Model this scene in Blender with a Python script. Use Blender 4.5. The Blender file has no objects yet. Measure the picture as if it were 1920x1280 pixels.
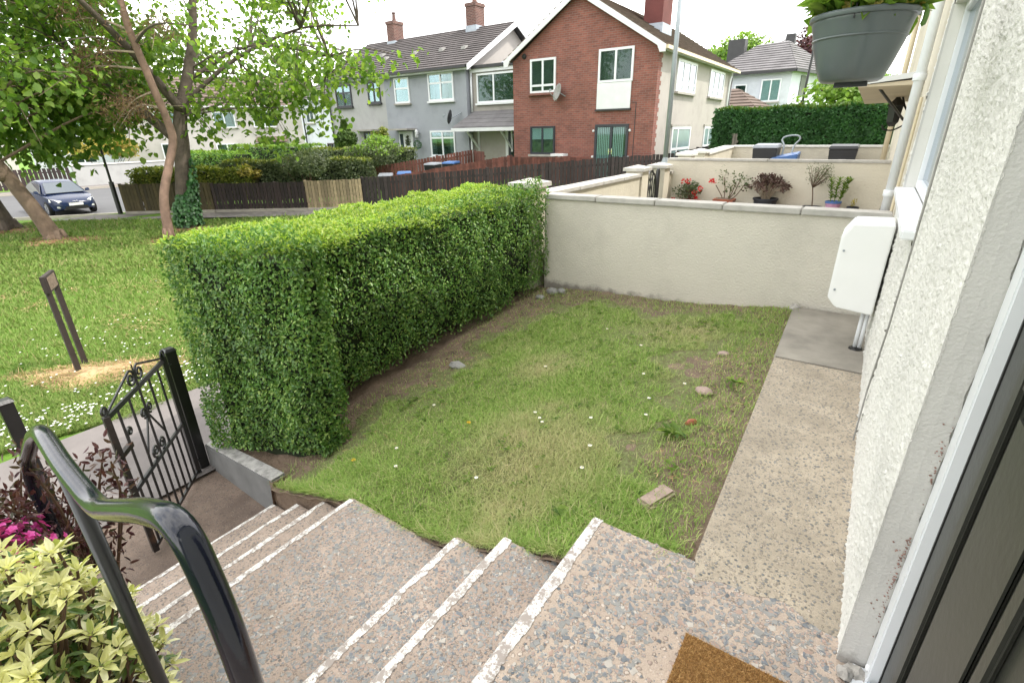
import bpy, bmesh, math, random
import numpy as np
from mathutils import Vector, Matrix
random.seed(7); rng = np.random.default_rng(11)
S = bpy.context.scene; COL = S.collection
# ------------------------------------------------------------------ camera
cam_d = bpy.data.cameras.new('camera'); cam = bpy.data.objects.new('camera', cam_d); COL.objects.link(cam)
YAW, PITCH, ROLL = math.radians(34.758), math.radians(22.677), math.radians(-1.07)
_f = Vector((-math.sin(YAW)*math.cos(PITCH), math.cos(YAW)*math.cos(PITCH), -math.sin(PITCH)))
_r = Vector((math.cos(YAW), math.sin(YAW), 0)); _u = _r.cross(_f)
_r, _u = _r*math.cos(ROLL)+_u*math.sin(ROLL), _u*math.cos(ROLL)-_r*math.sin(ROLL)
cam.matrix_world = Matrix(((_r.x,_u.x,-_f.x,0),(_r.y,_u.y,-_f.y,0),(_r.z,_u.z,-_f.z,0),(0,0,0,1)))
cam_d.sensor_width = 36; cam_d.lens = 17.609; cam_d.clip_start = .03; cam_d.clip_end = 3000
S.camera = cam
# ------------------------------------------------------------------ sky, sun, exposure
SUN_EL, SUN_AZ = math.radians(54), math.radians(33)          # azimuth measured from +X towards +Y
sd = Vector((math.cos(SUN_EL)*math.cos(SUN_AZ), math.cos(SUN_EL)*math.sin(SUN_AZ), math.sin(SUN_EL)))
W = bpy.data.worlds.new('World'); S.world = W; W.use_nodes = True
wt = W.node_tree; wt.nodes.clear()
def wn(t, **k):
    n = wt.nodes.new(t)
    for a, v in k.items(): setattr(n, a, v)
    return n
sky = wn('ShaderNodeTexSky', sky_type='NISHITA', sun_disc=False, sun_elevation=SUN_EL, sun_rotation=math.pi/2-SUN_AZ)
sky.air_density = 1.0; sky.dust_density = 2.0
tc = wn('ShaderNodeTexCoord'); nz = wn('ShaderNodeTexNoise'); nz.inputs['Scale'].default_value = 3.2; nz.inputs['Detail'].default_value = 7
nz.inputs['Roughness'].default_value = .58
cr = wn('ShaderNodeValToRGB'); cr.color_ramp.elements[0].position = .36; cr.color_ramp.elements[0].color = (.35,.35,.35,1)
cr.color_ramp.elements[1].position = .58; cr.color_ramp.elements[1].color = (1,1,1,1)
mx = wn('ShaderNodeMix', data_type='RGBA'); mx.inputs['B'].default_value = (13.2, 13.0, 12.6, 1)
bg = wn('ShaderNodeBackground'); bg.inputs['Strength'].default_value = .13; wo = wn('ShaderNodeOutputWorld')
L = wt.links.new
L(tc.outputs['Generated'], nz.inputs['Vector']); L(nz.outputs['Fac'], cr.inputs['Fac']); L(cr.outputs['Color'], mx.inputs['Factor'])
L(sky.outputs['Color'], mx.inputs['A']); L(mx.outputs['Result'], bg.inputs['Color']); L(bg.outputs['Background'], wo.inputs['Surface'])
sl = bpy.data.lights.new('sun', 'SUN'); sl.energy = 1.9; sl.angle = math.radians(.8); sl.color = (1, .95, .87)
so = bpy.data.objects.new('sun', sl); COL.objects.link(so); so.rotation_euler = sd.to_track_quat('Z', 'Y').to_euler(); so.location = (5, 5, 30)
S.view_settings.view_transform = 'Standard'; S.view_settings.look = 'None'; S.view_settings.exposure = 1.27; S.view_settings.gamma = 1
S.view_settings.use_curve_mapping = False
S.render.engine = 'CYCLES'; S.cycles.max_bounces = 6; S.cycles.transparent_max_bounces = 10; S.cycles.use_denoising = True
# ------------------------------------------------------------------ materials
def new_mat(name):
    m = bpy.data.materials.new(name); m.use_nodes = True; t = m.node_tree; b = t.nodes['Principled BSDF']; return m, t, b
def ramp(t, fac, stops):
    n = t.nodes.new('ShaderNodeValToRGB'); e = n.color_ramp.elements
    while len(e) < len(stops): e.new(.5)
    for q, (p, c) in zip(e, stops): q.position = p; q.color = (c, c, c, 1) if not hasattr(c, '__len__') else (*c, 1)
    t.links.new(fac, n.inputs['Fac']); return n.outputs['Color']
def noise(t, scale, detail=4, rough=.55, vec=None, out='Fac'):
    n = t.nodes.new('ShaderNodeTexNoise'); n.inputs['Scale'].default_value = scale; n.inputs['Detail'].default_value = detail; n.inputs['Roughness'].default_value = rough
    t.links.new(vec if vec is not None else pos(t), n.inputs['Vector']); return n.outputs[out]
def pos(t):
    for n in t.nodes:
        if n.bl_idname == 'ShaderNodeNewGeometry': return n.outputs['Position']
    return t.nodes.new('ShaderNodeNewGeometry').outputs['Position']
def island(t):
    pos(t)
    for n in t.nodes:
        if n.bl_idname == 'ShaderNodeNewGeometry': return n.outputs['Random Per Island']
def mix(t, f, a, b, mode='MIX'):
    n = t.nodes.new('ShaderNodeMix'); n.data_type = 'RGBA'; n.blend_type = mode
    for k, v in (('Factor', f), ('A', a), ('B', b)):
        i = n.inputs[k]
        if isinstance(v, bpy.types.NodeSocket): t.links.new(v, i)
        elif k == 'Factor': i.default_value = v
        else: i.default_value = (*v, 1)
    return n.outputs['Result']
def bump(t, b, h, strength=.4, dist=.01):
    n = t.nodes.new('ShaderNodeBump'); n.inputs['Strength'].default_value = strength; n.inputs['Distance'].default_value = dist
    t.links.new(h, n.inputs['Height']); t.links.new(n.outputs['Normal'], b.inputs['Normal'])
def math_(t, op, a, b=None):
    n = t.nodes.new('ShaderNodeMath'); n.operation = op
    for i, v in ((0, a), (1, b)):
        if v is None: continue
        if isinstance(v, bpy.types.NodeSocket): t.links.new(v, n.inputs[i])
        else: n.inputs[i].default_value = v
    return n.outputs[0]
def basic(name, col, rough=.6, var=.18, scale=3., bs=0, bscale=60., metal=0, spec=.5, bd=.004, col2=None):
    m, t, b = new_mat(name)
    d = col2 or tuple(c*(1-var) for c in col); e = tuple(min(1, c*(1+var*.6)) for c in col)
    t.links.new(ramp(t, noise(t, scale, 6, .62), [(.3, d), (.55, col), (.72, e)]), b.inputs['Base Color'])
    b.inputs['Roughness'].default_value = rough; b.inputs['Metallic'].default_value = metal; b.inputs['Specular IOR Level'].default_value = spec
    if bs: bump(t, b, noise(t, bscale, 4), bs, bd)
    return m
def render_wall(name, col, scale=45., bs=.6, dirt=(.35,.33,.29), base=None, bd=.012):   # rough-cast render with stains; base = height where the damp band ends
    m, t, b = new_mat(name)
    c = ramp(t, noise(t, 1.3, 6, .65), [(.28, tuple(x*.84 for x in col)), (.5, col), (.7, tuple(min(1, x*1.05) for x in col))])
    sp = ramp(t, noise(t, 14, 5, .7), [(.62, 0), (.8, .35)]); c = mix(t, sp, c, dirt)
    if base is not None:
        z = t.nodes.new('ShaderNodeSeparateXYZ'); t.links.new(pos(t), z.inputs[0])
        f = math_(t, 'ADD', math_(t, 'MULTIPLY', math_(t, 'SUBTRACT', base, z.outputs[2]), 7.), math_(t, 'MULTIPLY', math_(t, 'SUBTRACT', noise(t, 9, 6, .7), .5), 1.6))
        c = mix(t, ramp(t, f, [(.0, 0), (.5, .75)]), c, (.13,.115,.1))
    t.links.new(c, b.inputs['Base Color']); b.inputs['Roughness'].default_value = .9; b.inputs['Specular IOR Level'].default_value = .2
    bump(t, b, noise(t, scale, 3, .5), bs, bd); return m
def aggregate(name, matrix, matrix2, stones, scale, cover, bs=.5, weather=0., speck=.3):
    m, t, b = new_mat(name)
    def vor(s, feat='F1'):
        v = t.nodes.new('ShaderNodeTexVoronoi'); v.inputs['Scale'].default_value = s; v.feature = feat; v.inputs['Randomness'].default_value = 1
        wv = mix(t, .012, pos(t), noise(t, s*1.1, 2, .5, out='Color'), 'ADD'); t.links.new(wv, v.inputs['Vector']); return v
    base = ramp(t, noise(t, 5, 6, .7), [(.32, matrix2), (.6, matrix)])
    base = mix(t, .35, base, mix(t, 1., base, ramp(t, noise(t, 240, 3, .7), [(.3, .45), (.7, 1.3)]), 'MULTIPLY'))
    v = vor(scale); sep = t.nodes.new('ShaderNodeSeparateColor'); t.links.new(v.outputs['Color'], sep.inputs[0])
    sc = ramp(t, sep.outputs[0], [(i/len(stones), s) for i, s in enumerate(stones)]); sc.node.color_ramp.interpolation = 'CONSTANT'
    inside = ramp(t, v.outputs['Distance'], [(.30, 1), (.42, 0)])
    pick = ramp(t, sep.outputs[1], [(cover-.02, 1), (cover, 0)])
    f = mix(t, 1., inside, pick, 'MULTIPLY')
    v2 = vor(scale*2.1); sep2 = t.nodes.new('ShaderNodeSeparateColor'); t.links.new(v2.outputs['Color'], sep2.inputs[0])
    sc2 = ramp(t, sep2.outputs[0], [(i/len(stones), s) for i, s in enumerate(stones)]); sc2.node.color_ramp.interpolation = 'CONSTANT'
    f2 = mix(t, 1., ramp(t, v2.outputs['Distance'], [(.28, 1), (.4, 0)]), ramp(t, sep2.outputs[1], [(cover*.9, 1), (cover*.9+.02, 0)]), 'MULTIPLY')
    c = mix(t, f2, base, sc2); c = mix(t, f, c, sc); c = mix(t, mix(t, 1., ramp(t, v.outputs['Distance'], [(.34, 0), (.43, .85), (.55, 0)]), pick, 'MULTIPLY'), c, tuple(x*.42 for x in matrix2))  # dark brown ring painted round each stone as crevice shade
    c = mix(t, ramp(t, noise(t, 330, 2, .6), [(.58, 0), (.68, speck)]), c, (.09,.08,.075))
    if weather:
        c = mix(t, ramp(t, noise(t, 1.7, 6, .7), [(.42, 0), (.62, weather)]), c, tuple(x*.62 for x in matrix2))
    t.links.new(c, b.inputs['Base Color']); b.inputs['Roughness'].default_value = .85; b.inputs['Specular IOR Level'].default_value = .25
    h = mix(t, .5, f, ramp(t, noise(t, 130, 3), [(.2, 0), (.8, 1)])); bump(t, b, h, bs, .006); return m
def leafy(name, cols, trans=.35, rough=.45, pale=None, spec=.4, nscale=1.5):
    m, t, b = new_mat(name); n = len(cols)
    c = ramp(t, island(t), [(i/max(1, n-1)*.98, k) for i, k in enumerate(cols)])
    c = mix(t, .55, c, mix(t, 1., c, ramp(t, noise(t, nscale, 3), [(.3, .55), (.7, 1.35)]), 'MULTIPLY'))
    t.links.new(c, b.inputs['Base Color']); b.inputs['Roughness'].default_value = rough; b.inputs['Specular IOR Level'].default_value = spec
    tr = t.nodes.new('ShaderNodeBsdfTranslucent'); t.links.new(mix(t, 1., c, (1.25, 1.3, .7), 'MULTIPLY'), tr.inputs['Color'])
    s = t.nodes.new('ShaderNodeMixShader'); s.inputs[0].default_value = trans
    t.links.new(b.outputs[0], s.inputs[1]); t.links.new(tr.outputs[0], s.inputs[2]); t.links.new(s.outputs[0], t.nodes['Material Output'].inputs['Surface']); return m
def glass(name, tint=(.75,.85,.85), clear=.6):
    m, t, b = new_mat(name); t.nodes.remove(b)
    tr = t.nodes.new('ShaderNodeBsdfTransparent'); tr.inputs[0].default_value = (*tint, 1)
    gl = t.nodes.new('ShaderNodeBsdfGlossy'); gl.inputs['Roughness'].default_value = .03; gl.inputs[0].default_value = (.9,.95,1,1)
    fr = t.nodes.new('ShaderNodeFresnel'); fr.inputs[0].default_value = 1.5; s = t.nodes.new('ShaderNodeMixShader')
    t.links.new(math_(t, 'ADD', math_(t, 'MULTIPLY', fr.outputs[0], .75), 1-clear-.25), s.inputs[0])
    t.links.new(tr.outputs[0], s.inputs[1]); t.links.new(gl.outputs[0], s.inputs[2]); t.links.new(s.outputs[0], t.nodes['Material Output'].inputs['Surface']); return m
def brick_mat(name, c1, c2, mortar, sx=1.):
    m, t, b = new_mat(name); sp = t.nodes.new('ShaderNodeSeparateXYZ'); t.links.new(pos(t), sp.inputs[0])
    cb = t.nodes.new('ShaderNodeCombineXYZ'); t.links.new(math_(t, 'ADD', sp.outputs[0], sp.outputs[1]), cb.inputs[0]); t.links.new(sp.outputs[2], cb.inputs[1])
    k = t.nodes.new('ShaderNodeTexBrick'); k.inputs['Scale'].default_value = 1; k.inputs['Brick Width'].default_value = .225; k.inputs['Row Height'].default_value = .075
    k.inputs['Mortar Size'].default_value = .008; k.inputs['Color1'].default_value = (*c1, 1); k.inputs['Color2'].default_value = (*c2, 1); k.inputs['Mortar'].default_value = (*mortar, 1); k.inputs['Bias'].default_value = -.1
    t.links.new(cb.outputs[0], k.inputs['Vector'])
    c = mix(t, .6, k.outputs['Color'], mix(t, 1., k.outputs['Color'], ramp(t, noise(t, 1.1, 6, .7), [(.3, .6), (.7, 1.35)]), 'MULTIPLY'))
    c = mix(t, ramp(t, noise(t, 7, 5, .75), [(.7, 0), (.82, .5)]), c, (.5,.42,.38))
    t.links.new(c, b.inputs['Base Color']); b.inputs['Roughness'].default_value = .9; bump(t, b, k.outputs['Fac'], -.5, .008); return m
M = {}
M['near_render'] = render_wall('roughcast_near', (.62,.61,.57), 210, .9, (.4,.38,.34), bd=.003)
M['reveal'] = render_wall('smooth_reveal_render', (.50,.49,.465), 120, .6, (.22,.2,.18), base=-1.55, bd=.004)
M['wet_dash'] = render_wall('wet_dash_cream', (.565,.535,.46), 58, .8, (.3,.27,.22), base=-1.72)
M['wet_dash_up'] = render_wall('wet_dash_cream_dry', (.56,.52,.425), 38, .8, (.34,.3,.24))
M['coping'] = basic('coping_concrete', (.41,.395,.36), .85, .2, 6, .4, 140)
M['white_cap'] = basic('white_painted_cap', (.68,.67,.63), .7, .1, 5, .2, 80)
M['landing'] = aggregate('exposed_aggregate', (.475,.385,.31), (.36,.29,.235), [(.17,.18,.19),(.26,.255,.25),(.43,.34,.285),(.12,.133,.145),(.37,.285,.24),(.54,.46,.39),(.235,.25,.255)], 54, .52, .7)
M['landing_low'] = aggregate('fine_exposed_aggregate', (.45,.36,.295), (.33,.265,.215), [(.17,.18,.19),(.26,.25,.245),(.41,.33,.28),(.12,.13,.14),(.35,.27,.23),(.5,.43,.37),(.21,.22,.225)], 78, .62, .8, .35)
M['apron'] = aggregate('weathered_concrete', (.45,.385,.295), (.33,.285,.22), [(.16,.175,.18),(.34,.3,.25),(.23,.23,.225),(.46,.40,.33),(.12,.135,.145)], 70, .52, .7, .6)
M['patch'] = basic('grey_concrete_patch', (.25,.23,.195), .9, .3, 3.5, .4, 90)
M['strip'] = None
m, t, b = new_mat('worn_white_paint')
f = ramp(t, noise(t, 26, 7, .75), [(.43, 0), (.52, 1)]); f2 = ramp(t, noise(t, 150, 4, .75), [(.40, 0), (.50, 1)]); f = mix(t, 1., f, f2, 'MULTIPLY')
t.links.new(mix(t, f, (.30,.26,.23), (.74,.725,.69)), b.inputs['Base Color']); b.inputs['Roughness'].default_value = .8; bump(t, b, noise(t, 90, 4), .5, .004); M['strip'] = m
M['gate_path'] = aggregate('stained_concrete', (.22,.165,.13), (.14,.105,.085), [(.2,.16,.135),(.27,.22,.18),(.14,.115,.1)], 75, .5, .4, .6)
M['plinth'] = basic('grey_painted_plinth', (.165,.165,.162), .8, .25, 4, .3, 60)
M['plinth_top'] = basic('flaking_white_paint', (.36,.35,.335), .8, .5, 18, .4, 80)
M['tarmac'] = basic('footpath_tarmac', (.145,.13,.124), .9, .18, 2.5, .5, 160)
M['road'] = basic('road_asphalt', (.085,.086,.09), .85, .12, .8, .4, 90)
M['kerb'] = basic('kerb_concrete', (.33,.30,.26), .85, .15, 3)
M['soil'] = basic('dry_soil', (.19,.135,.095), .95, .45, 6, .9, 50, bd=.02)
M['under_lawn'] = basic('turf_base', (.17,.195,.07), .95, .4, 34, 1., 70, col2=(.14,.105,.06), bd=.03)
def lawn_mat():
    m, t, b = new_mat('mown_lawn'); n1 = noise(t, .45, 6, .6); n2 = noise(t, 14, 5, .7)
    c = ramp(t, n1, [(.3, (.075,.16,.018)), (.5, (.11,.215,.026)), (.7, (.15,.25,.04))])
    c = mix(t, .6, c, mix(t, 1., c, ramp(t, n2, [(.25, .5), (.7, 1.35)]), 'MULTIPLY'))
    dry = ramp(t, noise(t, 1.1, 7, .7), [(.60, 0), (.72, .55)]); c = mix(t, dry, c, (.27,.22,.10))
    t.links.new(c, b.inputs['Base Color']); b.inputs['Roughness'].default_value = .9; b.inputs['Specular IOR Level'].default_value = .2; bump(t, b, noise(t, 60, 5, .7), 1., .03); return m
M['lawn'] = lawn_mat()
def blade_mat(name, g, dry, amount, spots=()):
    m, t, b = new_mat(name); c = ramp(t, island(t), [(0, g[0]), (.4, g[1]), (.8, g[2]), (1, dry)])
    f = ramp(t, noise(t, 1.35, 6, .68), [(amount, 0), (amount+.16, .85)]); f = mix(t, .35, f, noise(t, 30, 2))
    for (cx, cy, rr) in spots:
        dn = t.nodes.new('ShaderNodeVectorMath'); dn.operation = 'DISTANCE'; t.links.new(mix(t, .5, pos(t), mix(t, 1., noise(t, 2.5, 5, .65, out='Color'), (.5,.5,.5), 'SUBTRACT'), 'ADD'), dn.inputs[0]); dn.inputs[1].default_value = (cx, cy, -1.95)
        f = mix(t, 1., f, ramp(t, math_(t, 'DIVIDE', dn.outputs['Value'], rr), [(.25, .75), (1., 0)]), 'ADD')
    f2 = mix(t, 1., f, ramp(t, island(t), [(.0, .5), (1, 1)]), 'MULTIPLY')
    c = mix(t, f2, c, dry); t.links.new(c, b.inputs['Base Color']); b.inputs['Roughness'].default_value = .6; b.inputs['Specular IOR Level'].default_value = .25
    tr = t.nodes.new('ShaderNodeBsdfTranslucent'); t.links.new(c, tr.inputs['Color']); s = t.nodes.new('ShaderNodeMixShader'); s.inputs[0].default_value = .3
    t.links.new(b.outputs[0], s.inputs[1]); t.links.new(tr.outputs[0], s.inputs[2]); t.links.new(s.outputs[0], t.nodes['Material Output'].inputs['Surface']); return m
M['blade'] = blade_mat('garden_grass_blade', [(.13,.27,.03), (.215,.40,.05), (.34,.50,.10)], (.60,.52,.30), .54, ((-1.35, 2.2, .75), (-1.2, 4.4, .55), (-2.0, 3.4, .35), (-.9, 3.6, .4)))
M['blade_out'] = blade_mat('lawn_grass_blade', [(.09,.175,.024), (.13,.235,.034), (.19,.295,.058)], (.3,.26,.12), .68)
M['privet'] = leafy('privet_leaf', [(.045,.12,.022), (.075,.18,.032), (.115,.24,.045), (.17,.30,.065), (.26,.37,.09)], .28, .38, nscale=2.5, spec=.5)
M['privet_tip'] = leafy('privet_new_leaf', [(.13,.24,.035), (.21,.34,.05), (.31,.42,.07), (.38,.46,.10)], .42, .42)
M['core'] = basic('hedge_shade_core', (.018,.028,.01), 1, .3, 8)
M['bark'] = basic('grey_brown_bark', (.10,.078,.06), .95, .4, 5, .9, 30, bd=.03)
M['bark_pine'] = basic('pinkish_pine_bark', (.21,.135,.10), .95, .35, 4, .8, 26, bd=.02)
M['bark_warm'] = basic('brown_bark', (.14,.098,.068), .95, .35, 4, .8, 26, bd=.02)
M['sycamore'] = leafy('sycamore_leaf', [(.075,.15,.024), (.125,.225,.036), (.19,.30,.05), (.28,.38,.085)], .58, .5)
M['sycamore_dark'] = leafy('deep_green_leaf', [(.075,.155,.026), (.12,.22,.036), (.175,.285,.055), (.25,.34,.085)], .58, .5)
M['dead'] = leafy('dead_needle', [(.16,.085,.045), (.22,.13,.07), (.17,.14,.08)], .2, .8)
M['needle'] = leafy('thin_pine_needle', [(.07,.10,.04), (.12,.13,.06), (.17,.15,.09)], .2, .7)
M['ivy'] = leafy('ivy_leaf', [(.025,.085,.025), (.04,.12,.035), (.07,.17,.05)], .2, .35)
M['conifer'] = leafy('dark_conifer_spray', [(.02,.07,.02), (.034,.10,.03), (.05,.135,.038)], .15, .6)
M['conifer_tip'] = leafy('conifer_top_spray', [(.05,.10,.02), (.09,.15,.03)], .25, .6)
M['olive'] = leafy('grey_green_leaf', [(.06,.09,.04), (.10,.13,.065), (.15,.18,.09)], .3, .5)
M['gold'] = leafy('golden_leaf', [(.24,.2,.035), (.36,.3,.06), (.45,.38,.10)], .3, .5)
M['gold_green'] = leafy('golden_green_leaf', [(.07,.11,.015), (.14,.18,.025), (.25,.26,.045)], .3, .5)
M['lime'] = leafy('bright_green_leaf', [(.10,.2,.02), (.17,.29,.04), (.23,.34,.06)], .4, .5)
M['copper'] = leafy('copper_leaf', [(.04,.014,.018), (.07,.022,.026), (.10,.035,.036)], .3, .5)
M['pieris'] = leafy('pieris_cream_leaf', [(.42,.47,.14), (.66,.65,.30), (.76,.74,.44), (.80,.78,.56)], .3, .35, nscale=9)
M['pieris_green'] = leafy('pieris_green_leaf', [(.06,.13,.03), (.12,.2,.05), (.25,.31,.10)], .25, .3)
M['maroon'] = leafy('maroon_leaf', [(.045,.015,.02), (.08,.025,.03), (.12,.05,.04), (.06,.06,.025)], .2, .4)
M['pink'] = leafy('magenta_petal', [(.52,.04,.28), (.66,.08,.40), (.78,.18,.52)], .3, .5)
M['red_petal'] = leafy('red_petal', [(.5,.01,.015), (.65,.02,.03)], .25, .5)
M['hydrangea'] = leafy('dried_flower_head', [(.06,.03,.025), (.10,.055,.045), (.16,.11,.09)], .15, .8)
M['twig'] = basic('twig_brown', (.11,.065,.04), .9, .3, 20)
M['twig_pale'] = basic('pale_dry_stem', (.30,.24,.17), .9, .3, 20)
M['white_petal'] = basic('daisy_petal', (.8,.8,.78), .6, .05, 20)
M['yellow'] = basic('yellow_floret', (.75,.5,.02), .6, .1, 30)
M['black_iron'] = basic('black_painted_iron', (.012,.012,.013), .32, .3, 14, .25, 90, bd=.002, spec=.6)
M['rust'] = basic('rusty_black_iron', (.016,.012,.011), .5, .5, 12, .4, 90)
M['rust'].node_tree.nodes['Color Ramp'].color_ramp.elements[2].color = (.075,.034,.018,1)
m, t, b = new_mat('gloss_black_rail_paint'); b.inputs['Base Color'].default_value = (.008,.010,.020,1); b.inputs['Roughness'].default_value = .13; b.inputs['Specular IOR Level'].default_value = .5
bump(t, b, mix(t, .3, noise(t, 38, 3), noise(t, 170, 3)), .16, .004); M['gloss_black'] = m
m, t, b = new_mat('coir_fibre'); t.links.new(ramp(t, island(t), [(0, (.25,.13,.04)), (.5, (.42,.24,.075)), (1, (.58,.36,.14))]), b.inputs['Base Color']); b.inputs['Roughness'].default_value = .9; M['coir'] = m
M['coir_base'] = basic('coir_base', (.24,.125,.04), .95, .3, 60, .8, 200)
M['pvc'] = basic('white_upvc', (.70,.72,.74), .3, .06, 2, spec=.5)
M['pvc_cream'] = basic('cream_pipe_paint', (.58,.5,.35), .5, .1, 2)
M['white_wood'] = basic('white_trim_paint', (.66,.67,.68), .5, .1, 2)
M['box_white'] = basic('meter_box_white', (.76,.77,.76), .45, .04, 2, .1, 120)
M['door'] = basic('dark_grey_green_door', (.030,.031,.026), .36, .12, 4, .3, 45, bd=.003)
M['black'] = basic('black_gasket', (.01,.01,.01), .5, .1, 5)
M['anthracite'] = basic('anthracite_frame', (.028,.032,.042), .4, .1, 3)
M['brown_frame'] = basic('dark_brown_frame', (.045,.028,.025), .5, .15, 3)
M['glass'] = glass('window_glass', (.7,.8,.78), .75)
M['glass_sky'] = glass('reflecting_glass', (.55,.6,.6), .58)
M['dull_glass'] = basic('dull_teal_glass', (.17,.25,.25), .25, .15, 1.5, spec=.35)
M['dark_room'] = basic('dim_room', (.15,.165,.14), .9, .4, 1.2)
M['net'] = basic('white_blind', (.78,.8,.82), .8, .05, 3)
M['green_blind'] = basic('teal_grey_blind', (.30,.42,.42), .8, .1, 3)
M['curtain'] = basic('curtain_cloth', (.5,.5,.48), .9, .15, 8)
M['brick'] = brick_mat('red_brick', (.235,.082,.060), (.15,.054,.043), (.19,.13,.11))
M['brick_ch'] = brick_mat('chimney_brick', (.13,.055,.042), (.09,.04,.034), (.2,.16,.14))
M['red_render'] = basic('red_chimney_render', (.115,.034,.03), .9, .2, 2)
M['cream_wall'] = render_wall('cream_render_far', (.36,.335,.31), 22, .4, (.3,.26,.22))
M['grey_wall'] = render_wall('blue_grey_render', (.30,.315,.345), 22, .3, (.25,.26,.28))
M['grey_wall2'] = render_wall('warm_grey_render', (.36,.36,.355), 22, .3, (.27,.27,.27))
M['white_wall'] = render_wall('white_render_far', (.55,.58,.62), 20, .3, (.5,.5,.5))
M['pale_wall'] = render_wall('pale_beige_render', (.44,.415,.39), 20, .3, (.4,.37,.34))
M['pink_wall'] = render_wall('pale_pink_render', (.55,.47,.44), 20, .3, (.45,.4,.38))
M['roof'] = basic('dark_roof_tile', (.092,.08,.08), .85, .35, 1.4, .6, 12, bd=.03)
M['roof_pale'] = basic('weathered_roof_tile', (.145,.138,.142), .85, .3, 1.2, .6, 12, bd=.03)
M['roof_brown'] = basic('brown_roof_tile', (.12,.087,.07), .85, .3, 1.4, .6, 12, bd=.03)
M['lead'] = basic('lead_flashing', (.33,.37,.42), .6, .2, 4)
M['gutter'] = basic('dark_gutter', (.03,.03,.032), .5, .2, 3)
M['stone_sill'] = basic('stone_sill', (.33,.31,.28), .85, .2, 5)
M['fence_dark'] = basic('dark_stained_board', (.030,.022,.021), .8, .45, 7, .4, 60)
M['fence_brown'] = basic('chocolate_stained_board', (.026,.015,.014), .75, .35, 7, .4, 60)
M['fence_olive'] = basic('olive_brown_board', (.06,.045,.017), .8, .3, 7, .4, 60)
M['fence_pale'] = basic('bare_timber_board', (.27,.21,.13), .85, .25, 9, .4, 60)
M['fence_red'] = basic('red_stained_board', (.12,.042,.03), .8, .35, 7, .4, 60)
M['fence_grey'] = basic('grey_weathered_board', (.21,.185,.155), .85, .25, 9, .4, 60)
for k_ in ('fence_dark', 'fence_brown', 'fence_olive', 'fence_pale', 'fence_red', 'fence_grey'):
    t = M[k_].node_tree; b = t.nodes['Principled BSDF']; src = b.inputs['Base Color'].links[0].from_socket; oi = t.nodes.new('ShaderNodeObjectInfo')
    t.links.new(mix(t, 1., src, ramp(t, oi.outputs['Random'], [(0, .62), (.5, 1.), (1, 1.35)]), 'MULTIPLY'), b.inputs['Base Color'])
M['bin'] = basic('black_bin_plastic', (.02,.021,.024), .45, .2, 6)
M['bin_blue'] = basic('blue_bin_lid', (.06,.14,.34), .4, .1, 6)
M['bin_brown'] = basic('brown_bin_lid', (.11,.06,.05), .45, .15, 6)
M['bin_grey'] = basic('grey_bin_lid', (.25,.27,.3), .4, .15, 6)
M['galv'] = basic('galvanised_steel', (.30,.335,.36), .5, .15, 3, metal=.3)
M['pot_grey'] = basic('slate_grey_plastic', (.105,.125,.13), .28, .1, 4, .1, 60, spec=.5)
M['terracotta'] = basic('terracotta_plastic', (.33,.10,.055), .6, .2, 8)
M['pot_black'] = basic('black_pot_plastic', (.018,.02,.028), .5, .2, 6)
M['pot_pink'] = basic('pink_pot', (.5,.27,.40), .5, .15, 6)
M['paint_car'] = basic('dark_blue_car_paint', (.012,.022,.06), .25, .05, 1, spec=.35); M['paint_car'].node_tree.nodes['Principled BSDF'].inputs['Roughness'].default_value = .25
M['car_glass'] = basic('car_window_glass', (.05,.065,.08), .05, .05, 1, spec=1)
M['chrome'] = basic('chrome', (.7,.7,.72), .12, .02, 1, metal=1)
M['headlamp'] = basic('headlamp_lens', (.62,.62,.6), .1, .05, 2, spec=1)
M['tyre'] = basic('tyre_rubber', (.015,.015,.015), .85, .2, 9)
M['alloy'] = basic('alloy_wheel', (.38,.39,.4), .35, .1, 3, metal=.7)
M['plate'] = basic('white_number_plate', (.75,.75,.72), .5, .03, 2)
M['straw'] = basic('straw_clippings', (.40,.27,.14), .95, .3, 12, .8, 80)
M['straw_blade'] = leafy('straw_strand', [(.30,.19,.09), (.42,.29,.15), (.52,.38,.21)], .15, .8)
M['mulch'] = basic('reddish_mulch', (.27,.145,.075), .95, .3, 12, .8, 80)
M['stone'] = basic('pinkish_stone', (.34,.255,.215), .9, .3, 16, .5, 70)
M['stone_grey'] = basic('grey_stone', (.27,.265,.25), .9, .25, 16, .5, 70)
M['stone_slate'] = basic('slate_chip', (.16,.175,.19), .7, .25, 30, .3, 90)
M['stone_pink'] = basic('pink_chip', (.36,.26,.21), .8, .2, 30, .3, 90)
M['stone_pale'] = basic('pale_chip', (.46,.42,.37), .8, .2, 30, .3, 90)
M['sign_wood'] = basic('brown_sign_timber', (.030,.021,.018), .7, .3, 10, .3, 50)
M['crumb'] = basic('earth_crumb', (.17,.125,.09), .95, .45, 30, .4, 70)
M['brick_crumb'] = basic('crumbling_brick', (.26,.15,.12), .95, .5, 60)
M['rubble'] = basic('mortar_rubble', (.36,.34,.31), .9, .35, 18, .7, 60, bd=.01)
M['canopy'] = basic('cream_canopy_board', (.56,.48,.36), .7, .1, 3)
M['lid_white'] = basic('white_table_paint', (.7,.7,.7), .5, .05, 3)
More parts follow.
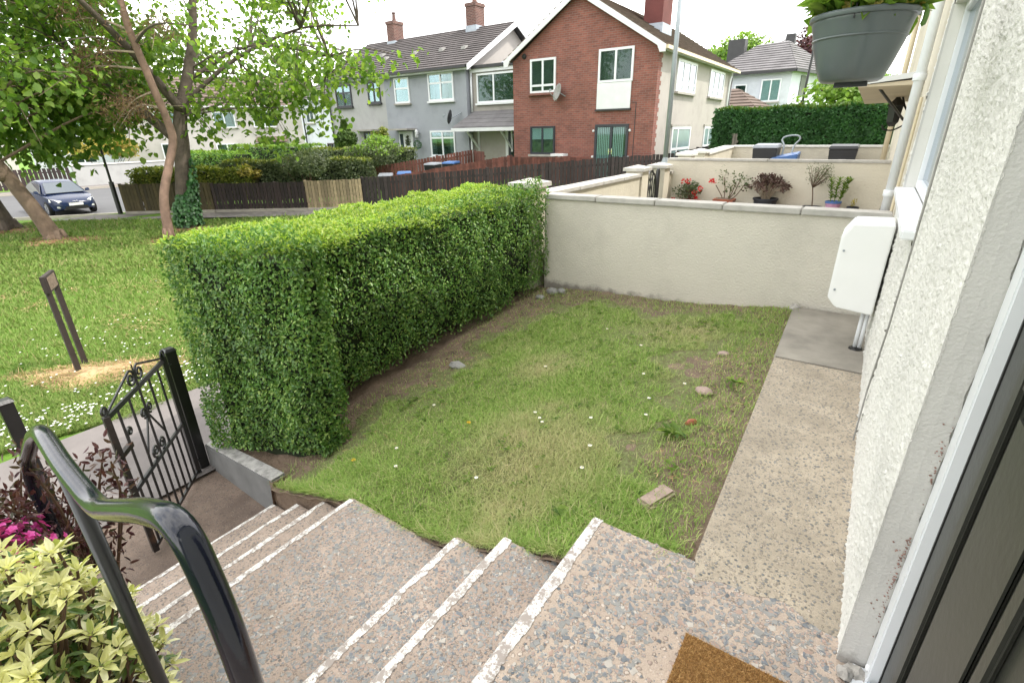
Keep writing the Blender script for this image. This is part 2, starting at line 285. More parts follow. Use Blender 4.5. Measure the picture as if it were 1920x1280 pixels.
# ------------------------------------------------------------------ builders
ORG = {}
def link(o, parent=None):
    COL.objects.link(o)
    if parent is not None: o.parent = parent
    return o
def thing(name, label, cat, loc=(0,0,0), group=None):
    o = bpy.data.objects.new(name, None); o.empty_display_size = .2; link(o); o.location = loc; ORG[o.name] = Vector(loc)
    o['label'] = label; o['category'] = cat
    if group: o['group'] = group
    return o
def tag(o, label, cat, group=None):
    o['label'] = label; o['category'] = cat
    if group: o['group'] = group
    return o
def kind(o, k): o['kind'] = k; return o
def org(parent):
    return ORG.get(parent.name, Vector((0,0,0))) if parent is not None else Vector((0,0,0))
def fast(name, V, F, mat, parent=None, smooth=False):
    V = np.asarray(V, dtype=np.float32); F = np.asarray(F, dtype=np.int32); k = F.shape[1]
    o0 = org(parent); V = V - np.array(o0, dtype=np.float32)
    me = bpy.data.meshes.new(name); me.vertices.add(len(V)); me.vertices.foreach_set('co', V.ravel())
    me.loops.add(F.size); me.loops.foreach_set('vertex_index', F.ravel()); me.polygons.add(len(F))
    me.polygons.foreach_set('loop_start', np.arange(0, F.size, k, dtype=np.int32)); me.polygons.foreach_set('loop_total', np.full(len(F), k, dtype=np.int32))
    if smooth: me.polygons.foreach_set('use_smooth', np.ones(len(F), dtype=bool))
    me.update(calc_edges=True); me.materials.append(M[mat]); o = bpy.data.objects.new(name, me); link(o, parent)
    if parent is not None: ORG[o.name] = o0
    return o
class MB:
    def __init__(s): s.v = []; s.f = []
    def add(s, vs, fs):
        n = len(s.v); s.v += [tuple(p) for p in vs]; s.f += [tuple(i+n for i in f) for f in fs]; return s
    def box(s, a, b):
        (x0,y0,z0),(x1,y1,z1) = a, b
        return s.add([(x0,y0,z0),(x1,y0,z0),(x1,y1,z0),(x0,y1,z0),(x0,y0,z1),(x1,y0,z1),(x1,y1,z1),(x0,y1,z1)],
                     [(3,2,1,0),(4,5,6,7),(0,1,5,4),(1,2,6,5),(2,3,7,6),(3,0,4,7)])
    def hull(s, lo, hi):        # lower ring and upper ring of equal length
        n = len(lo); return s.add(list(lo)+list(hi), [tuple(range(n))[::-1], tuple(range(n, 2*n))]+[(i,(i+1)%n,n+(i+1)%n,n+i) for i in range(n)])
    def prism(s, poly, d):      # polygon of 3-D points pushed along d
        d = Vector(d); return s.hull([Vector(p) for p in poly], [Vector(p)+d for p in poly])
    def bar(s, a, b, w, h=None, up=(0,0,1)):
        a, b = Vector(a), Vector(b); h = h or w; d = (b-a).normalized(); u = Vector(up)
        if abs(d.dot(u)) > .98: u = Vector((1,0,0))
        r = d.cross(u).normalized()*w/2; q = r.cross(d).normalized()*h/2
        return s.hull([a-r-q, a+r-q, a+r+q, a-r+q], [b-r-q, b+r-q, b+r+q, b-r+q])
    def tube(s, pts, rad, seg=10, cap=True):
        pts = [Vector(p) for p in pts]; n = len(pts); rad = rad if hasattr(rad, '__len__') else [rad]*n
        prev = None; st = len(s.v)
        for i, p in enumerate(pts):
            d = (pts[min(i+1, n-1)]-pts[max(i-1, 0)]).normalized()
            if prev is None:
                u = Vector((0,0,1)) if abs(d.z) < .9 else Vector((1,0,0)); r = d.cross(u).normalized()
            else: r = (prev-d*prev.dot(d)).normalized()
            prev = r; q = d.cross(r)
            s.v += [tuple(p+(r*math.cos(2*math.pi*k/seg)+q*math.sin(2*math.pi*k/seg))*rad[i]) for k in range(seg)]
        for i in range(n-1):
            for k in range(seg):
                a = st+i*seg+k; b = st+i*seg+(k+1)%seg; s.f.append((a, b, b+seg, a+seg))
        if cap: s.f.append(tuple(st+k for k in range(seg))[::-1]); s.f.append(tuple(st+(n-1)*seg+k for k in range(seg)))
        return s
    def lathe(s, c, prof, seg=24, axis=(0,0,1)):
        c = Vector(c); ax = Vector(axis).normalized(); u = Vector((1,0,0)) if abs(ax.x) < .9 else Vector((0,1,0)); r = ax.cross(u).normalized(); q = ax.cross(r); st = len(s.v)
        for rr, h in prof:
            s.v += [tuple(c+ax*h+(r*math.cos(2*math.pi*k/seg)+q*math.sin(2*math.pi*k/seg))*rr) for k in range(seg)]
        for i in range(len(prof)-1):
            for k in range(seg):
                a = st+i*seg+k; b = st+i*seg+(k+1)%seg; s.f.append((a, b, b+seg, a+seg))
        s.f.append(tuple(st+k for k in range(seg))[::-1]); s.f.append(tuple(st+(len(prof)-1)*seg+k for k in range(seg))); return s
    def build(s, name, mat, parent=None, smooth=False, bev=0):
        o0 = org(parent); me = bpy.data.meshes.new(name); me.from_pydata([tuple(Vector(p)-o0) for p in s.v], [], s.f)
        if bev or True:
            bm = bmesh.new(); bm.from_mesh(me); bmesh.ops.recalc_face_normals(bm, faces=bm.faces)
            if bev: bmesh.ops.bevel(bm, geom=list(bm.edges), offset=bev, segments=2, affect='EDGES', clamp_overlap=True)
            bm.to_mesh(me); bm.free()
        if smooth:
            for p in me.polygons: p.use_smooth = True
            if smooth == 'auto': me.set_sharp_from_angle(angle=math.radians(38))
        me.materials.append(M[mat]); o = bpy.data.objects.new(name, me); link(o, parent)
        if parent is not None: ORG[o.name] = o0
        return o
def part(name, mat, parent, bev=0, smooth=False, **k):
    b = MB()
    for a, v in k.items(): getattr(b, a)(*v)
    return b.build(name, mat, parent, smooth, bev)
def box(name, mat, a, b, parent=None, bev=0): return MB().box(a, b).build(name, mat, parent, 'auto' if bev else False, bev)
def curve_pts(pts, n=6):        # Catmull-Rom through points
    P = [Vector(p) for p in pts]; P = [P[0]*2-P[1]]+P+[P[-1]*2-P[-2]]; out = []
    for i in range(1, len(P)-2):
        for k in range(n):
            t = k/n; a, b, c, d = P[i-1], P[i], P[i+1], P[i+2]
            out.append(.5*((2*b)+(c-a)*t+(2*a-5*b+4*c-d)*t*t+(3*b-a-3*c+d)*t**3))
    return out+[P[-2]]
def unit(a): return a/np.maximum(np.linalg.norm(a, axis=1, keepdims=True), 1e-9)
def leaves_arrays(P, D, N, Ln, Wd, fold=.12, curl=.15):
    P = np.asarray(P); D = unit(np.asarray(D)); N = np.asarray(N); Sd = unit(np.cross(D, N)); N = unit(np.cross(Sd, D)); n = len(P)
    Ln = np.broadcast_to(Ln, n)[:, None]; Wd = np.broadcast_to(Wd, n)[:, None]
    A = P+D*Ln*.3+N*fold*Wd; B = P+D*Ln*.68+N*(fold*Wd-curl*.3*Ln)
    V = np.stack([P, A+Sd*Wd*.46, B+Sd*Wd*.4, P+D*Ln-N*curl*Ln, B-Sd*Wd*.4, A-Sd*Wd*.46], 1)
    base = (np.arange(n)*6)[:, None]; F = np.concatenate([base+np.array([[0,1,2,3]]), base+np.array([[0,3,4,5]])], 0)
    return V.reshape(-1, 3), F
def leaf_part(name, mat, parent, P, D, N, Ln, Wd, fold=.12, curl=.15, stuff=True):
    V, F = leaves_arrays(P, D, N, Ln, Wd, fold, curl); o = fast(name, V, F, mat, parent)
    if stuff: o['kind'] = 'stuff'
    return o
def single_leaves(mat, parent, P, D, N, Ln, fold=.12, curl=.15, name='leaf', variants=6, asp=.5):
    meshes = []
    for v in range(variants):
        V, F = leaves_arrays(np.zeros((1,3)), np.array([[0,1.,0]]), np.array([[0,0,1.]]), 1., asp+.04*v, fold+.02*v, curl*(.5+.2*v))
        me = bpy.data.meshes.new('leaf'); me.from_pydata(V.tolist(), [], F.tolist()); me.materials.append(M[mat]); meshes.append(me)
    o0 = np.array(org(parent)); n = len(P); Ln = np.broadcast_to(Ln, n)
    for i in range(n):
        d = Vector(D[i]).normalized(); nn = Vector(N[i]); s = d.cross(nn)
        if s.length < 1e-3: s = d.orthogonal()
        s.normalize(); nn = s.cross(d)
        o = bpy.data.objects.new(name, meshes[i % variants]); link(o, parent); l = float(Ln[i])
        p = P[i]-o0; o.matrix_local = Matrix(((s.x*l,d.x*l,nn.x*l,p[0]),(s.y*l,d.y*l,nn.y*l,p[1]),(s.z*l,d.z*l,nn.z*l,p[2]),(0,0,0,1)))
def rand_dirs(n): return unit(rng.normal(size=(n, 3)))
def shell(c, r, n, inner=.6):       # points in the outer shell of an ellipsoid, with outward normals
    d = rand_dirs(n); k = rng.uniform(inner**3, 1, n)**(1/3); r = np.array(r); return np.array(c)+d*k[:, None]*r, unit(d/r)
def lumpy(c, r, n, lumps=10, seed=0):  # uneven bush: leaf points on many small lumps
    g = np.random.default_rng(seed); d = unit(g.normal(size=(lumps, 3))); d[:, 2] = np.abs(d[:, 2])*.9-.1; r = np.array(r)
    C = np.array(c)+d*r*g.uniform(.45, .8, (lumps, 1)); R = g.uniform(.3, .5, lumps); idx = g.integers(0, lumps, n); e = unit(g.normal(size=(n, 3)))
    P = C[idx]+e*(R[idx]*g.uniform(.65, 1.05, n))[:, None]*r; return P, unit(P-np.array(c)+1e-6)
def bush(name, label, cat, c, r, n, mat, size, seed=1, lumps=12, group=None, twig='twig', mat2=None, base=None, asp=.55):
    zb = base if base is not None else c[2]-r[2]
    t = thing(name, label, cat, (c[0], c[1], zb), group); g = np.random.default_rng(seed)
    P, N = lumpy(c, r, n, lumps, seed); D = unit(N*.5+g.normal(size=(n, 3))*.7+np.array([0,0,.2])); sz = size*g.uniform(.6, 1.3, n)
    P[:, 2] = np.maximum(P[:, 2], zb+.02)
    if mat2:
        top = P[:, 2] > c[2]+r[2]*(.35+.25*g.normal(size=n)); leaf_part('foliage', mat, t, P[~top], D[~top], N[~top], sz[~top], sz[~top]*asp)
        leaf_part('new_growth', mat2, t, P[top], D[top], N[top], sz[top], sz[top]*asp)
    else: leaf_part('foliage', mat, t, P, D, N, sz, sz*asp)
    b = MB()
    for i in range(7):
        q = P[g.integers(0, n)]; m_ = (np.array([c[0], c[1], zb])+q)/2+g.normal(size=3)*.1*min(r)
        b.tube(curve_pts([(c[0]+g.normal()*.05, c[1]+g.normal()*.05, zb-.03), tuple(m_), tuple(q)], 4), [max(.006, .022*min(1.4, r[2]))*(1-.07*k) for k in range(9)], 5)
    b.build('stem', twig, t); return t
def sm(t): t = min(1, max(0, t)); return t*t*(3-2*t)
# ------------------------------------------------------------------ terrain heights
def gz(x, y):                       # open ground outside the gardens
    return -2.7+.72*sm((y+.35*(x+6)-8)/14)-.46*sm((-x-24.2)/3.2)
FX, FZ = [-4.2, -3.3, -3.05, -2.6, -2.24, -1.7, -1.4, -1.1, -.8, -.35], [-2.46, -2.41, -2.35, -2.20, -2.085, -2.05, -1.97, -1.83, -1.70, -1.63]
def gg(x, y):                       # our own front garden
    k = min(1, max(0, (y-1.5)/3.86)); q = sm((y-1.42)/.9); zf_ = float(np.interp(x, FX, FZ)); zl = -1.635+(x+.35)*(.215*(1-k)+.07*k)
    return zf_*(1-q)+zl*q+q*(.012*math.sin(3.1*x+1.7*y)+.01*math.sin(5*y-2*x))
WX = .225                           # plane of our front wall
# ---- ground sheet to the horizon
def grid(name, xs, ys, fz, mat, parent=None):
    X, Y = np.meshgrid(xs, ys, indexing='ij'); Z = np.vectorize(fz)(X, Y); V = np.stack([X, Y, Z], -1).reshape(-1, 3); nx, ny = len(xs), len(ys)
    i, j = np.meshgrid(np.arange(nx-1), np.arange(ny-1), indexing='ij'); a = (i*ny+j).ravel(); F = np.stack([a, a+ny, a+ny+1, a+1], 1)
    return fast(name, V, F, mat, parent, True)
xs = np.unique(np.concatenate([np.linspace(-900, -60, 12), np.linspace(-60, 0, 90), np.linspace(0, 900, 14)])); ys = np.unique(np.concatenate([np.linspace(-400, -8, 8), np.linspace(-8, 50, 80), np.linspace(50, 1500, 16)]))
kind(grid('lawn', xs, ys, lambda x, y: gz(x, y)-.004+(.02*math.sin(.9*x+.3*y)+.02*math.sin(.5*y-1.3*x) if -24 < x < -6 else 0)*sm((-6.3-x)/2)-(1.5*sm((x+4.4)/.3) if -8 < y < 13 and x > -4.5 and x < 12 else 0), 'lawn'), 'structure')
# ---- footpath outside the gate, with a thin kerb edge
kind(grid('footpath', np.linspace(-5.95, -4.22, 12), np.linspace(-8, 26, 60), lambda x, y: gz(x, y)+.03, 'tarmac'), 'structure')
# diagonal footpath in front of the board fence
A_, B_ = Vector((-24.6, 7.2, 0)), Vector((-6.4, 20.1, 0)); dF = (B_-A_).normalized(); nF = Vector((dF.y, -dF.x, 0))
def strip_path(name, mat, off0, off1, zo, t0, t1, n=40):
    V = []; F = []
    for i in range(n+1):
        p = A_+dF*(t0+(t1-t0)*i/n)
        for o in (off0, off1): q = p+nF*o; V.append((q.x, q.y, gz(q.x, q.y)+zo))
    for i in range(n): F.append((2*i, 2*i+1, 2*i+3, 2*i+2))
    return fast(name, V, F, mat)
kind(strip_path('footpath', 'tarmac', .12, 1.45, .03, -2, 22.5), 'structure')
# ---- road beyond the grass on the left
RZ = -3.16
road = MB().add([(-27.6, 10.2, RZ), (-27.75, 8.95, RZ), (-29.2, 7.0, RZ), (-30.7, 5.5, RZ), (-33, -14, RZ), (-44.5, -14, RZ), (-44.5, 75, RZ), (-34, 75, RZ), (-31.5, 18, RZ)], [tuple(range(9))]).build('road', 'road'); kind(road, 'structure')
kb = MB()
for a, b in (((-33, -14), (-30.7, 5.5)), ((-30.7, 5.5), (-29.2, 7.0)), ((-29.2, 7.0), (-27.75, 8.95)), ((-27.75, 8.95), (-27.6, 10.2))): kb.bar((*a, RZ+.03), (*b, RZ+.03), .14, .18)
kind(kb.build('kerb', 'kerb'), 'structure')
kb = MB(); kb.bar((-44.6, -14, RZ+.05), (-44.6, 75, RZ+.05), .16, .2); kind(kb.build('kerb', 'kerb'), 'structure')
kind(MB().box((-46.3, -14, RZ-.1), (-44.69, 75, RZ+.12)).build('pavement', 'tarmac'), 'structure')
# ---- our front garden: soil and turf
kind(grid('garden_soil', np.linspace(-4.12, -.24, 72), np.linspace(1.44, 5.4, 80), lambda x, y: gg(min(max(x, -3.4), -.33), y)-.02-(.4 if x < -3.22 and y < 1.535 else 0)+.012*math.sin(23*x+5*y)*math.sin(17*y-9*x), 'soil'), 'structure')
def lawn_edge(x, y):                # 0 bare soil .. 1 full turf
    wob = .16*math.sin(4.3*y+1)+.1*math.sin(9.7*y)+.06*math.sin(21*y+x*3)
    l = (x-(-3.22+.05*(y-2))-wob*.8)/.42 if y > 1.9 else (x+3.15)/.3; r = (-.52-x+wob*.8-.12*math.sin(2.2*y))/.36 if y > 2.1 else (-.36-x)/.15; f = (5.1-y+.14*math.sin(5*x)+.08*math.sin(13*x))/.3
    return max(0, min(1, l, r, f))
kind(grid('garden_turf', np.linspace(-3.15, -.42, 60), np.linspace(1.45, 5.15, 80), lambda x, y: gg(x, y)-.03+.03*lawn_edge(x, y), 'under_lawn'), 'structure')
sk = MB()
for i in range(60):
    xa, xb = -3.2+2.5*i/60, -3.2+2.5*(i+1)/60; sk.add([(xa,1.466,-2.9),(xb,1.466,-2.9),(xb,1.466,gg(xb,1.466)-.016),(xa,1.466,gg(xa,1.466)-.016)], [(0,1,2,3)])
sk.box((-3.235,1.462,-2.9),(-3.19,1.60,-2.36)); kind(sk.build('garden_soil', 'soil'), 'structure')
# concrete path along the house wall and its newer patch
gq = np.random.default_rng(12); fr = [(float(x), 1.60+.03*math.sin(9*x+1)+.012*math.sin(31*x)-.14*max(0, x-.0)) for x in np.linspace(WX+.012, -.262, 34)]
fr[-1] = (-.275, 1.672); pp = fr+[(-.33, 3.94), (WX+.012, 3.94)]; pth = MB().hull([(x, y, -1.606) for x, y in pp], [(x, y, -1.5985) for x, y in pp]); pth.hull([(-.278,1.668,-1.85),(WX+.02,1.668,-1.85),(WX+.02,3.94,-1.85),(-.33,3.94,-1.85)], [(-.278,1.668,-1.6065),(WX+.02,1.668,-1.6065),(WX+.02,3.94,-1.6065),(-.33,3.94,-1.6065)])
kind(pth.build('path', 'apron'), 'structure')
kind(MB().hull([(-.335,3.946,-1.85),(WX+.02,3.946,-1.85),(WX+.02,5.3,-1.85),(-.37,5.3,-1.85)], [(-.335,3.946,-1.594),(WX+.02,3.946,-1.594),(WX+.02,5.3,-1.592),(-.37,5.3,-1.592)]).build('path_patch', 'patch', None, 'auto', .012), 'structure')
# ------------------------------------------------------------------ front steps
ST = thing('front_steps', 'exposed aggregate concrete steps with worn white painted edges leading down to the gate', 'steps', (-.9, .8, -1.6))
YL = .28
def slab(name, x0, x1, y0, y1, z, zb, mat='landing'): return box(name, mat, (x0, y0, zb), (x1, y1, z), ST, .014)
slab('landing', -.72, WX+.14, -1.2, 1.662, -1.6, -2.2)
TR = [(-1.085, -1.755), (-1.39, -1.905), (-2.235, -2.045), (-2.545, -2.21), (-2.885, -2.39), (-3.23, -2.555)]
prev = -.72
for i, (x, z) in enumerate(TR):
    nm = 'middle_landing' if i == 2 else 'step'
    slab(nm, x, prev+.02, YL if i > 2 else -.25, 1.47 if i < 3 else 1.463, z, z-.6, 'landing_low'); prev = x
def edge_strip(x, y0, y1, z, w, seed):
    g = np.random.default_rng(seed); n = int((y1-y0)/.012); V = []; F = []
    ws = np.convolve(g.normal(size=n+9), np.ones(9)/9, 'same')*.012
    for i in range(n+1):
        y = y0+(y1-y0)*i/n; wi = w+ws[i]+.0025*g.normal()
        V += [(x-.0025, y, z-.06), (x-.0025, y, z-.008), (x+.008, y, z+.0025), (x+wi, y, z+.0025)]
    for i in range(n):
        for k in range(3): a = 4*i+k; F.append((a, a+4, a+5, a+1))
    fast('painted_edge', V, F, 'strip', ST)
edge_strip(-.72, -1.15, 1.655, -1.6, .050, 1)
for i, (x, z) in enumerate(TR): edge_strip(x, YL+.01 if i > 2 else -.2, 1.445+(.0 if i else .02), z, (.046, .044, .042, .036, .036, .036)[i], 5+i)
# stones standing proud of the concrete: the largest as parts, the rest as one mass
def pebble_mesh(seed, mat):
    g = np.random.default_rng(seed); n = g.integers(5, 8); a = np.sort(g.uniform(0, 2*np.pi, n)); r = g.uniform(.7, 1.05, n); e = g.uniform(.5, .95)
    lo = [(math.cos(q)*k, math.sin(q)*k*e, -.2) for q, k in zip(a, r)]; hi = [(math.cos(q)*k*.8, math.sin(q)*k*e*.8, .22+.08*g.normal()) for q, k in zip(a, r)]
    b = MB().hull(lo, hi); me = bpy.data.meshes.new('pebble'); me.from_pydata(b.v, [], b.f); me.materials.append(M[mat]); return me, b
pm = [pebble_mesh(k, ['stone_slate','stone_slate','stone_pink','stone_grey','stone_slate','stone_pale','stone_slate'][k % 7]) for k in range(21)]
cam0 = np.array((0, 0, 0.)); so_ = np.array(org(ST))
pts = []
g = np.random.default_rng(3)
for _ in range(5200):
    x, y = g.uniform(-.64, WX-.01), g.uniform(.25, 1.65); pts.append((x, y, -1.6))
for _ in range(1500): pts.append((g.uniform(-1.02, -.74), g.uniform(.2, 1.46), -1.755))
for _ in range(1300): pts.append((g.uniform(-1.33, -1.1), g.uniform(.2, 1.44), -1.905))
for _ in range(3600): pts.append((g.uniform(-2.17, -1.42), g.uniform(.2, 1.44), -2.045))
pts = [p for p in pts if not (-.3 < p[0] < .1 and p[1] < 1.31 and p[2] > -1.61)]; sizes = g.gamma(5., .0016, len(pts))+.002
pts = np.array(pts); order = np.argsort(-(sizes/np.linalg.norm(pts, axis=1)))
for q in order[:300]:
    o = bpy.data.objects.new('pebble', pm[g.integers(0, 21)][0]); link(o, ST); o.location = pts[q]-so_; s = sizes[q]; o.scale = (s, s, .0035+s*.12); o.rotation_euler = (0, 0, g.uniform(0, 6.28))
for mt, ks in (('stone_slate', (0,1,4,6)), ('stone_pink', (2,9)), ('stone_pale', (5,12)), ('stone_grey', (3,10))):
    b = MB()
    for q in order[300:]:
        if g.uniform() > {'stone_slate': .38, 'stone_pink': .45, 'stone_pale': .25, 'stone_grey': 1}[mt]: continue
        src = pm[ks[g.integers(0, len(ks))]][1]; c, s_ = math.cos(g.uniform(0, 6.28)), 0; a = g.uniform(0, 6.28); c, s_ = math.cos(a), math.sin(a); k = sizes[q]
        b.add([(pts[q][0]+(vx*c-vy*s_)*k, pts[q][1]+(vx*s_+vy*c)*k, pts[q][2]+vz*(.003+k*.1)) for vx, vy, vz in src.v], src.f)
    kind(b.build('pebble_mass', mt, ST), 'stuff')
# landing at the gate and the plinth beside it
kind(MB().box((-4.4, -.2, -3.0), (-3.225, 1.50, -2.70)).build('gate_landing', 'gate_path'), 'structure')
pl = thing('retaining_wall', 'low grey painted kerb wall with flaking white top under the hedge beside the gate', 'low wall', (-3.6, 1.55, -2.7))
MB().hull([(-4.32,1.50,-2.95),(-3.2,1.462,-2.75),(-3.2,1.58,-2.75),(-4.32,1.60,-2.95)], [(-4.32,1.50,-2.455),(-3.2,1.462,-2.35),(-3.2,1.58,-2.35),(-4.32,1.60,-2.455)]).build('wall', 'plinth', pl, 'auto', .008)
MB().hull([(-4.3,1.503,-2.452),(-3.21,1.466,-2.349),(-3.21,1.576,-2.349),(-4.3,1.596,-2.452)], [(-4.3,1.506,-2.446),(-3.21,1.469,-2.343),(-3.21,1.573,-2.343),(-4.3,1.593,-2.446)]).build('painted_top', 'plinth_top', pl)
# ------------------------------------------------------------------ boundary walls, pillars, coping
def wall_run(t, p0, p1, thick, zt, zb0, zb1, mat, n, ch=.055, over=.035, cmat='coping', gap=.006):
    p0, p1 = Vector((*p0, 0)), Vector((*p1, 0)); d = (p1-p0).normalized(); s = Vector((-d.y, d.x, 0))*thick/2; Lw = (p1-p0).length
    zt0, zt1 = zt if hasattr(zt, '__len__') else (zt, zt); up = lambda p, z: Vector((p.x, p.y, z))
    MB().hull([up(p0-s, zb0), up(p1-s, zb1), up(p1+s, zb1), up(p0+s, zb0)], [up(p0-s, zt0-ch), up(p1-s, zt1-ch), up(p1+s, zt1-ch), up(p0+s, zt0-ch)]).build('wall', mat, t)
    s2 = s*(1+2*over/thick)
    for i in range(n):
        a = p0+d*(Lw*i/n+gap/2); b = p0+d*(Lw*(i+1)/n-gap/2); za = zt0+(zt1-zt0)*i/n+random.uniform(-.003, .003); zb = zt0+(zt1-zt0)*(i+1)/n
        MB().hull([up(a-s2, za-ch+.002), up(b-s2, zb-ch+.002), up(b+s2, zb-ch+.002), up(a+s2, za-ch+.002)], [up(a-s2, za), up(b-s2, zb), up(b+s2, zb), up(a+s2, za)]).build('coping_stone', cmat, t, 'auto', .007)
def wthing(label, loc): return thing('boundary_wall', label, 'wall', loc)
t = wthing('cream rendered garden wall with five grey coping stones at the end of the lawn', (-1.6, 5.43, -1.7)); wall_run(t, (-3.2, 5.435), (.215, 5.435), .15, -.69, -2.05, -1.8, 'wet_dash', 5)
t = wthing('yellowish cream street wall running from the corner pillar to the neighbouring gate', (-3.4, 7.1, -1.6)); wall_run(t, (-3.40, 5.64), (-3.40, 8.72), .2, -.70, -2.6, -2.6, 'wet_dash_up', 4)
t = wthing('short cream wall stub between second gate pillar and the flower pot wall', (-3.36, 10.45, -1.4)); wall_run(t, (-3.38, 10.27), (-3.38, 10.42), .2, -.76, -2.5, -2.5, 'wet_dash_up', 1)
t = wthing('cream rendered wall behind the row of potted plants', (-1.6, 10.55, -1.4)); wall_run(t, (-3.42, 10.56), (.215, 10.56), .17, -.53, -2.3, -1.9, 'wet_dash_up', 2, .045, .02)
t = wthing('furthest cream wall with white coping behind the black wheelie bins', (-1.6, 15.6, -1.4)); wall_run(t, (-3.3, 15.6), (.21, 15.6), .2, -.44, -2.0, -1.8, 'wet_dash_up', 4, .05, .03, 'white_cap')
t = wthing('white capped street wall climbing towards the back hedge', (-3.35, 13.8, -1.4)); wall_run(t, (-3.38, 12.95), (-3.38, 15.45), .2, (-.52, -.44), -2.4, -2.0, 'wet_dash_up', 3, .06, .03, 'white_cap')
def pillar(x, y, w, zt, zb, label, cmat='coping'):
    t = thing('gate_pillar', label, 'pillar', (x, y, zb)); h = w/2; box('shaft', 'wet_dash_up', (x-h, y-h, zb), (x+h, y+h, zt-.10), t)
    k = h+.045; MB().add([(x-k,y-k,zt-.1),(x+k,y-k,zt-.1),(x+k,y+k,zt-.1),(x-k,y+k,zt-.1),(x-k,y-k,zt-.05),(x+k,y-k,zt-.05),(x+k,y+k,zt-.05),(x-k,y+k,zt-.05),(x,y,zt)],
        [(0,1,2,3),(0,1,5,4),(1,2,6,5),(2,3,7,6),(3,0,4,7),(4,5,8),(5,6,8),(6,7,8),(7,4,8)]).build('cap', cmat, t, False)
pillar(-3.45, 5.42, .30, -.52, -2.6, 'cream pillar with grey pitched cap at the far end of the near hedge')
pillar(-3.42, 8.90, .30, -.565, -2.6, 'cream pillar with grey cap on the left of the small iron gate')
pillar(-3.42, 10.06, .30, -.585, -2.6, 'cream pillar with grey cap on the right of the small iron gate')
pillar(-3.42, 11.72, .28, -.435, -2.5, 'white capped pillar farther on, left one of its pair', 'white_cap')
pillar(-3.42, 12.80, .28, -.425, -2.5, 'white capped pillar farther on, right one of its pair', 'white_cap')
# neighbouring gardens: paved ground
kind(MB().box((-3.28, 5.52, -2.2), (WX, 10.46, -1.375)).build('neighbour_yard', 'patch'), 'structure')
kind(MB().box((-3.28, 10.66, -2.2), (WX, 15.48, -1.30)).build('neighbour_yard', 'patch'), 'structure')
# small iron gate with pointed arch
t = thing('iron_gate', 'narrow black iron gate with pointed arch and hooped bars between two cream pillars', 'gate', (-3.4, 9.5, -2.3))
gx = -3.36; y0, y1 = 9.12, 9.72; b = MB()
b.tube(curve_pts([(gx, y0, -2.2), (gx, y0, -.98), (gx, (y0+y1)/2-.1, -.73), (gx, (y0+y1)/2, -.66)], 5), .02, 6); b.tube(curve_pts([(gx, y1, -2.2), (gx, y1, -.98), (gx, (y0+y1)/2+.1, -.73), (gx, (y0+y1)/2, -.66)], 5), .02, 6); b.build('frame', 'black_iron', t)
for i in range(1, 6):
    y = y0+(y1-y0)*i/6; zt = -.70-1.15*abs(y-(y0+y1)/2)**1.25; MB().tube([(gx, y, -2.2), (gx, y, zt)], .011, 6).build('bar', 'black_iron', t)
for s in (-1, 1): MB().tube(curve_pts([(gx, (y0+y1)/2+s*.2, -1.3), (gx, (y0+y1)/2+s*.02, -.95), (gx, (y0+y1)/2-s*.12, -.78)], 5), .009, 5).build('hoop', 'black_iron', t)
for y, zt in ((9.08, -.72), (9.80, -.68)):
    q = thing('gate_post', 'black iron gate post with rounded top %s the narrow arched gate' % ('left of' if y < 9.5 else 'right of'), 'post', (gx, y, -2.3)); MB().lathe((gx, y, -2.3), [(.04, 0), (.04, zt+2.25), (.025, zt+2.29), (.004, zt+2.3)], 12).build('post', 'black_iron', q, 'auto')
# ------------------------------------------------------------------ hedge
HG = thing('hedge', 'clipped green privet hedge with a taller square end block beside the gate', 'hedge', (-3.6, 3.2, -2.2))
# solid shade core (well inside the leaves)
def smoothwob(a, b): return .022*np.sin(3.1*a+1.3*b)+.014*np.sin(7.3*a-2.2*b+1)+.010*np.sin(13*a+9*b)
def hedge_face(p0, pu, pv, n, depth, outn, wob=1., hole=None):   # p0 + u*pu + v*pv
    u, v = rng.uniform(0, 1, n), rng.uniform(0, 1, n)
    P = np.array(p0)+u[:, None]*np.array(pu)+v[:, None]*np.array(pv); lu, lv = np.linalg.norm(pu), np.linalg.norm(pv)
    off = smoothwob(u*lu*2, v*lv*2)*wob-rng.exponential(depth, n)+.008
    eu = np.minimum(u, 1-u)*lu; ev = np.minimum(v, 1-v)*lv; off -= .035*np.exp(-np.minimum(eu, ev)/.04)
    P = P+off[:, None]*np.array(outn); N = unit(np.array(outn)+rng.normal(size=(n, 3))*.42); return P, N, u, v
hp, hn, top_p, top_n = [], [], [], []
def face(p0, pu, pv, dens, outn, top=False, depth=.026, wob=1.):
    ar = np.linalg.norm(np.cross(pu, pv)); P, N, u, v = hedge_face(p0, pu, pv, int(ar*dens), depth, outn, wob)
    if top: top_p.append(P); top_n.append(N)
    else: hp.append(P); hn.append(N)
ZT = -.72
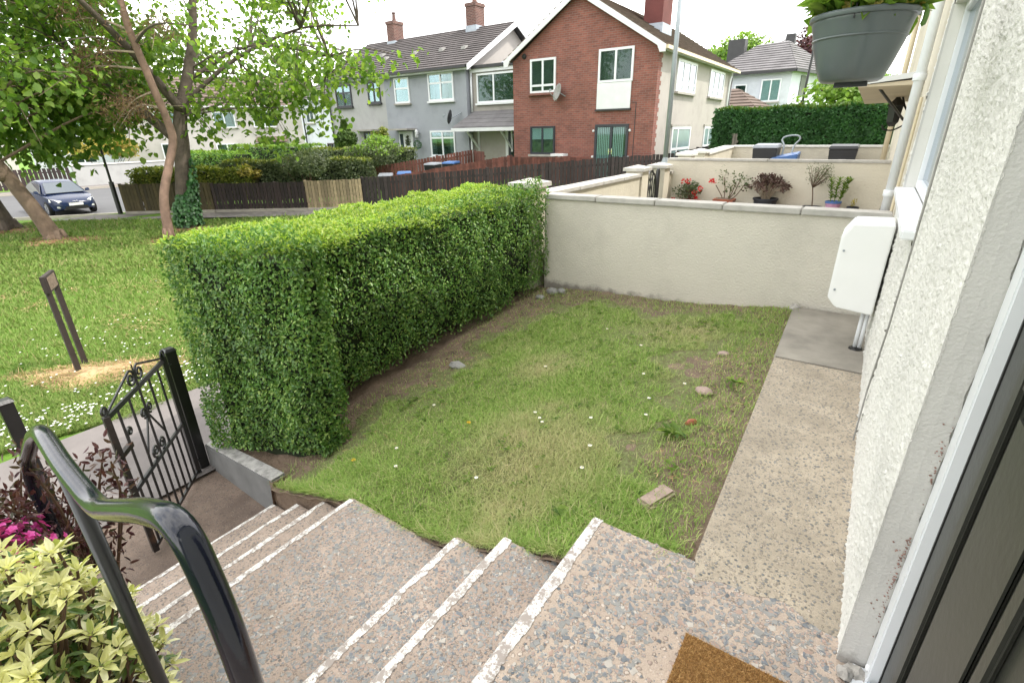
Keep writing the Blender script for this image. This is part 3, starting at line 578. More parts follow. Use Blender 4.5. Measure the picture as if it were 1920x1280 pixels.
# end block: plan corners  a(street,front) b(garden,front) c(garden,back) d(street,back)
a, bq, c, d = (-4.14, 1.50), (-2.97, 1.80), (-2.92, 2.02), (-4.2, 2.0)
e2 = (-3.40, 2.16)
face((*a, -2.42), (bq[0]-a[0], bq[1]-a[1], .18), (.02, 0, ZT+2.46), 7000, (.15, -.98, .05))
face((bq[0]-.05, bq[1], -2.28), (c[0]-bq[0], c[1]-bq[1], .06), (.05, .0, ZT+2.34), 6000, (.92, -.39, .05))
face((c[0]-.05, c[1], -2.2), (e2[0]-c[0]+.03, e2[1]-c[1], 0), (.05, .0, ZT+2.26), 5600, (.5, .86, .05))
face((d[0], d[1], -2.5), (a[0]-d[0], a[1]-d[1], 0), (0, 0, ZT+2.5), 2600, (-1, -.05, 0))
face((*a, ZT+.035), (bq[0]-a[0], bq[1]-a[1], .035), (d[0]-a[0], d[1]-a[1]+.1, 0), 7000, (0, 0, 1), True)
# the long run
face((-3.42, 2.0, -2.10), (.23, 3.32, .24), (.03, 0, 1.38), 5600, (1, 0, .04), depth=.03)
face((-4.3, 2.0, ZT+.03), (.0, 3.3, .07), (1.08, 0, -.03), 5600, (0, 0, 1), True)
face((-4.3, 2.0, -2.5), (0, 3.3, .05), (0, 0, 1.78), 1500, (-1, 0, 0))
face((-4.1, 5.3, -2.3), (1.0, 0, .2), (0, 0, 1.5), 2200, (0, 1, 0))
HP, HN = np.concatenate(hp), np.concatenate(hn); TP, TN = np.concatenate(top_p), np.concatenate(top_n)
lowgap = (HP[:, 0] > -3.4) & (HP[:, 1] > 2.2) & (HP[:, 2] < -1.97+.06*(HP[:, 1]-2.4)+.09*np.sin(4*HP[:, 1])+.05*np.sin(11*HP[:, 1])) & (rng.uniform(size=len(HP)) < .85)
HP, HN = HP[~lowgap], HN[~lowgap]
hole = (np.sin(5.1*HP[:, 1]+3*HP[:, 2])*np.sin(4.3*HP[:, 2]-2*HP[:, 0]+1)+.5*np.sin(11*HP[:, 2]+7*HP[:, 1]+5*HP[:, 0]) > 1.02) & (rng.uniform(size=len(HP)) < .6); HP, HN = HP[~hole], HN[~hole]
D = unit(np.cross(HN, rand_dirs(len(HP)))+HN*.3+np.array([0, 0, -.2])); hl = rng.uniform(.019, .036, len(HP))
near = np.where((HP[:, 1] < 2.0) & (HP[:, 2] > -2.3), hl/np.linalg.norm(HP, axis=1)*(1+.2*(HN[:, 1] < -.5)), 0); od = np.argsort(-near); sel = od[:300]; rest = od[300:]
single_leaves('privet', HG, HP[sel], D[sel], HN[sel], hl[sel])
leaf_part('foliage', 'privet', HG, HP[rest], D[rest], HN[rest], hl[rest], hl[rest]*.55)
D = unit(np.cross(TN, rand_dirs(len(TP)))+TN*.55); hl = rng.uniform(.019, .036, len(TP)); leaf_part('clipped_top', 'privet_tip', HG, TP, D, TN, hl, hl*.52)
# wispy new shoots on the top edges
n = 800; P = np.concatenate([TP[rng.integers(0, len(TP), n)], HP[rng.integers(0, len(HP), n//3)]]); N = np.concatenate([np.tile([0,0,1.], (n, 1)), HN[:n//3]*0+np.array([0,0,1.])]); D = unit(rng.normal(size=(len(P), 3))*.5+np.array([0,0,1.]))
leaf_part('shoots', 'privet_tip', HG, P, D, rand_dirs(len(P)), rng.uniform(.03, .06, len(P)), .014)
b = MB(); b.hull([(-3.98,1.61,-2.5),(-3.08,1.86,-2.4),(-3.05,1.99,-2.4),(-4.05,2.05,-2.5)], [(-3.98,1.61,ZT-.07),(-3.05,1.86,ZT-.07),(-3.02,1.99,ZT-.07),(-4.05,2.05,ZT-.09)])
b.hull([(-4.2,2.0,-2.5),(-3.54,2.0,-2.02),(-3.36,5.2,-1.8),(-4.2,5.2,-2.4)], [(-4.2,2.0,ZT-.07),(-3.48,2.0,ZT-.07),(-3.28,5.2,ZT-.06),(-4.2,5.2,ZT-.04)]); b.build('shade_core', 'core', HG)  # near-black solid hulls stand in for the shade inside the hedge
b = MB()
for i in range(46):
    y = random.uniform(2.5, 5.2); x = random.uniform(-3.8, -3.58); b.tube(curve_pts([(x, y, gg(-3.2, y)-.05), (x+random.uniform(-.05,.12), y+random.uniform(-.1,.1), gg(-3.2, y)+.2), (x+random.uniform(-.1,.18), y+random.uniform(-.2,.2), gg(-3.2, y)+.5)], 3), [.014,.013,.012,.011,.01,.008,.006], 5)
b.build('stem', 'twig', HG)
# ------------------------------------------------------------------ garden gate (open, wrought iron)
H0, H1 = Vector((-4.30, 1.40, 0)), Vector((-3.60, .765, 0)); dg = (H1-H0).normalized(); GL = (H1-H0).length
GT = thing('garden_gate', 'open black wrought iron garden gate with scrolls standing ajar on the path', 'gate', (H0.x, H0.y, -2.68))
def G(s, z): p = H0+dg*s; return Vector((p.x, p.y, z))
zb, zm, zt = -2.645, -2.17, -1.60
MB().bar(G(.02, zb-.02), G(.02, zt+.03), .034).build('hinge_stile', 'black_iron', GT)
MB().bar(G(GL-.02, zb-.02), G(GL-.02, zt+.015), .036).build('free_stile', 'rust', GT)
for z, nm, w in ((zb, 'bottom_rail', .026), (zm, 'middle_rail', .03), (zt, 'top_rail', .034)): MB().bar(G(.02, z), G(GL-.02, z), .016, w).build(nm, 'black_iron', GT)
nb = 5
for i in range(1, nb+1): s = GL*i/(nb+1); MB().tube([G(s, zm), G(s, zt)], .0085, 6).build('bar', 'black_iron', GT)
for i in range(1, 10): s = GL*i/10; MB().tube([G(s, zb), G(s, zm)], .0085, 6).build('bar', 'black_iron', GT)
def scroll(cx, cz, r, turns=1.4, a0=0, sg=1, th=.009, name='scroll', tail=None):
    pts = []
    for k in range(22):
        q = k/21; rr = r*(1-.78*q); an = a0+sg*turns*2*math.pi*q; pts.append(G(cx+math.cos(an)*rr, cz+math.sin(an)*rr))
    if tail: pts = [G(*tail)]+pts
    MB().tube(pts, th, 6).build(name, 'black_iron', GT)
mid = GL/2
for sg in (-1, 1):
    scroll(mid+sg*.062, zt+.085, .06, 1.5, math.pi/2 if sg < 0 else math.pi/2, sg, .009, 'scroll', (mid+sg*.43, zt+.025))
    scroll(mid+sg*.455, zt+.05, .038, 1.4, -math.pi/2, -sg)
    scroll(mid+sg*.05, zt-.19, .042, 1.4, -math.pi/2, -sg)
    scroll(mid+sg*.055, zm+.07, .05, 1.5, -math.pi/2, sg)
    MB().tube([G(mid+sg*.012, zt-.23), G(mid+sg*.16, zm+.1), G(mid+sg*.165, zm)], .008, 6).build('brace', 'black_iron', GT)
MB().tube([G(mid, zt), G(mid, zt+.17)], [.011, .004], 6).build('finial', 'black_iron', GT)
MB().bar(G(GL-.17, zt-.28), G(GL+.01, zt-.28), .03, .035).build('latch', 'rust', GT); scroll(GL-.2, zt-.2, .035, 1.3, 0, 1, .009, 'latch_handle', (GL-.16, zt-.27))
MB().tube([G(.0, zb+.08), H0+Vector((-.03,.05,zb+.08))], .012, 6).build('hinge', 'black_iron', GT); MB().tube([G(.0, zt-.06), H0+Vector((-.03,.05,zt-.06))], .012, 6).build('hinge', 'black_iron', GT)
def gate_post(x, y, zt, label):
    q = thing('gate_post', label, 'post', (x, y, -2.75)); MB().bar((x, y, -2.9), (x, y, zt), .075).build('post', 'black_iron', q, 'auto', .004); MB().hull([(x-.045,y-.045,zt),(x+.045,y-.045,zt),(x+.045,y+.045,zt),(x-.045,y+.045,zt)], [(x-.03,y-.03,zt+.02),(x+.03,y-.03,zt+.02),(x+.03,y+.03,zt+.02),(x-.03,y+.03,zt+.02)]).build('cap', 'black_iron', q)
gate_post(-4.35, 1.46, -1.56, 'black square iron post against the hedge that hangs the open scrolled gate')
gate_post(-4.35, .475, -1.56, 'black square iron latch post by the maroon shrub at left edge')
# ------------------------------------------------------------------ handrail
HR = thing('handrail', 'glossy black bent tube handrail beside the steps in the near foreground', 'handrail', (-1.2, .2, -2.0))
def rounded(pts, r=.07, n=7):
    P = [Vector(p) for p in pts]; out = [P[0]]
    for i in range(1, len(P)-1):
        a, b_, c_ = P[i-1], P[i], P[i+1]; d1 = (a-b_).normalized(); d2 = (c_-b_).normalized(); rr = min(r, (a-b_).length*.45, (c_-b_).length*.45)
        for k in range(n+1): u = k/n; p = b_+d1*rr*(1-u)**2+d2*rr*u**2; out.append(p)
    return out+[P[-1]]
MB().tube(rounded([(-.672,.195,-1.62),(-.688,.198,-.70),(-.745,.2,-.525),(-.90,.2,-.58),(-1.246,.2,-.745),(-1.50,.212,-.745),(-1.765,.236,-.742),(-2.02,.25,-.86),(-2.45,.26,-1.12),(-2.62,.26,-1.30),(-2.64,.26,-2.5)], .085), .0225, 20).build('top_rail', 'gloss_black', HR, True)
MB().tube([(-1.455,.205,-.745),(-1.455,.215,-2.15)], .0185, 14).build('post', 'black_iron', HR, True)
# ------------------------------------------------------------------ doormat of coir
DM = thing('doormat', 'brown coir doormat lying on the top landing', 'doormat', (-.07, 1.0, -1.6))
mb_ = MB(); mx0, mx1, my0, my1 = -.205, .13, .70, 1.305; mb_.box((mx0, my0, -1.599), (mx1, my1, -1.583)); mb_.build('base', 'coir_base', DM)
n = 26000; P = np.stack([rng.uniform(mx0, mx1, n), rng.uniform(my0+.2, my1, n), np.full(n, -1.584)], 1); D = unit(rng.normal(size=(n, 3))*np.array([.6,.6,.2])+np.array([0,0,.55]))
ln = rng.uniform(.006, .014, n); Sd = unit(np.cross(D, rand_dirs(n)))*.0011; V = np.stack([P-Sd, P+Sd, P+D*ln[:, None]], 1).reshape(-1, 3); kind(fast('pile', V, np.arange(3*n).reshape(-1, 3), 'coir', DM), 'stuff')
# ------------------------------------------------------------------ our house: front wall, door, window
HS = thing('terraced_house', 'cream roughcast house front close on the right with white framed window and dark door', 'house', (WX, 2.5, -1.6))
CY = 1.50                            # door reveal corner
WY0, WY1, WZ0, WZ1 = 3.05, 5.22, -.46, .78
def rough_panel(name, y0, y1, z0, z1, step, amp):
    ny, nz = int((y1-y0)/step)+1, int((z1-z0)/step)+1; h = rng.gamma(1.2, 1., (ny, nz)); h = (h+np.roll(h, 1, 0)*.45+np.roll(h, 1, 1)*.35)/1.8; big = rng.normal(size=(ny//24+3, nz//24+3))
    big = np.kron(big, np.ones((24, 24)))[:ny, :nz]
    for _ in range(10): big = (big+np.roll(big, 3, 0)+np.roll(big, -3, 0)+np.roll(big, 3, 1)+np.roll(big, -3, 1))/5
    Y, Z = np.meshgrid(np.linspace(y0, y1, ny), np.linspace(z0, z1, nz), indexing='ij'); X = WX+.005-h*amp-big*.0012
    X[Y < CY+.02] += .0
    V = np.stack([X, Y, Z], -1).reshape(-1, 3); i, j = np.meshgrid(np.arange(ny-1), np.arange(nz-1), indexing='ij'); a = (i*nz+j).ravel(); return fast(name, V, np.stack([a, a+1, a+nz+1, a+nz], 1), 'near_render', HS, False)
rough_panel('roughcast', CY-.006, WY0, -1.63, 1.5, .006, .0026)
rough_panel('roughcast', WY0, WY1, -1.63, WZ0-.03, .010, .004); rough_panel('roughcast', WY1, 5.36, -1.63, 1.5, .012, .004)
DX = WX+.072                         # plane of the door frame front
sol = MB(); sol.box((WX+.012, CY, -2.2), (WX+.3, WY0, 3.6)); sol.box((WX+.012, WY0, -2.2), (WX+.3, WY1, WZ0-.02)); sol.box((WX+.012, WY0, WZ1), (WX+.3, WY1, 3.6)); sol.box((WX+.012, WY1, -2.2), (WX+.3, 5.35, 3.6))
sol.box((WX+.012, .55, .62), (WX+.3, CY, 3.6)); sol.box((WX+.012, -2.2, -2.2), (WX+.3, .55, 3.6)); sol.build('wall', 'near_render', HS)
# smooth reveal of the doorway, with a crumbly joint along the frame
rv = MB(); n = 60
for i in range(n+1):
    z = -1.62+(2.25)*i/n; rv.v += [(WX-.0015, CY-.0045, z), (WX+.035, CY-.009, z), (DX+.002+random.uniform(-.006,.004), CY-.008, z)]
for i in range(n):
    for k in range(2): rv.f.append((3*i+k, 3*i+k+1, 3*i+k+4, 3*i+k+3))
rv.build('door_reveal', 'reveal', HS)
rc = MB(); gq = np.random.default_rng(4)
for i in range(120):
    z = gq.choice([gq.uniform(-1.38, -1.05), gq.uniform(-.86, -.74), gq.uniform(-1.5, -.6)], p=[.6, .25, .15]); k = gq.uniform(.001, .0035); c_ = (DX-.004-gq.exponential(.006), CY-.011, z); rc.hull([(c_[0]+math.cos(q)*k, c_[1], c_[2]+math.sin(q)*k) for q in (0,1.6,3.1,4.7)], [(c_[0]+math.cos(q)*k*.6, c_[1]-k*.7, c_[2]+math.sin(q)*k*.6) for q in (0,1.6,3.1,4.7)])
kind(rc.build('crumbling_joint', 'brick_crumb', HS), 'stuff')
DF = box('door_frame', 'pvc', (DX, CY-.075, -1.6), (DX+.07, CY-.010, .55), HS, .004); box('head', 'pvc', (DX, .55, .55), (DX+.07, CY-.01, .62), DF, .004)
box('gasket', 'black', (DX+.028, CY-.084, -1.56), (DX+.066, CY-.0755, .55), DF)
dx = DX+.03; DR = box('door', 'door', (dx, .62, -1.545), (dx+.05, CY-.086, .54), HS, .004)
def moulding(y0, y1, z0, z1):
    w = .045
    for a, bb in (((dx-.014, y1-w, z0), (dx-.001, y1, z1)), ((dx-.014, y0, z0), (dx-.001, y0+w, z1)), ((dx-.014, y0+w+.001, z0), (dx-.001, y1-w-.001, z0+w)), ((dx-.014, y0+w+.001, z1-w), (dx-.001, y1-w-.001, z1))): box('moulding', 'door', a, bb, DR, .006)
    box('raised_panel', 'door', (dx-.010, y0+w+.035, z0+w+.035), (dx-.001, y1-w-.035, z1-w-.035), DR, .005)
moulding(.86, 1.27, -1.36, -.42); moulding(.86, 1.27, -.30, .38)
box('threshold', 'pvc', (DX-.035, .6, -1.597), (DX+.02, CY-.012, -1.575), HS, .004); box('weather_bar', 'lead', (dx-.03, .62, -1.572), (dx-.002, CY-.09, -1.535), DR, .004)
MB().lathe((DX-.004, CY-.05, -1.53), [(.012, -.006), (.012, 0), (.006, .003)], 14, (-1,0,0)).build('screw_cap', 'white_wood', DF, True)
# mortar rubble at the foot of the frame
rb = thing('mortar_lump', 'broken mortar lump at the foot of the white door frame', 'rubble', (.27, 1.56, -1.6))
for i in range(5):
    p = Vector((.262+random.uniform(-.02,.06), CY-.03-random.uniform(0,.05), -1.59+random.uniform(-.005,.02))); bm = bmesh.new(); bmesh.ops.create_icosphere(bm, subdivisions=2, radius=random.uniform(.012,.028))
    for v in bm.verts: v.co *= random.uniform(.75, 1.2); v.co += p
    MB().add([v.co for v in bm.verts], [tuple(v.index for v in f.verts) for f in bm.faces]).build('lump', 'rubble', rb); bm.free()
# window
WN = thing('window', 'white framed window with projecting white sill in the near roughcast wall', 'window', (WX, 4, WZ0)); WN['category'] = 'window'; WN.parent = None
bpy.data.objects.remove(WN); fx = WX+.075
WN = box('window', 'pvc', (fx, WY0-.01, WZ0), (fx+.07, WY0+.055, WZ1), HS, .006)
box('jamb', 'pvc', (fx, WY1-.055, WZ0), (fx+.07, WY1, WZ1), WN, .006); box('mullion', 'pvc', (fx-.004, 4.0, WZ0+.06), (fx+.07, 4.06, WZ1-.06), WN, .006); box('bottom_bar', 'pvc', (fx, WY0+.056, WZ0), (fx+.07, WY1-.056, WZ0+.06), WN, .006); box('top_bar', 'pvc', (fx, WY0+.056, WZ1-.06), (fx+.07, WY1-.056, WZ1), WN, .006)
box('pane', 'glass_sky', (fx+.03, WY0+.056, WZ0+.061), (fx+.034, 3.999, WZ1-.061), WN); box('pane', 'glass_sky', (fx+.03, 4.061, WZ0+.061), (fx+.034, WY1-.056, WZ1-.061), WN); box('blind', 'net', (fx+.12, WY0, WZ0), (fx+.125, WY1, WZ1), WN)
box('sill', 'pvc', (WX-.055, WY0-.04, WZ0-.045), (fx, WY1+.02, WZ0-.002), WN, .006); box('reveal', 'reveal', (WX-.002, WY1+.0005, WZ0), (fx+.07, WY1+.012, WZ1), WN); box('reveal', 'reveal', (WX-.004, WY0-.023, WZ0), (fx+.07, WY0-.0115, WZ1), WN)
cb = tag(MB().tube([(WX-.012, 2.86, .9), (WX-.012, 2.84, .2), (WX-.014, 2.80, -.25), (WX-.012, 2.86, -.9), (WX-.014, 3.0, -1.3), (WX-.016, 2.95, -1.585)], .0045, 6).build('cable', 'stone_grey', HS), '', ''); del cb['label'], cb['category']
# roof and upper storey of the terrace (throws the shade over the garden)
box('upper_wall', 'near_render', (WX+.0, -6, 3.601), (WX+.3, 5.35, 3.75), HS)
MB().hull([(WX-.35,-6,3.65),(4.2,-6,6.2),(4.2,5.40,6.2),(WX-.35,5.40,3.65)], [(WX-.35,-6,3.78),(4.2,-6,6.33),(4.2,5.40,6.33),(WX-.35,5.40,3.78)]).build('roof', 'roof', HS)
MB().hull([(8.1,-6,3.65),(4.2,-6,6.2),(4.2,5.40,6.2),(8.1,5.40,3.65)], [(8.1,-6,3.78),(4.2,-6,6.33),(4.2,5.40,6.33),(8.1,5.40,3.78)]).build('roof', 'roof', HS)
box('wall', 'near_render', (7.7, -6, -2.2), (7.9, 5.35, 3.7), HS); box('wall', 'near_render', (WX, -6.1, -2.2), (7.9, -6, 3.75), HS)
box('gutter', 'pvc', (WX-.45, -6, 3.66), (WX-.352, 5.40, 3.76), HS)
NH = thing('terraced_house', 'adjoining cream house with white downpipe and flat door canopy beyond the garden wall', 'house', (WX, 9, -1.5))
box('wall', 'wet_dash_up', (WX+.004, 5.36, -2.2), (WX+.3, 17.2, 3.75), NH)
MB().hull([(WX-.35,5.41,3.65),(4.2,5.41,6.2),(4.2,17.4,6.2),(WX-.35,17.4,3.65)], [(WX-.35,5.41,3.78),(4.2,5.41,6.33),(4.2,17.4,6.33),(WX-.35,17.4,3.78)]).build('roof', 'roof', NH)
MB().hull([(8.1,5.41,3.65),(4.2,5.41,6.2),(4.2,17.4,6.2),(8.1,17.4,3.65)], [(8.1,5.41,3.78),(4.2,5.41,6.33),(4.2,17.4,6.33),(8.1,17.4,3.78)]).build('roof', 'roof', NH)
box('wall', 'wet_dash_up', (WX, 17.2, -2.2), (7.9, 17.4, 3.75), NH)
dp = MB().tube([(.155, 5.62, 3.5), (.155, 5.62, -1.40)], .036, 14).build('downpipe', 'pvc', NH, True)
for z in (.35, -.55): MB().lathe((.155, 5.62, z), [(.045, -.025), (.047, -.02), (.047, .02), (.045, .025)], 14).build('collar', 'pvc', dp, 'auto')
MB().tube(curve_pts([(.155, 5.62, -.72), (.15, 5.62, -.78), (.12, 5.6, -.83)], 4), .036, 12).build('shoe', 'pvc', dp, True)
MB().tube([(.20, 5.52, .2), (.20, 5.52, -1.42)], .012, 8).build('cable_conduit', 'pvc_cream', NH)
MB().tube([(.11, 14.0, 3), (.11, 14.0, -1.3)], .05, 10).build('downpipe', 'pvc_cream', NH, True); MB().tube([(.13, 15.1, 3), (.13, 15.1, -1.3)], .045, 10).build('downpipe', 'pvc_cream', NH, True)
cn = MB().hull([(-.31,6.6,.37),(WX,6.6,.42),(WX,9.4,.42),(-.31,9.4,.30)], [(-.31,6.6,.415),(WX,6.6,.47),(WX,9.4,.47),(-.31,9.4,.345)]).build('door_canopy', 'white_wood', NH)
MB().hull([(-.30,6.62,.352),(WX,6.62,.352),(WX,9.38,.29),(-.30,9.38,.28)], [(-.30,6.62,.369),(WX,6.62,.40),(WX,9.38,.40),(-.30,9.38,.299)]).build('soffit', 'canopy', cn); MB().tube([(-.12, 7.0, .35), (.16, 7.6, .05)], .014, 6).build('bracket', 'black_iron', cn)
LT = thing('wall_lantern', 'black carriage lantern on the wall under the neighbouring door canopy', 'lantern', (.06, 8.3, .1)); MB().lathe((.07, 8.3, -.02), [(.03, 0), (.07, .05), (.085, .22), (.1, .24), (.03, .32), (.01, .36)], 6).build('body', 'black_iron', LT); MB().tube(curve_pts([(WX, 8.3, .12), (.16, 8.3, .2), (.1, 8.3, .34), (.07, 8.3, .33)], 4), .012, 6).build('arm', 'black_iron', LT); MB().tube(curve_pts([(WX, 8.3, .02), (.1, 8.3, -.06), (.0, 8.3, -.05), (-.03, 8.3, 0)], 4), .01, 6).build('scroll', 'black_iron', LT)
# ------------------------------------------------------------------ meter box
MX = thing('meter_box', 'white chamfered electricity meter box on the house wall above the path', 'meter box', (.12, 4.45, -1.0))
pf = [(.205,-.632),(-.035,-.640),(-.085,-.735),(-.085,-1.185),(-.03,-1.255),(.205,-1.28)]
MB().hull([(x, 4.3, z) for x, z in pf], [(x, 4.72, z) for x, z in pf]).build('body', 'box_white', MX, 'auto', .008)
pf2 = [(-.04,-.645),(-.093,-.735),(-.093,-1.185),(-.04,-1.25)]; MB().hull([(x, 4.315, z) for x, z in pf2], [(x, 4.705, z) for x, z in pf2]).build('door', 'box_white', MX, 'auto', .004)
for z in (-.83, -1.12): MB().lathe((-.058, 4.297, z), [(.008, -.003), (.008, .002)], 12, (0,-1,0)).build('lock', 'galv', MX); 
for x in (.155, .185): MB().tube([(x, 4.42, -1.28), (x, 4.42, -1.60)], .014, 10).build('conduit', 'pvc', MX, True)
MB().lathe((.165, 4.42, -1.597), [(.05, 0), (.045, .015), (.02, .022)], 10).build('pipe_collar', 'black', MX)
# ------------------------------------------------------------------ hanging basket planter
HB = thing('hanging_basket', 'slate grey plastic hanging planter with leafy green plants and a few yellow flowers', 'hanging planter', (-.10, 2.06, .1))
bc = Vector((-.122, 2.10, .132)); prof = [(.03,-.006),(.09,-.004),(.102,.004),(.118,.04),(.142,.11),(.156,.168),(.158,.172),(.158,.178),(.166,.180),(.168,.184),(.168,.192),(.164,.196),(.152,.196),(.15,.17),(.02,.165)]
prof = [(r*.86, z*.93) for r, z in prof]; MB().lathe(bc, prof, 48).build('bowl', 'pot_grey', HB, 'auto')
for z, r in ((.112, .1255),): MB().lathe(bc, [(r, z), (r+.0025, z+.002), (r+.0025, z+.004), (r+.0005, z+.006)], 48).build('moulded_band', 'pot_grey', HB, True)
MB().box((bc.x-.04, bc.y-.02, bc.z-.018), (bc.x+.05, bc.y+.01, bc.z-.006)).build('drip_plug', 'pot_black', HB)
for a in (0.4, 2.5, 4.6): MB().tube([bc+Vector((.14*math.cos(a), .14*math.sin(a), .155)), bc+Vector((0, 0, .62))], .0022, 5).build('chain', 'black_iron', HB)
MB().tube(curve_pts([(WX, 2.06, .72), (.05, 2.06, .80), (-.1, 2.06, .78), (-.105, 2.06, .74)], 5), .007, 8).build('bracket', 'black_iron', HB)
n = 420; a = rng.uniform(0, 6.28, n); r = .135*np.sqrt(rng.uniform(0, 1, n)); P = np.stack([bc.x+r*np.cos(a), bc.y+r*np.sin(a), bc.z+.178+rng.uniform(0, .06, n)], 1); Dn = unit(np.stack([np.cos(a)*.8, np.sin(a)*.8, rng.uniform(.05, 1.1, n)], 1)+rng.normal(size=(n, 3))*.35); Nn = unit(np.array([0,0,1.])+rng.normal(size=(n, 3))*.4)
single_leaves('sycamore', HB, P[:140], Dn[:140], Nn[:140], rng.uniform(.045, .08, 140), .1, .3); leaf_part('leaf_mass', 'sycamore_dark', HB, P[140:], Dn[140:], Nn[140:], rng.uniform(.04, .07, n-140), .03)
b = MB()
for i in range(40): b.tube(curve_pts([tuple(P[i]-np.array([0,0,.05])), tuple(P[i]), tuple(P[i]+Dn[i]*.04+np.array([0,0,.02]))], 3), .002, 4)
b.build('stem', 'privet', HB)
for (ax, ay, az) in ((.11, -.08, .19), (.13, -.02, .185), (-.04, -.11, .19), (-.11, -.05, .18), (.03, -.12, .185)):
    c = bc+Vector((ax, ay, az)); P5 = np.tile(np.array(c), (6, 1)); aa = np.arange(6)*1.047; D5 = np.stack([np.cos(aa), np.sin(aa)*.6-.5, np.sin(aa)*.7+.3], 1); f = leaf_part('flower', 'gold', HB, P5, D5, np.tile([0,-1,.3], (6, 1)), .02, .014, stuff=False)
# trailing pod
MB().tube(curve_pts([bc+Vector((.135,-.02,.185)), bc+Vector((.152,-.03,.18)), bc+Vector((.156,-.03,.155)), bc+Vector((.152,-.03,.13))], 5), [.004]*8+[.007]*7+[.002], 6).build('trailing_shoot', 'privet', HB)
# ------------------------------------------------------------------ windows for far houses
def window(parent, ax, p, w, h, cols, frame='pvc', back='dark_room', transom=None, sill='stone_sill', fw=.08, depth=.06, out=1, lintel=None, pane='glass', curtains=False, tcols=None, name='window'):
    """ax 'x': facade faces -Y, p=(x0,y,ztop); ax 'y': facade faces +X, p=(x,y0,ztop)."""
    def Bx(nm, mat, u0, u1, d0, d1, z0, z1, par, bev=0):
        if ax == 'x': return box(nm, mat, (p[0]+u0, p[1]-d1, p[2]+z0), (p[0]+u1, p[1]-d0, p[2]+z1), par, bev)
        return box(nm, mat, (p[0]+d0, p[1]+u0, p[2]+z0), (p[0]+d1, p[1]+u1, p[2]+z1), par, bev)
    f = MB(); 
    def fb(u0, u1, z0, z1, d=depth):
        if ax == 'x': f.box((p[0]+u0, p[1]-d, p[2]+z0), (p[0]+u1, p[1]-.004, p[2]+z1))
        else: f.box((p[0]+.004, p[1]+u0, p[2]+z0), (p[0]+d, p[1]+u1, p[2]+z1))
    fb(0, fw, -h, 0); fb(w-fw, w, -h, 0); fb(fw, w-fw, -fw, 0); fb(fw, w-fw, -h, -h+fw)
    tr = -h*(transom if transom else 2)
    for c in cols: fb(w*c-fw/2, w*c+fw/2, (-h+fw) , -fw, depth-.003)
    if transom: fb(fw, w-fw, tr-fw/2, tr+fw/2, depth-.006)
    wo_ = f.build(name, frame, parent)
    us = [fw]+[w*c for c in cols]+[w-fw]
    zs = [(-fw, tr), (tr, -h+fw)] if transom else [(-fw, -h+fw)]
    for (za, zb_) in zs:
        for i in range(len(us)-1): Bx('pane', pane, us[i]+.01, us[i+1]-.01, .024, .030, zb_+.01, za-.01, wo_)
    Bx('blind' if back in ('net', 'green_blind') else 'room', back, .01, w-.01, .006, .012, -h+.01, -.01, wo_)
    if curtains:
        for u0, u1 in ((fw, w*.24), (w*.8, w-fw)): Bx('curtain', 'curtain', u0, u1, .013, .02, -h+fw, -fw, wo_)
    if sill: Bx('sill', sill, -.06, w+.06, .004, .14, -h-.09, -h-.004, wo_)
    if lintel: Bx('lintel', lintel, -.12, w+.12, .003, .06, .01, .10, wo_)
    return wo_
def roof_slope(parent, a, b, c, d, mat, courses=16, name='roof', th=.05):
    """a-b eave edge, d-c ridge edge; stepped tile courses"""
    a, b, c, d = map(Vector, (a, b, c, d)); nrm = (b-a).cross(d-a).normalized(); nrm = nrm if nrm.z > 0 else -nrm; m_ = MB()
    for i in range(courses):
        t0, t1 = i/courses, (i+1)/courses*1.0; p, q, r_, s_ = a.lerp(d, t0), b.lerp(c, t0), b.lerp(c, t1), a.lerp(d, t1); m_.hull([p, q, r_, s_], [p+nrm*th*1.5, q+nrm*th*1.5, r_+nrm*th*.5, s_+nrm*th*.5])
    return m_.build(name, mat, parent)
def chimney(parent, x, y, z0, z1, w, d, mat='brick_ch', pots=1):
    c = box('chimney', mat, (x-w/2, y-d/2, z0), (x+w/2, y+d/2, z1-.16), parent); box('chimney_cap', mat, (x-w/2-.04, y-d/2-.04, z1-.158), (x+w/2+.04, y+d/2+.04, z1), c); box('flashing', 'lead', (x-w/2-.03, y-d/2-.03, z0-.2), (x+w/2+.03, y+d/2+.03, z0+.1), c)
    for i in range(pots): MB().lathe((x+(i-(pots-1)/2)*.35, y, z1), [(.13, 0), (.11, .25), (.09, .42), (.12, .44), (.12, .5)], 12).build('chimney_pot', 'terracotta' if mat != 'brick_ch' else 'brick_ch', c, 'auto')
# ------------------------------------------------------------------ red brick house
RH = thing('red_brick_house', 'red brick gable fronted house with cream rendered side wall', 'house', (-10.4, 25, -2))
x0, x1, yf, yb, ze, xp, zp = -13.55, -7.2, 19.98, 31.2, 2.72, -10.45, 4.92
MB().add([(x0,yf,-2.4),(x1,yf,-2.4),(x1,yf,ze),(xp,yf,zp-.12),(x0,yf,ze),(x0,yf+.2,-2.4),(x1,yf+.2,-2.4),(x1,yf+.2,ze),(xp,yf+.2,zp-.12),(x0,yf+.2,ze)], [(0,1,2,3,4),(9,8,7,6,5),(0,5,6,1),(1,6,7,2),(2,7,8,3),(3,8,9,4),(4,9,5,0)]).build('brick_front', 'brick', RH)
box('wall', 'cream_wall', (x0+.01, yf+.201, -2.4), (x1-.012, yb, ze), RH); q = MB(); 
for i in range(34): q.box((x1-.011, yf+.2, -2.4+i*.15), (x1+.003, yf+.2+(.11 if i % 2 else .23), -2.4+i*.15+.149))
q.build('brick_quoin', 'brick', RH)
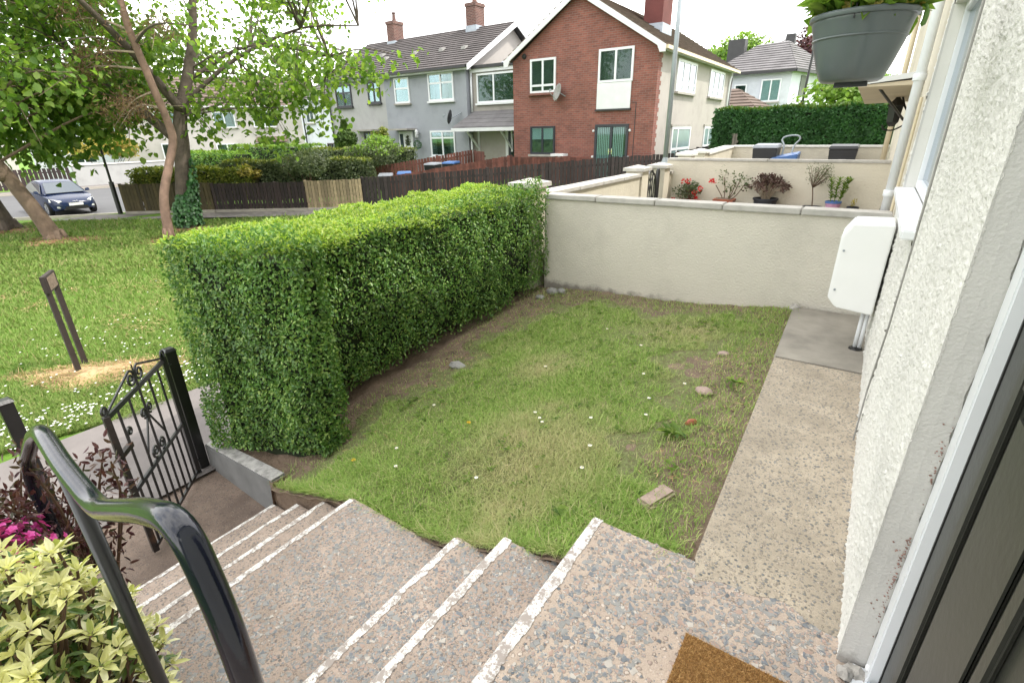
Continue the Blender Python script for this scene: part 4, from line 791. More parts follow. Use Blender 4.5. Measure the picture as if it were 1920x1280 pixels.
rl = roof_slope(RH, (x0-.28,yf-.25,ze+.02),(x0-.28,yb+.2,ze+.02),(xp,yb+.2,zp),(xp,yf-.25,zp),'roof_brown',14); roof_slope(RH, (x1+.28,yf-.25,ze+.02),(x1+.28,yb+.2,ze+.02),(xp,yb+.2,zp),(xp,yf-.25,zp),'roof_brown',14)
MB().prism([(x0-.3,yf-.27,ze-.2),(x0-.1,yf-.27,ze-.2),(x0+.0,yf-.27,ze+.02),(xp,yf-.27,zp-.22),(xp,yf-.27,zp+.02),(x0-.3,yf-.27,ze+.03)], (0,.05,0)).build('barge_board', 'white_wood', RH)
MB().prism([(x1+.3,yf-.27,ze-.2),(x1+.1,yf-.27,ze-.2),(x1+.0,yf-.27,ze+.02),(xp+.004,yf-.27,zp-.22),(xp+.004,yf-.27,zp+.02),(x1+.3,yf-.27,ze+.03)], (0,.05,0)).build('barge_board', 'white_wood', RH)
box('gutter', 'pvc_cream', (x1+.28, yf-.2, ze-.10), (x1+.39, yb+.15, ze+.015), RH); box('soffit', 'white_wood', (x1, yf-.2, ze-.06), (x1+.28, yb+.15, ze-.012), RH)
box('chimney', 'red_render', (-9.15, 23.2, 3.6), (-8.35, 24.3, 5.95), RH); box('flashing', 'lead', (-9.19, 23.16, 3.35), (-8.31, 24.34, 4.02), RH)
window(RH, 'x', (-12.66, yf, 2.74), 1.22, 1.26, [.5], transom=.78, back='dark_room', sill='brick')
w = window(RH, 'x', (-9.55, yf, 2.83), 1.42, 1.14, [.5], sill=None); box('white_panel', 'white_wood', (-9.57, yf-.05, .76), (-8.17, yf-.003, 1.685), RH, .01); box('panel_sill', 'gutter', (-9.62, yf-.08, .70), (-8.12, yf-.004, .757), RH)
w = window(RH, 'x', (-12.66, yf, .20), 1.22, 1.12, [.5], frame='anthracite', fw=.08, sill='stone_sill'); box('blind', 'net', (-12.57, yf-.020, -.32), (-11.53, yf-.0125, .12), w)
w = window(RH, 'x', (-9.58, yf, .21), 1.42, 2.1, [.5], frame='anthracite', fw=.09, sill=None, name='patio_door', back='dark_room')
for i in range(16):
    u = -9.47+i*.078+(.06 if i > 7 else 0)
    if i % 8 < 6 or i < 8: box('blind_slat', 'net', (u, yf-.022, -1.75), (u+.045, yf-.0125, .1), w)
for u in (-8.93, -8.81): box('door_handle', 'chrome', (u, yf-.1, -.9), (u+.03, yf-.062, -.68), w); box('handle_lever', 'gold', (u-.02, yf-.12, -.8), (u+.05, yf-.10, -.775), w)
for zz in (-.02, -1.0):
    for u in (-9.66, -8.12): MB().lathe((u, yf-.002, zz), [(.05, 0), (.045, .04), (.01, .05)], 10, (0,-1,0)).build('door_hook', 'white_wood', RH)
MB().lathe((-12.97, yf-.002, 2.88), [(.11, 0), (.09, .05), (.02, .06)], 12, (0,-1,0)).build('wall_vent', 'black', RH)
box('cable', 'gutter', (-7.95, yf-.014, -1.9), (-7.925, yf-.003, .95), RH); box('cable', 'gutter', (-8.1, yf-.014, .951), (-7.925, yf-.003, .965), RH)
for y, dy in ((22.15, 2.6), (27.0, 2.7)):
    window(RH, 'y', (x1-.012, y, 2.55), dy, 1.16, [.33, .66], transom=.72, pane='glass_sky', back='dark_room', depth=.05, fw=.09)
    window(RH, 'y', (x1-.012, y+.05, .08), dy, 1.75, [.3], back='green_blind', pane='dull_glass', transom=.5, depth=.05, fw=.1, lintel='stone_sill')
MB().tube([(x1+.12, yb-.5, ze-.1), (x1+.06, yb-.5, ze-.6), (x1+.06, yb-.5, -2)], .05, 10).build('downpipe', 'pvc', RH, True); MB().tube([(x1+.06, yb-.15, ze-.3), (x1+.06, yb-.15, -2)], .05, 10).build('soil_pipe', 'roof_pale', RH, True)
def dish(name, c, r, nrm, label, mat, facing_arm):
    t = thing('satellite_dish', label, 'satellite dish', c); nrm = Vector(nrm).normalized(); c = Vector(c)
    MB().lathe(c, [(r*.02, -.09), (r*.4, -.075), (r*.8, -.03), (r, 0), (r*.98, .012), (r*.75, -.02), (r*.02, -.07)], 24, nrm).build('reflector', mat, t, True)
    MB().tube([c-nrm*.06, c-nrm*.16, Vector(facing_arm)], .02, 6).build('bracket', 'galv', t); MB().tube([c+Vector((0,0,-r*.95)), c+nrm*.32+Vector((0,0,-r*.35)), c+nrm*.36], .012, 6).build('feed_arm', 'galv', t); MB().lathe(c+nrm*.34, [(.03, 0), (.04, .04), (.02, .09)], 8, -nrm).build('receiver', 'galv', t)
dish('d', (-11.2, yf-.32, 1.45), .33, (-.55, -.75, .25), 'pale grey satellite dish on the red brick wall', 'stone_grey', (-11.0, yf-.003, 1.3))
# ------------------------------------------------------------------ cream link with canopy
LK = thing('link_building', 'narrow cream infill house with tiled porch canopy between grey terrace and brick gable', 'house', (-15.5, 22, -2))
box('wall', 'cream_wall', (-17.40, 21.9, -2.5), (-13.56, 28.5, 2.80), LK); box('fascia', 'white_wood', (-17.38, 21.80, 2.70), (-13.57, 21.895, 2.86), LK); box('flat_roof', 'gutter', (-17.42, 21.72, 2.865), (-13.57, 28.5, 3.0), LK)
MB().hull([(-17.0,23.0,3.0),(-13.6,23.0,3.0),(-13.6,26,3.0),(-17.0,26,3.0)], [(-16.5,23.5,3.3),(-13.6,23.5,3.3),(-13.6,26,3.3),(-16.5,26,3.3)]).build('roof_light', 'lead', LK)
window(LK, 'x', (-17.0, 21.9, 2.64), 3.3, 1.3, [.31, .68], sill='white_wood', back='dark_room')
cp = None
for i in range(4):
    ya, yb_ = 20.72+i*.28, 20.72+(i+1)*.28+.03; za, zb_ = .22+i*.18, .22+(i+1)*.18+.02
    MB().hull([(-17.75+i*.13,ya,za),(-13.72,ya,za),(-13.72,yb_,zb_),(-17.75+(i+1)*.13,yb_,zb_)], [(-17.75+i*.13,ya,za+.055),(-13.72,ya,za+.055),(-13.72,yb_,zb_+.03),(-17.75+(i+1)*.13,yb_,zb_+.03)]).build('tile_course', 'roof_pale', LK)
box('canopy_fascia', 'white_wood', (-17.8, 20.66, .06), (-13.7, 20.715, .215), LK); box('canopy_soffit', 'white_wood', (-17.7, 20.72, .08), (-13.72, 21.89, .12), LK)
for x in (-17.0, -14.95): MB().bar((x, 21.88, -.9), (x, 21.88, .07), .09).build('bracket_post', 'white_wood', LK); MB().bar((x, 21.85, -.75), (x, 20.95, .06), .08).build('bracket', 'white_wood', LK)
window(LK, 'x', (-15.15, 21.9, .02), .95, 2.2, [], frame='anthracite', fw=.12, sill=None, name='front_door', back='dark_room'); box('door_frame', 'white_wood', (-15.32, 21.84, -2.2), (-15.16, 21.897, .06), LK)
MB().tube([(-17.30, 21.8, 2.7), (-17.30, 21.8, .95)], .05, 8).build('downpipe', 'pvc', LK, True); MB().tube([(-17.25, 21.6, -.1), (-17.25, 21.6, -2.2)], .05, 8).build('downpipe', 'pvc', LK, True)
# ------------------------------------------------------------------ grey terrace
GH = thing('grey_house', 'blue grey rendered terrace with dark tiled roof and two brick chimneys', 'house', (-22.5, 25, -2))
yf = 21.64; xl, xm, xr = -28.3, -23.3, -17.45
box('wall', 'grey_wall2', (xl, yf, -2.6), (xm-.002, 29.4, 3.0), GH); box('wall', 'grey_wall', (xm, yf-.004, -2.6), (xr, 29.4, 3.0), GH); box('corner_pilaster', 'grey_wall', (xr-.35, yf-.06, -2.6), (xr+.02, yf-.005, 2.98), GH)
MB().add([(xr-.02,yf,2.9),(xr-.02,29.4,2.9),(xr-.02,25.6,5.2),(xr-.25,yf,2.9),(xr-.25,29.4,2.9),(xr-.25,25.6,5.2)], [(0,1,2),(5,4,3),(0,2,5,3),(1,4,5,2),(0,3,4,1)]).build('gable', 'cream_wall', GH)
roof_slope(GH, (xl-.25,yf-.35,2.98),(xr+.35,yf-.35,2.98),(xr+.35,25.6,5.36),(xl-.25,25.6,5.36),'roof',18); roof_slope(GH, (xl-.25,29.8,2.98),(xr+.35,29.8,2.98),(xr+.35,25.6,5.36),(xl-.25,25.6,5.36),'roof',6)
MB().prism([(xr+.36,yf-.4,2.78),(xr+.36,yf-.4,3.02),(xr+.36,25.6,5.40),(xr+.36,29.8,3.02),(xr+.36,29.8,2.78),(xr+.36,25.6,5.14)], (.05,0,0)).build('barge_board', 'white_wood', GH)
box('fascia', 'white_wood', (xl-.25, yf-.33, 2.83), (xr+.3, yf-.29, 2.97), GH); box('gutter', 'gutter', (xl-.25, yf-.45, 2.9), (xr+.3, yf-.352, 3.0), GH); box('soffit', 'white_wood', (xl-.2, yf-.285, 2.83), (xr+.3, yf, 2.86), GH)
chimney(GH, -26.0, 25.5, 5.15, 6.3, .62, .8); chimney(GH, -19.75, 25.5, 5.3, 6.45, .68, .8)
MB().lathe((-19.75, 25.5, 6.45), [(.16, 0), (.12, .3), (.1, .5), (.14, .55), (.14, .75)], 10).build('chimney_pot', 'brick_ch', GH)
window(GH, 'x', (-27.5, yf, 2.70), 1.4, 1.16, [.5], frame='anthracite', transom=.36, back='net', sill='gutter'); window(GH, 'x', (-24.66, yf, 2.72), 1.0, 1.08, [.5], frame='anthracite', transom=.36, back='net', sill='gutter')
window(GH, 'x', (-22.5, yf, 2.78), 1.12, 1.24, [], transom=.42, back='net'); window(GH, 'x', (-20.0, yf, 2.83), 1.72, 1.28, [.5], transom=.36, back='dark_room', curtains=True, sill='white_wood')
window(GH, 'x', (-27.8, yf, .12), 1.5, 1.1, [.5], frame='brown_frame', transom=.45, back='curtain', sill='gutter'); window(GH, 'x', (-20.1, yf, .13), 1.72, 1.28, [.5], transom=.28, back='dark_room', curtains=True, sill='white_wood')
window(GH, 'x', (-25.4, yf, .12), 1.0, 2.1, [], frame='anthracite', sill=None, name='front_door', back='dark_room'); d_ = box('front_door', 'pvc', (-22.45, yf-.07, -1.95), (-21.4, yf-.006, .12), GH); box('side_light', 'car_glass', (-22.38, yf-.075, -1.1), (-22.12, yf-.0705, .0), d_); box('letter_plate', 'gutter', (-22.0, yf-.075, -.95), (-21.5, yf-.0705, -.9), d_)
for x0_, x1_ in ((-25.9, -23.9), (-22.7, -21.1)): box('porch_slab', 'stone_sill', (x0_, yf-.75, .18), (x1_, yf-.005, .27), GH)
MB().tube([(xl+.15, yf-.08, 2.9), (xl+.15, yf-.08, -1.5)], .045, 8).build('downpipe', 'gutter', GH, True)
for x, y_ in ((-25.1, 23.4), (-24.3, 22.9), (-22.2, 23.1), (-20.2, 23.1), (-18.6, 23.0)): 
    zr = 2.98+(y_-yf+.35)*.552+.06; MB().hull([(x-.14,y_-.12,zr-.05),(x+.14,y_-.12,zr-.05),(x+.14,y_+.15,zr+.1),(x-.14,y_+.15,zr+.1)], [(x-.12,y_-.10,zr+.1),(x+.12,y_-.10,zr+.1),(x+.12,y_+.15,zr+.16),(x-.12,y_+.15,zr+.16)]).build('roof_vent', 'stone_grey', GH)
dish('d', (-18.25, yf-.5, .75), .34, (-.9, -.4, .2), 'dark satellite dish edge on at the grey terrace corner', 'gutter', (-17.9, yf-.003, .95))
WR = thing('door_wreath', 'green wreath hanging on the white front door', 'wreath', (-21.75, yf-.1, -.3)); a = rng.uniform(0, 6.28, 160); kk = np.sqrt(rng.uniform(.02, 1, 160)); P = np.stack([-21.75+.17*kk*np.cos(a), np.full(160, yf-.10), -.32+.26*kk*np.sin(a)-.1*np.abs(np.cos(a))], 1); leaf_part('leaves', 'olive', WR, P, rand_dirs(160), rand_dirs(160), .09, .04)
LN = thing('wall_lantern', 'white wall lantern beside the white front door of the grey terrace', 'lantern', (-21.0, yf-.1, .1)); MB().lathe((-21.0, yf-.15, -.22), [(.05, 0), (.09, .06), (.1, .3), (.12, .32), (.03, .45)], 6).build('body', 'white_wood', LN); MB().bar((-21.0, yf, .0), (-21.0, yf-.15, .1), .03).build('arm', 'white_wood', LN)
HBL = thing('hanging_ball', 'round dark green topiary ball hanging by the white door', 'topiary ball', (-20.85, yf-.3, -.6)); P, N = shell((-20.85, yf-.3, -.55), (.2, .2, .2), 260, .8); leaf_part('leaves', 'ivy', HBL, P, N+rand_dirs(260)*.6, N, .07, .04); MB().tube([(-20.85, yf-.3, -.35), (-20.85, yf-.3, -.05), (-20.85, yf, -.0)], .01, 5).build('bracket', 'black_iron', HBL)
# ------------------------------------------------------------------ houses down the street on the left
def simple_row(label, p0, p1, depth, zb_, ze, zr, wall, roofm, wins, name='house', catg='house', grp=None):
    p0, p1 = Vector((*p0, 0)), Vector((*p1, 0)); d = (p1-p0).normalized(); nb = Vector((-d.y, d.x, 0)); Lr = (p1-p0).length
    t = thing(name, label, catg, ((p0.x+p1.x)/2, (p0.y+p1.y)/2, zb_)); up = lambda p, z: (p.x, p.y, z)
    MB().hull([up(p0,zb_),up(p1,zb_),up(p1+nb*depth,zb_),up(p0+nb*depth,zb_)], [up(p0,ze),up(p1,ze),up(p1+nb*depth,ze),up(p0+nb*depth,ze)]).build('wall', wall, t)
    e = d*.2; roof_slope(t, up(p0-nb*.3-e,ze), up(p1-nb*.3+e,ze), up(p1+nb*depth/2+e,zr), up(p0+nb*depth/2-e,zr), roofm, 10); roof_slope(t, up(p0+nb*(depth+.3)-e,ze), up(p1+nb*(depth+.3)+e,ze), up(p1+nb*depth/2+e,zr), up(p0+nb*depth/2-e,zr), roofm, 4)
    for pp in (p0, p1): MB().prism([up(pp,ze-.02), up(pp+nb*depth,ze-.02), up(pp+nb*depth/2,zr-.08)], tuple(d*(.1 if pp is p0 else -.1))).build('gable', wall, t)
    m_ = MB(); m_.bar(up(p0-nb*.34-e,ze-.02), up(p1-nb*.34+e,ze-.02), .1); m_.build('gutter', 'white_wood' if wall != 'cream_wall' else 'gutter', t)
    for (u, z1, w, h, fr, bk, kind_) in wins:
        o_ = p0+d*u-nb*.003; f = MB()
        def bb(u0, u1, z0, z1_, d0, d1): a_ = o_+d*u0; b__ = o_+d*u1; f.hull([up(a_-nb*d1,z0),up(b__-nb*d1,z0),up(b__-nb*d0,z0),up(a_-nb*d0,z0)], [up(a_-nb*d1,z1_),up(b__-nb*d1,z1_),up(b__-nb*d0,z1_),up(a_-nb*d0,z1_)])
        fw = .08; bb(0,fw,z1-h,z1,0,.07); bb(w-fw,w,z1-h,z1,0,.07); bb(fw,w-fw,z1-fw,z1,0,.07); bb(fw,w-fw,z1-h,z1-h+fw,0,.07); bb(w/2-fw/2,w/2+fw/2,z1-h+fw,z1-fw,0,.065)
        wo_ = f.build(kind_, fr, t); f = MB(); bb(fw,w-fw,z1-h+fw,z1-fw,.02,.025); f.build('pane', 'glass', wo_); f = MB(); bb(.02,w-.02,z1-h+.02,z1-.02,.003,.01); f.build('room', bk, wo_); f = MB(); bb(-.06,w+.06,z1-h-.1,z1-h-.005,0,.14); f.build('sill', 'stone_sill', wo_)
    return t, d, nb
t, d, nb = simple_row('white rendered house with brown front door left of the grey terrace', (-38.5, 26.6), (-30.2, 25.2), 7, -3.2, 2.45, 4.7, 'white_wall', 'roof', [(4.9, 2.05, 1.3, 1.15, 'anthracite', 'dark_room', 'window'), (3.8, -.55, 1.3, 1.9, 'brown_frame', 'dark_room', 'front_door'), (1.0, 2.05, 1.3, 1.15, 'pvc', 'dark_room', 'window')])
MB().tube([(-37.8, 26.3, 2.4), (-37.8, 26.3, -2)], .06, 6).build('downpipe', 'gutter', t)
t, d, nb = simple_row('long pale beige terrace row behind the round hedges and the ivy tree', (-52, 18.5), (-42.0, 30.0), 7, -2.6, 2.4, 4.9, 'pale_wall', 'roof_brown', [(10.5, 2.0, 1.8, 1.25, 'pvc', 'dark_room', 'window'), (7.4, 2.0, 1.7, 1.25, 'pvc', 'curtain', 'window'), (7.2, -.5, 1.7, 1.2, 'pvc', 'dark_room', 'window'), (10.6, -.3, 2.2, 1.8, 'brown_frame', 'dark_room', 'bay_window'), (3.0, 2.0, 1.7, 1.25, 'pvc', 'curtain', 'window'), (3.0, -.4, 1.7, 1.3, 'pvc', 'dark_room', 'window')])
MB().hull([tuple(Vector((-52,18.5,0)).lerp(Vector((-42,30,0)), .69)-nb*.9+Vector((0,0,-.45))), tuple(Vector((-52,18.5,0)).lerp(Vector((-42,30,0)), .86)-nb*.9+Vector((0,0,-.45))), tuple(Vector((-52,18.5,0)).lerp(Vector((-42,30,0)), .86)+Vector((0,0,-.1))), tuple(Vector((-52,18.5,0)).lerp(Vector((-42,30,0)), .69)+Vector((0,0,-.1)))],
   [tuple(Vector((-52,18.5,0)).lerp(Vector((-42,30,0)), .69)-nb*.9+Vector((0,0,-.38))), tuple(Vector((-52,18.5,0)).lerp(Vector((-42,30,0)), .86)-nb*.9+Vector((0,0,-.38))), tuple(Vector((-52,18.5,0)).lerp(Vector((-42,30,0)), .86)+Vector((0,0,.0))), tuple(Vector((-52,18.5,0)).lerp(Vector((-42,30,0)), .69)+Vector((0,0,.0)))]).build('bay_roof', 'roof_brown', t)
simple_row('white house with black and white windows behind the yellow shrub', (-55.6, 13.5), (-50.9, 24.0), 8, -3.2, 2.8, 5.6, 'white_wall', 'roof', [(6.1, -.4, 1.7, 1.4, 'pvc', 'dark_room', 'window'), (2.4, -.4, 1.7, 1.4, 'pvc', 'dark_room', 'window'), (6.1, 2.3, 1.7, 1.4, 'pvc', 'dark_room', 'window'), (2.4, 2.3, 1.7, 1.4, 'pvc', 'curtain', 'window')])
simple_row('low cream house behind the brown picket fence across the road', (-53.8, -4.7), (-52.1, 11.7), 8, -3.2, 1.9, 4.9, 'pale_wall', 'roof_brown', [(11.1, -.5, 1.8, 1.4, 'pvc', 'dark_room', 'window'), (7.0, -.6, 1.2, 2.3, 'brown_frame', 'dark_room', 'front_door'), (14.0, -.5, 1.1, 1.4, 'pvc', 'dark_room', 'window')])
# white house with hipped roof beyond the big hedge
WH = thing('white_house', 'white house with weathered hipped roof beyond the tall dark hedge', 'house', (-7, 44, -1.8))
a0, a1 = (-10.4, 40.4), (-5.55, 40.0); b1, b0 = (-3.9, 46.5), (-9.5, 47.5)
lo = [(*a0,-2.5),(*a1,-2.5),(*b1,-2.5),(*b0,-2.5)]; hi = [(p[0], p[1], 3.38) for p in lo]; MB().hull(lo, hi).build('wall', 'white_wall', WH)
E_ = [(-10.9,39.9,3.36),(-5.3,39.6,3.36),(-3.3,46.9,3.36),(-9.9,48,3.36)]; r0, r1 = (-8.5,43.6,5.35), (-6.6,43.3,5.4)
roof_slope(WH, E_[0], E_[1], r1, r0, 'roof_pale', 12); roof_slope(WH, E_[1], E_[2], r1, r1, 'roof_pale', 12); roof_slope(WH, E_[2], E_[3], r0, r1, 'roof_pale', 6); roof_slope(WH, E_[3], E_[0], r0, r0, 'roof_pale', 6)
g_ = MB(); g_.bar((E_[0][0],E_[0][1],3.3),(E_[1][0],E_[1][1],3.3),.14); g_.bar((E_[1][0],E_[1][1],3.3),(E_[2][0],E_[2][1],3.3),.14); g_.build('gutter', 'gutter', WH)
box('chimney', 'gutter', (-10.3, 42.4, 3.7), (-9.2, 43.3, 5.7), WH); box('chimney', 'gutter', (-7.0, 44.6, 4.6), (-6.4, 45.2, 6.0), WH)
window(WH, 'x', (-9.0, 40.22, 2.7), .8, .95, [], back='dark_room'); window(WH, 'x', (-7.3, 40.05, 2.9), 1.2, 1.35, [.5], back='net')
MB().hull([(-5.18,41.4,1.9),(-5.0,42.2,1.9),(-4.96,42.19,1.9),(-5.14,41.39,1.9)], [(-5.18,41.4,3.1),(-5.0,42.2,3.1),(-4.96,42.19,3.1),(-5.14,41.39,3.1)]).build('window', 'dark_room', WH)
GA = thing('outbuilding', 'low white outbuilding with brown hipped roof against the white house', 'outbuilding', (-8.8, 37, -1.8)); box('wall', 'white_wall', (-10.8, 36.2, -2.5), (-7.0, 39.5, 1.0), GA)
roof_slope(GA, (-11,35.9,1.0), (-6.6,35.9,1.0), (-8.3,38,2.3), (-9.8,38,2.3), 'roof_brown', 7); roof_slope(GA, (-6.6,35.9,1.0), (-6.0,39.5,1.0), (-8.3,38,2.3), (-8.3,38,2.3), 'roof_brown', 7); roof_slope(GA, (-11,39.5,1.0),(-11,35.9,1.0), (-9.8,38,2.3), (-9.8,38,2.3), 'roof_brown', 4)
# ------------------------------------------------------------------ fences
def fence(label, t0, t1, h, bw, gap, mat, off=0., base=.12, rail_back=True, top='flat', plinth=None, jit=.012, name='fence', line=None, posts=True, zf=None):
    """board fence along a ground line; every board is a part"""
    la, lb = line if line else (A_+dF*t0+nF*off, A_+dF*t1+nF*off); la, lb = Vector((la[0], la[1], 0)), Vector((lb[0], lb[1], 0)); d = (lb-la).normalized(); nn = Vector((d.y, -d.x, 0)); Lf = (lb-la).length; zf = zf or gz
    md = la.lerp(lb, .5); t = thing(name, label, 'fence', (md.x, md.y, zf(md.x, md.y))); n = max(1, int(Lf/(bw+gap)))
    def pt(s, o=0): p = la+d*s+nn*o; return p
    for i in range(n):
        s = (i+.5)*Lf/n; p = pt(s); z = zf(p.x, p.y); hh = h+random.uniform(-jit, jit); jj = random.uniform(-.008, .008); a, b = pt(s-bw/2, jj), pt(s+bw/2, jj+random.uniform(-.004, .004)); q = nn*.02; zb_ = z+base*(.5 if base > .1 else 1)+random.uniform(0,.02)
        if top == 'point': MB().hull([a-q*0+Vector((0,0,zb_)), b+Vector((0,0,zb_)), b+q+Vector((0,0,zb_)), a+q+Vector((0,0,zb_))], [a+Vector((0,0,z+hh-.02)), b+Vector((0,0,z+hh)), b+q+Vector((0,0,z+hh)), a+q+Vector((0,0,z+hh-.02))]).build('board', mat, t)
        else: MB().hull([a+Vector((0,0,zb_)), b+Vector((0,0,zb_)), b+q+Vector((0,0,zb_)), a+q+Vector((0,0,zb_))], [a+Vector((0,0,z+hh)), b+Vector((0,0,z+hh)), b+q+Vector((0,0,z+hh)), a+q+Vector((0,0,z+hh))]).build('board', mat, t)
    for zz in (h*.25, h*.8):
        m_ = 6; r_ = MB()
        for i in range(m_):
            a, b = pt(Lf*i/m_, -.03), pt(Lf*(i+1)/m_, -.03); r_.bar((a.x, a.y, zf(a.x, a.y)+zz), (b.x, b.y, zf(b.x, b.y)+zz), .04, .08)
        r_.build('rail', mat, t)
    if posts:
        for i in range(int(Lf/2.4)+1):
            p = pt(min(Lf, i*2.4), -.08); z = zf(p.x, p.y); box('post', mat, (p.x-.045, p.y-.045, z-.2), (p.x+.045, p.y+.045, z+h+.02), t)
    if plinth:
        r_ = MB(); m_ = 6
        for i in range(m_):
            a, b = pt(Lf*i/m_, .01), pt(Lf*(i+1)/m_, .01); r_.bar((a.x, a.y, zf(a.x, a.y)+.02), (b.x, b.y, zf(b.x, b.y)+.02), .1, .2)
        r_.build('base_kerb', plinth, t)
    return t
Lt = lambda x, y: (Vector((x, y, 0))-A_).dot(dF)
s0, s1, s2, s3 = Lt(-23.6, 7.95), Lt(-20.9, 10.1), Lt(-18.15, 12.4), Lt(-16.5, 13.85)
fence('olive brown board fence at the street corner under the hedge', s0, s1, 1.12, .115, .012, 'fence_olive', plinth='kerb')
fence('chocolate brown close boarded fence behind the ivy covered tree', s1+.02, s2, 1.08, .115, .012, 'fence_brown', plinth='kerb')
fence('pale bare timber fence panel between the two dark fences', s2+.02, s3, 1.12, .10, .016, 'fence_pale', plinth='kerb')
fence('black stained picket fence rising in front of the red brick house', s3+.02, Lt(-6.25, 20.25), 1.17, .118, .022, 'fence_dark', jit=.02)
fence('dark picket fence running back beside the cream side wall', 0, 0, 1.22, .12, .05, 'fence_dark', line=((-6.2, 20.4), (-6.0, 31.5)), zf=lambda x, y: -2.03+.028*(y-20))
fence('grey weathered timber fence panels in front of the big dark hedge', 0, 0, 1.35, .12, .004, 'fence_grey', line=((-6.0, 24.0), (-4.45, 21.4)), zf=lambda x, y: -1.56)
fence('brown board gate panel beside the far corner of the cream side wall', 0, 0, 2.25, .14, .004, 'fence_brown', line=((-7.0, 32.0), (-5.6, 32.0)), zf=lambda x, y: -1.95)
fence('red stained board fence behind the wheelie bins', 0, 0, 1.0, .12, .02, 'fence_red', line=((-19.9, 14.9), (-16.2, 20.3)), zf=lambda x, y: -2.62+.16*(y-14.9))
fence('red stained end fence under the grey terrace window', 0, 0, 1.05, .12, .008, 'fence_red', line=((-16.2, 20.35), (-14.95, 19.6)), zf=lambda x, y: -1.86)
fence('low red stained yard fence dividing the two front yards', 0, 0, 1.0, .12, .004, 'fence_red', line=((-16.3, 14.9), (-12.7, 18.6)), zf=lambda x, y: -2.60+.19*(y-14.9), posts=False)
fence('low red stained fence in front of the red brick house', 0, 0, .95, .12, .008, 'fence_red', line=((-12.7, 18.6), (-9.3, 18.9)), zf=lambda x, y: -1.93, posts=False)
fence('brown picket fence across the road at far left', 0, 0, 1.3, .2, .05, 'fence_brown', line=((-46.4, 5.0), (-46.4, 13.0)), zf=lambda x, y: -3.04)
t = thing('garden_wall', 'low white garden wall across the road under the yellow shrub', 'wall', (-46.4, 17, -3.1)); box('wall', 'grey_wall2', (-46.6, 13.2, -3.3), (-46.32, 24, -1.66), t); box('coping', 'white_cap', (-46.66, 13.18, -1.658), (-46.26, 24, -1.58), t)
# ------------------------------------------------------------------ wheelie bins
def bin_(x, y, z, rz, lid, label, badge=False):
    t = thing('wheelie_bin', label, 'wheelie bin', (x, y, z), 'wheelie bins in the front yards'); c, s = math.cos(rz), math.sin(rz)
    T = lambda px, py, pz: (x+px*c-py*s, y+px*s+py*c, z+pz)
    MB().hull([T(-.22,-.23,.05),T(.22,-.23,.05),T(.22,.2,.05),T(-.22,.2,.05)], [T(-.28,-.31,.96),T(.28,-.31,.96),T(.28,.30,.96),T(-.28,.30,.96)]).build('body', 'bin', t, 'auto', .012)
    MB().hull([T(-.3,-.34,.962),T(.3,-.34,.962),T(.3,.33,.975),T(-.3,.33,.975)], [T(-.27,-.3,1.03),T(.27,-.3,1.03),T(.28,.31,1.06),T(-.28,.31,1.06)]).build('lid', lid, t, 'auto', .012)
    MB().tube([T(-.25,.38,1.0),T(.25,.38,1.0)], .018, 8).build('handle', 'bin', t)
    for sx in (-1, 1): MB().lathe(T(sx*.24,.26,.1), [(.1, -.025), (.1, .025)], 14, (c, s, 0)).build('wheel', 'tyre', t)
    if badge:
        MB().lathe(T(.02,-.285,.72), [(.075, 0), (.075, .006)], 14, (s, -c, 0)).build('badge', 'white_wood', t)
    return t
bin_(-17.75, 14.95, -2.62, .75, 'bin_brown', 'brown lidded wheelie bin, leftmost of three behind the picket fence'); bin_(-17.0, 15.35, -2.58, .75, 'bin_grey', 'grey lidded wheelie bin between the brown lidded and pale blue lidded ones'); bin_(-16.35, 15.8, -2.52, .75, 'bin_blue', 'pale blue lidded wheelie bin beside the grey lidded one')
bin_(-16.35, 17.6, -2.26, .2, 'bin_grey', 'black wheelie bin under the white framed ground floor window'); bin_(-15.45, 17.8, -2.20, .2, 'bin_blue', 'dark blue lidded wheelie bin against the red end fence')
bin_(-2.32, 14.75, -1.44, .0, 'bin_grey', 'black wheelie bin with pale lid behind the second garden wall'); bin_(-.67, 14.75, -1.46, .0, 'bin', 'black wheelie bin with round white badge by the last garden wall', True)
t = thing('garden_trolley', 'blue tipped trolley with looped grey handle behind the garden wall', 'trolley', (-1.85, 14.6, -1.3)); MB().hull([(-2.1,14.3,-1.25),(-1.6,14.3,-1.25),(-1.6,14.75,-1.25),(-2.1,14.75,-1.25)], [(-2.15,14.25,-.72),(-1.55,14.25,-.60),(-1.55,14.8,-.55),(-2.15,14.8,-.67)]).build('tray', 'bin_blue', t, 'auto', .02)
MB().tube(curve_pts([(-1.98,14.75,-.8),(-1.96,14.85,-.45),(-2.03,14.9,-.3),(-1.95,14.9,-.22),(-1.72,14.9,-.20),(-1.64,14.9,-.28),(-1.74,14.85,-.45),(-1.76,14.75,-.75)], 6), .02, 8).build('handle', 'galv', t, True); MB().lathe((-1.85, 14.3, -1.22), [(.09, -.03), (.09, .03)], 12, (1,0,0)).build('wheel', 'tyre', t)
t = thing('bird_table', 'small white T topped post behind the red fence', 'bird table', (-10.85, 19.3, -2)); box('post', 'lid_white', (-10.89, 19.26, -2), (-10.81, 19.34, -.95), t); box('tray', 'lid_white', (-11.15, 19.1, -.948), (-10.55, 19.5, -.86), t)
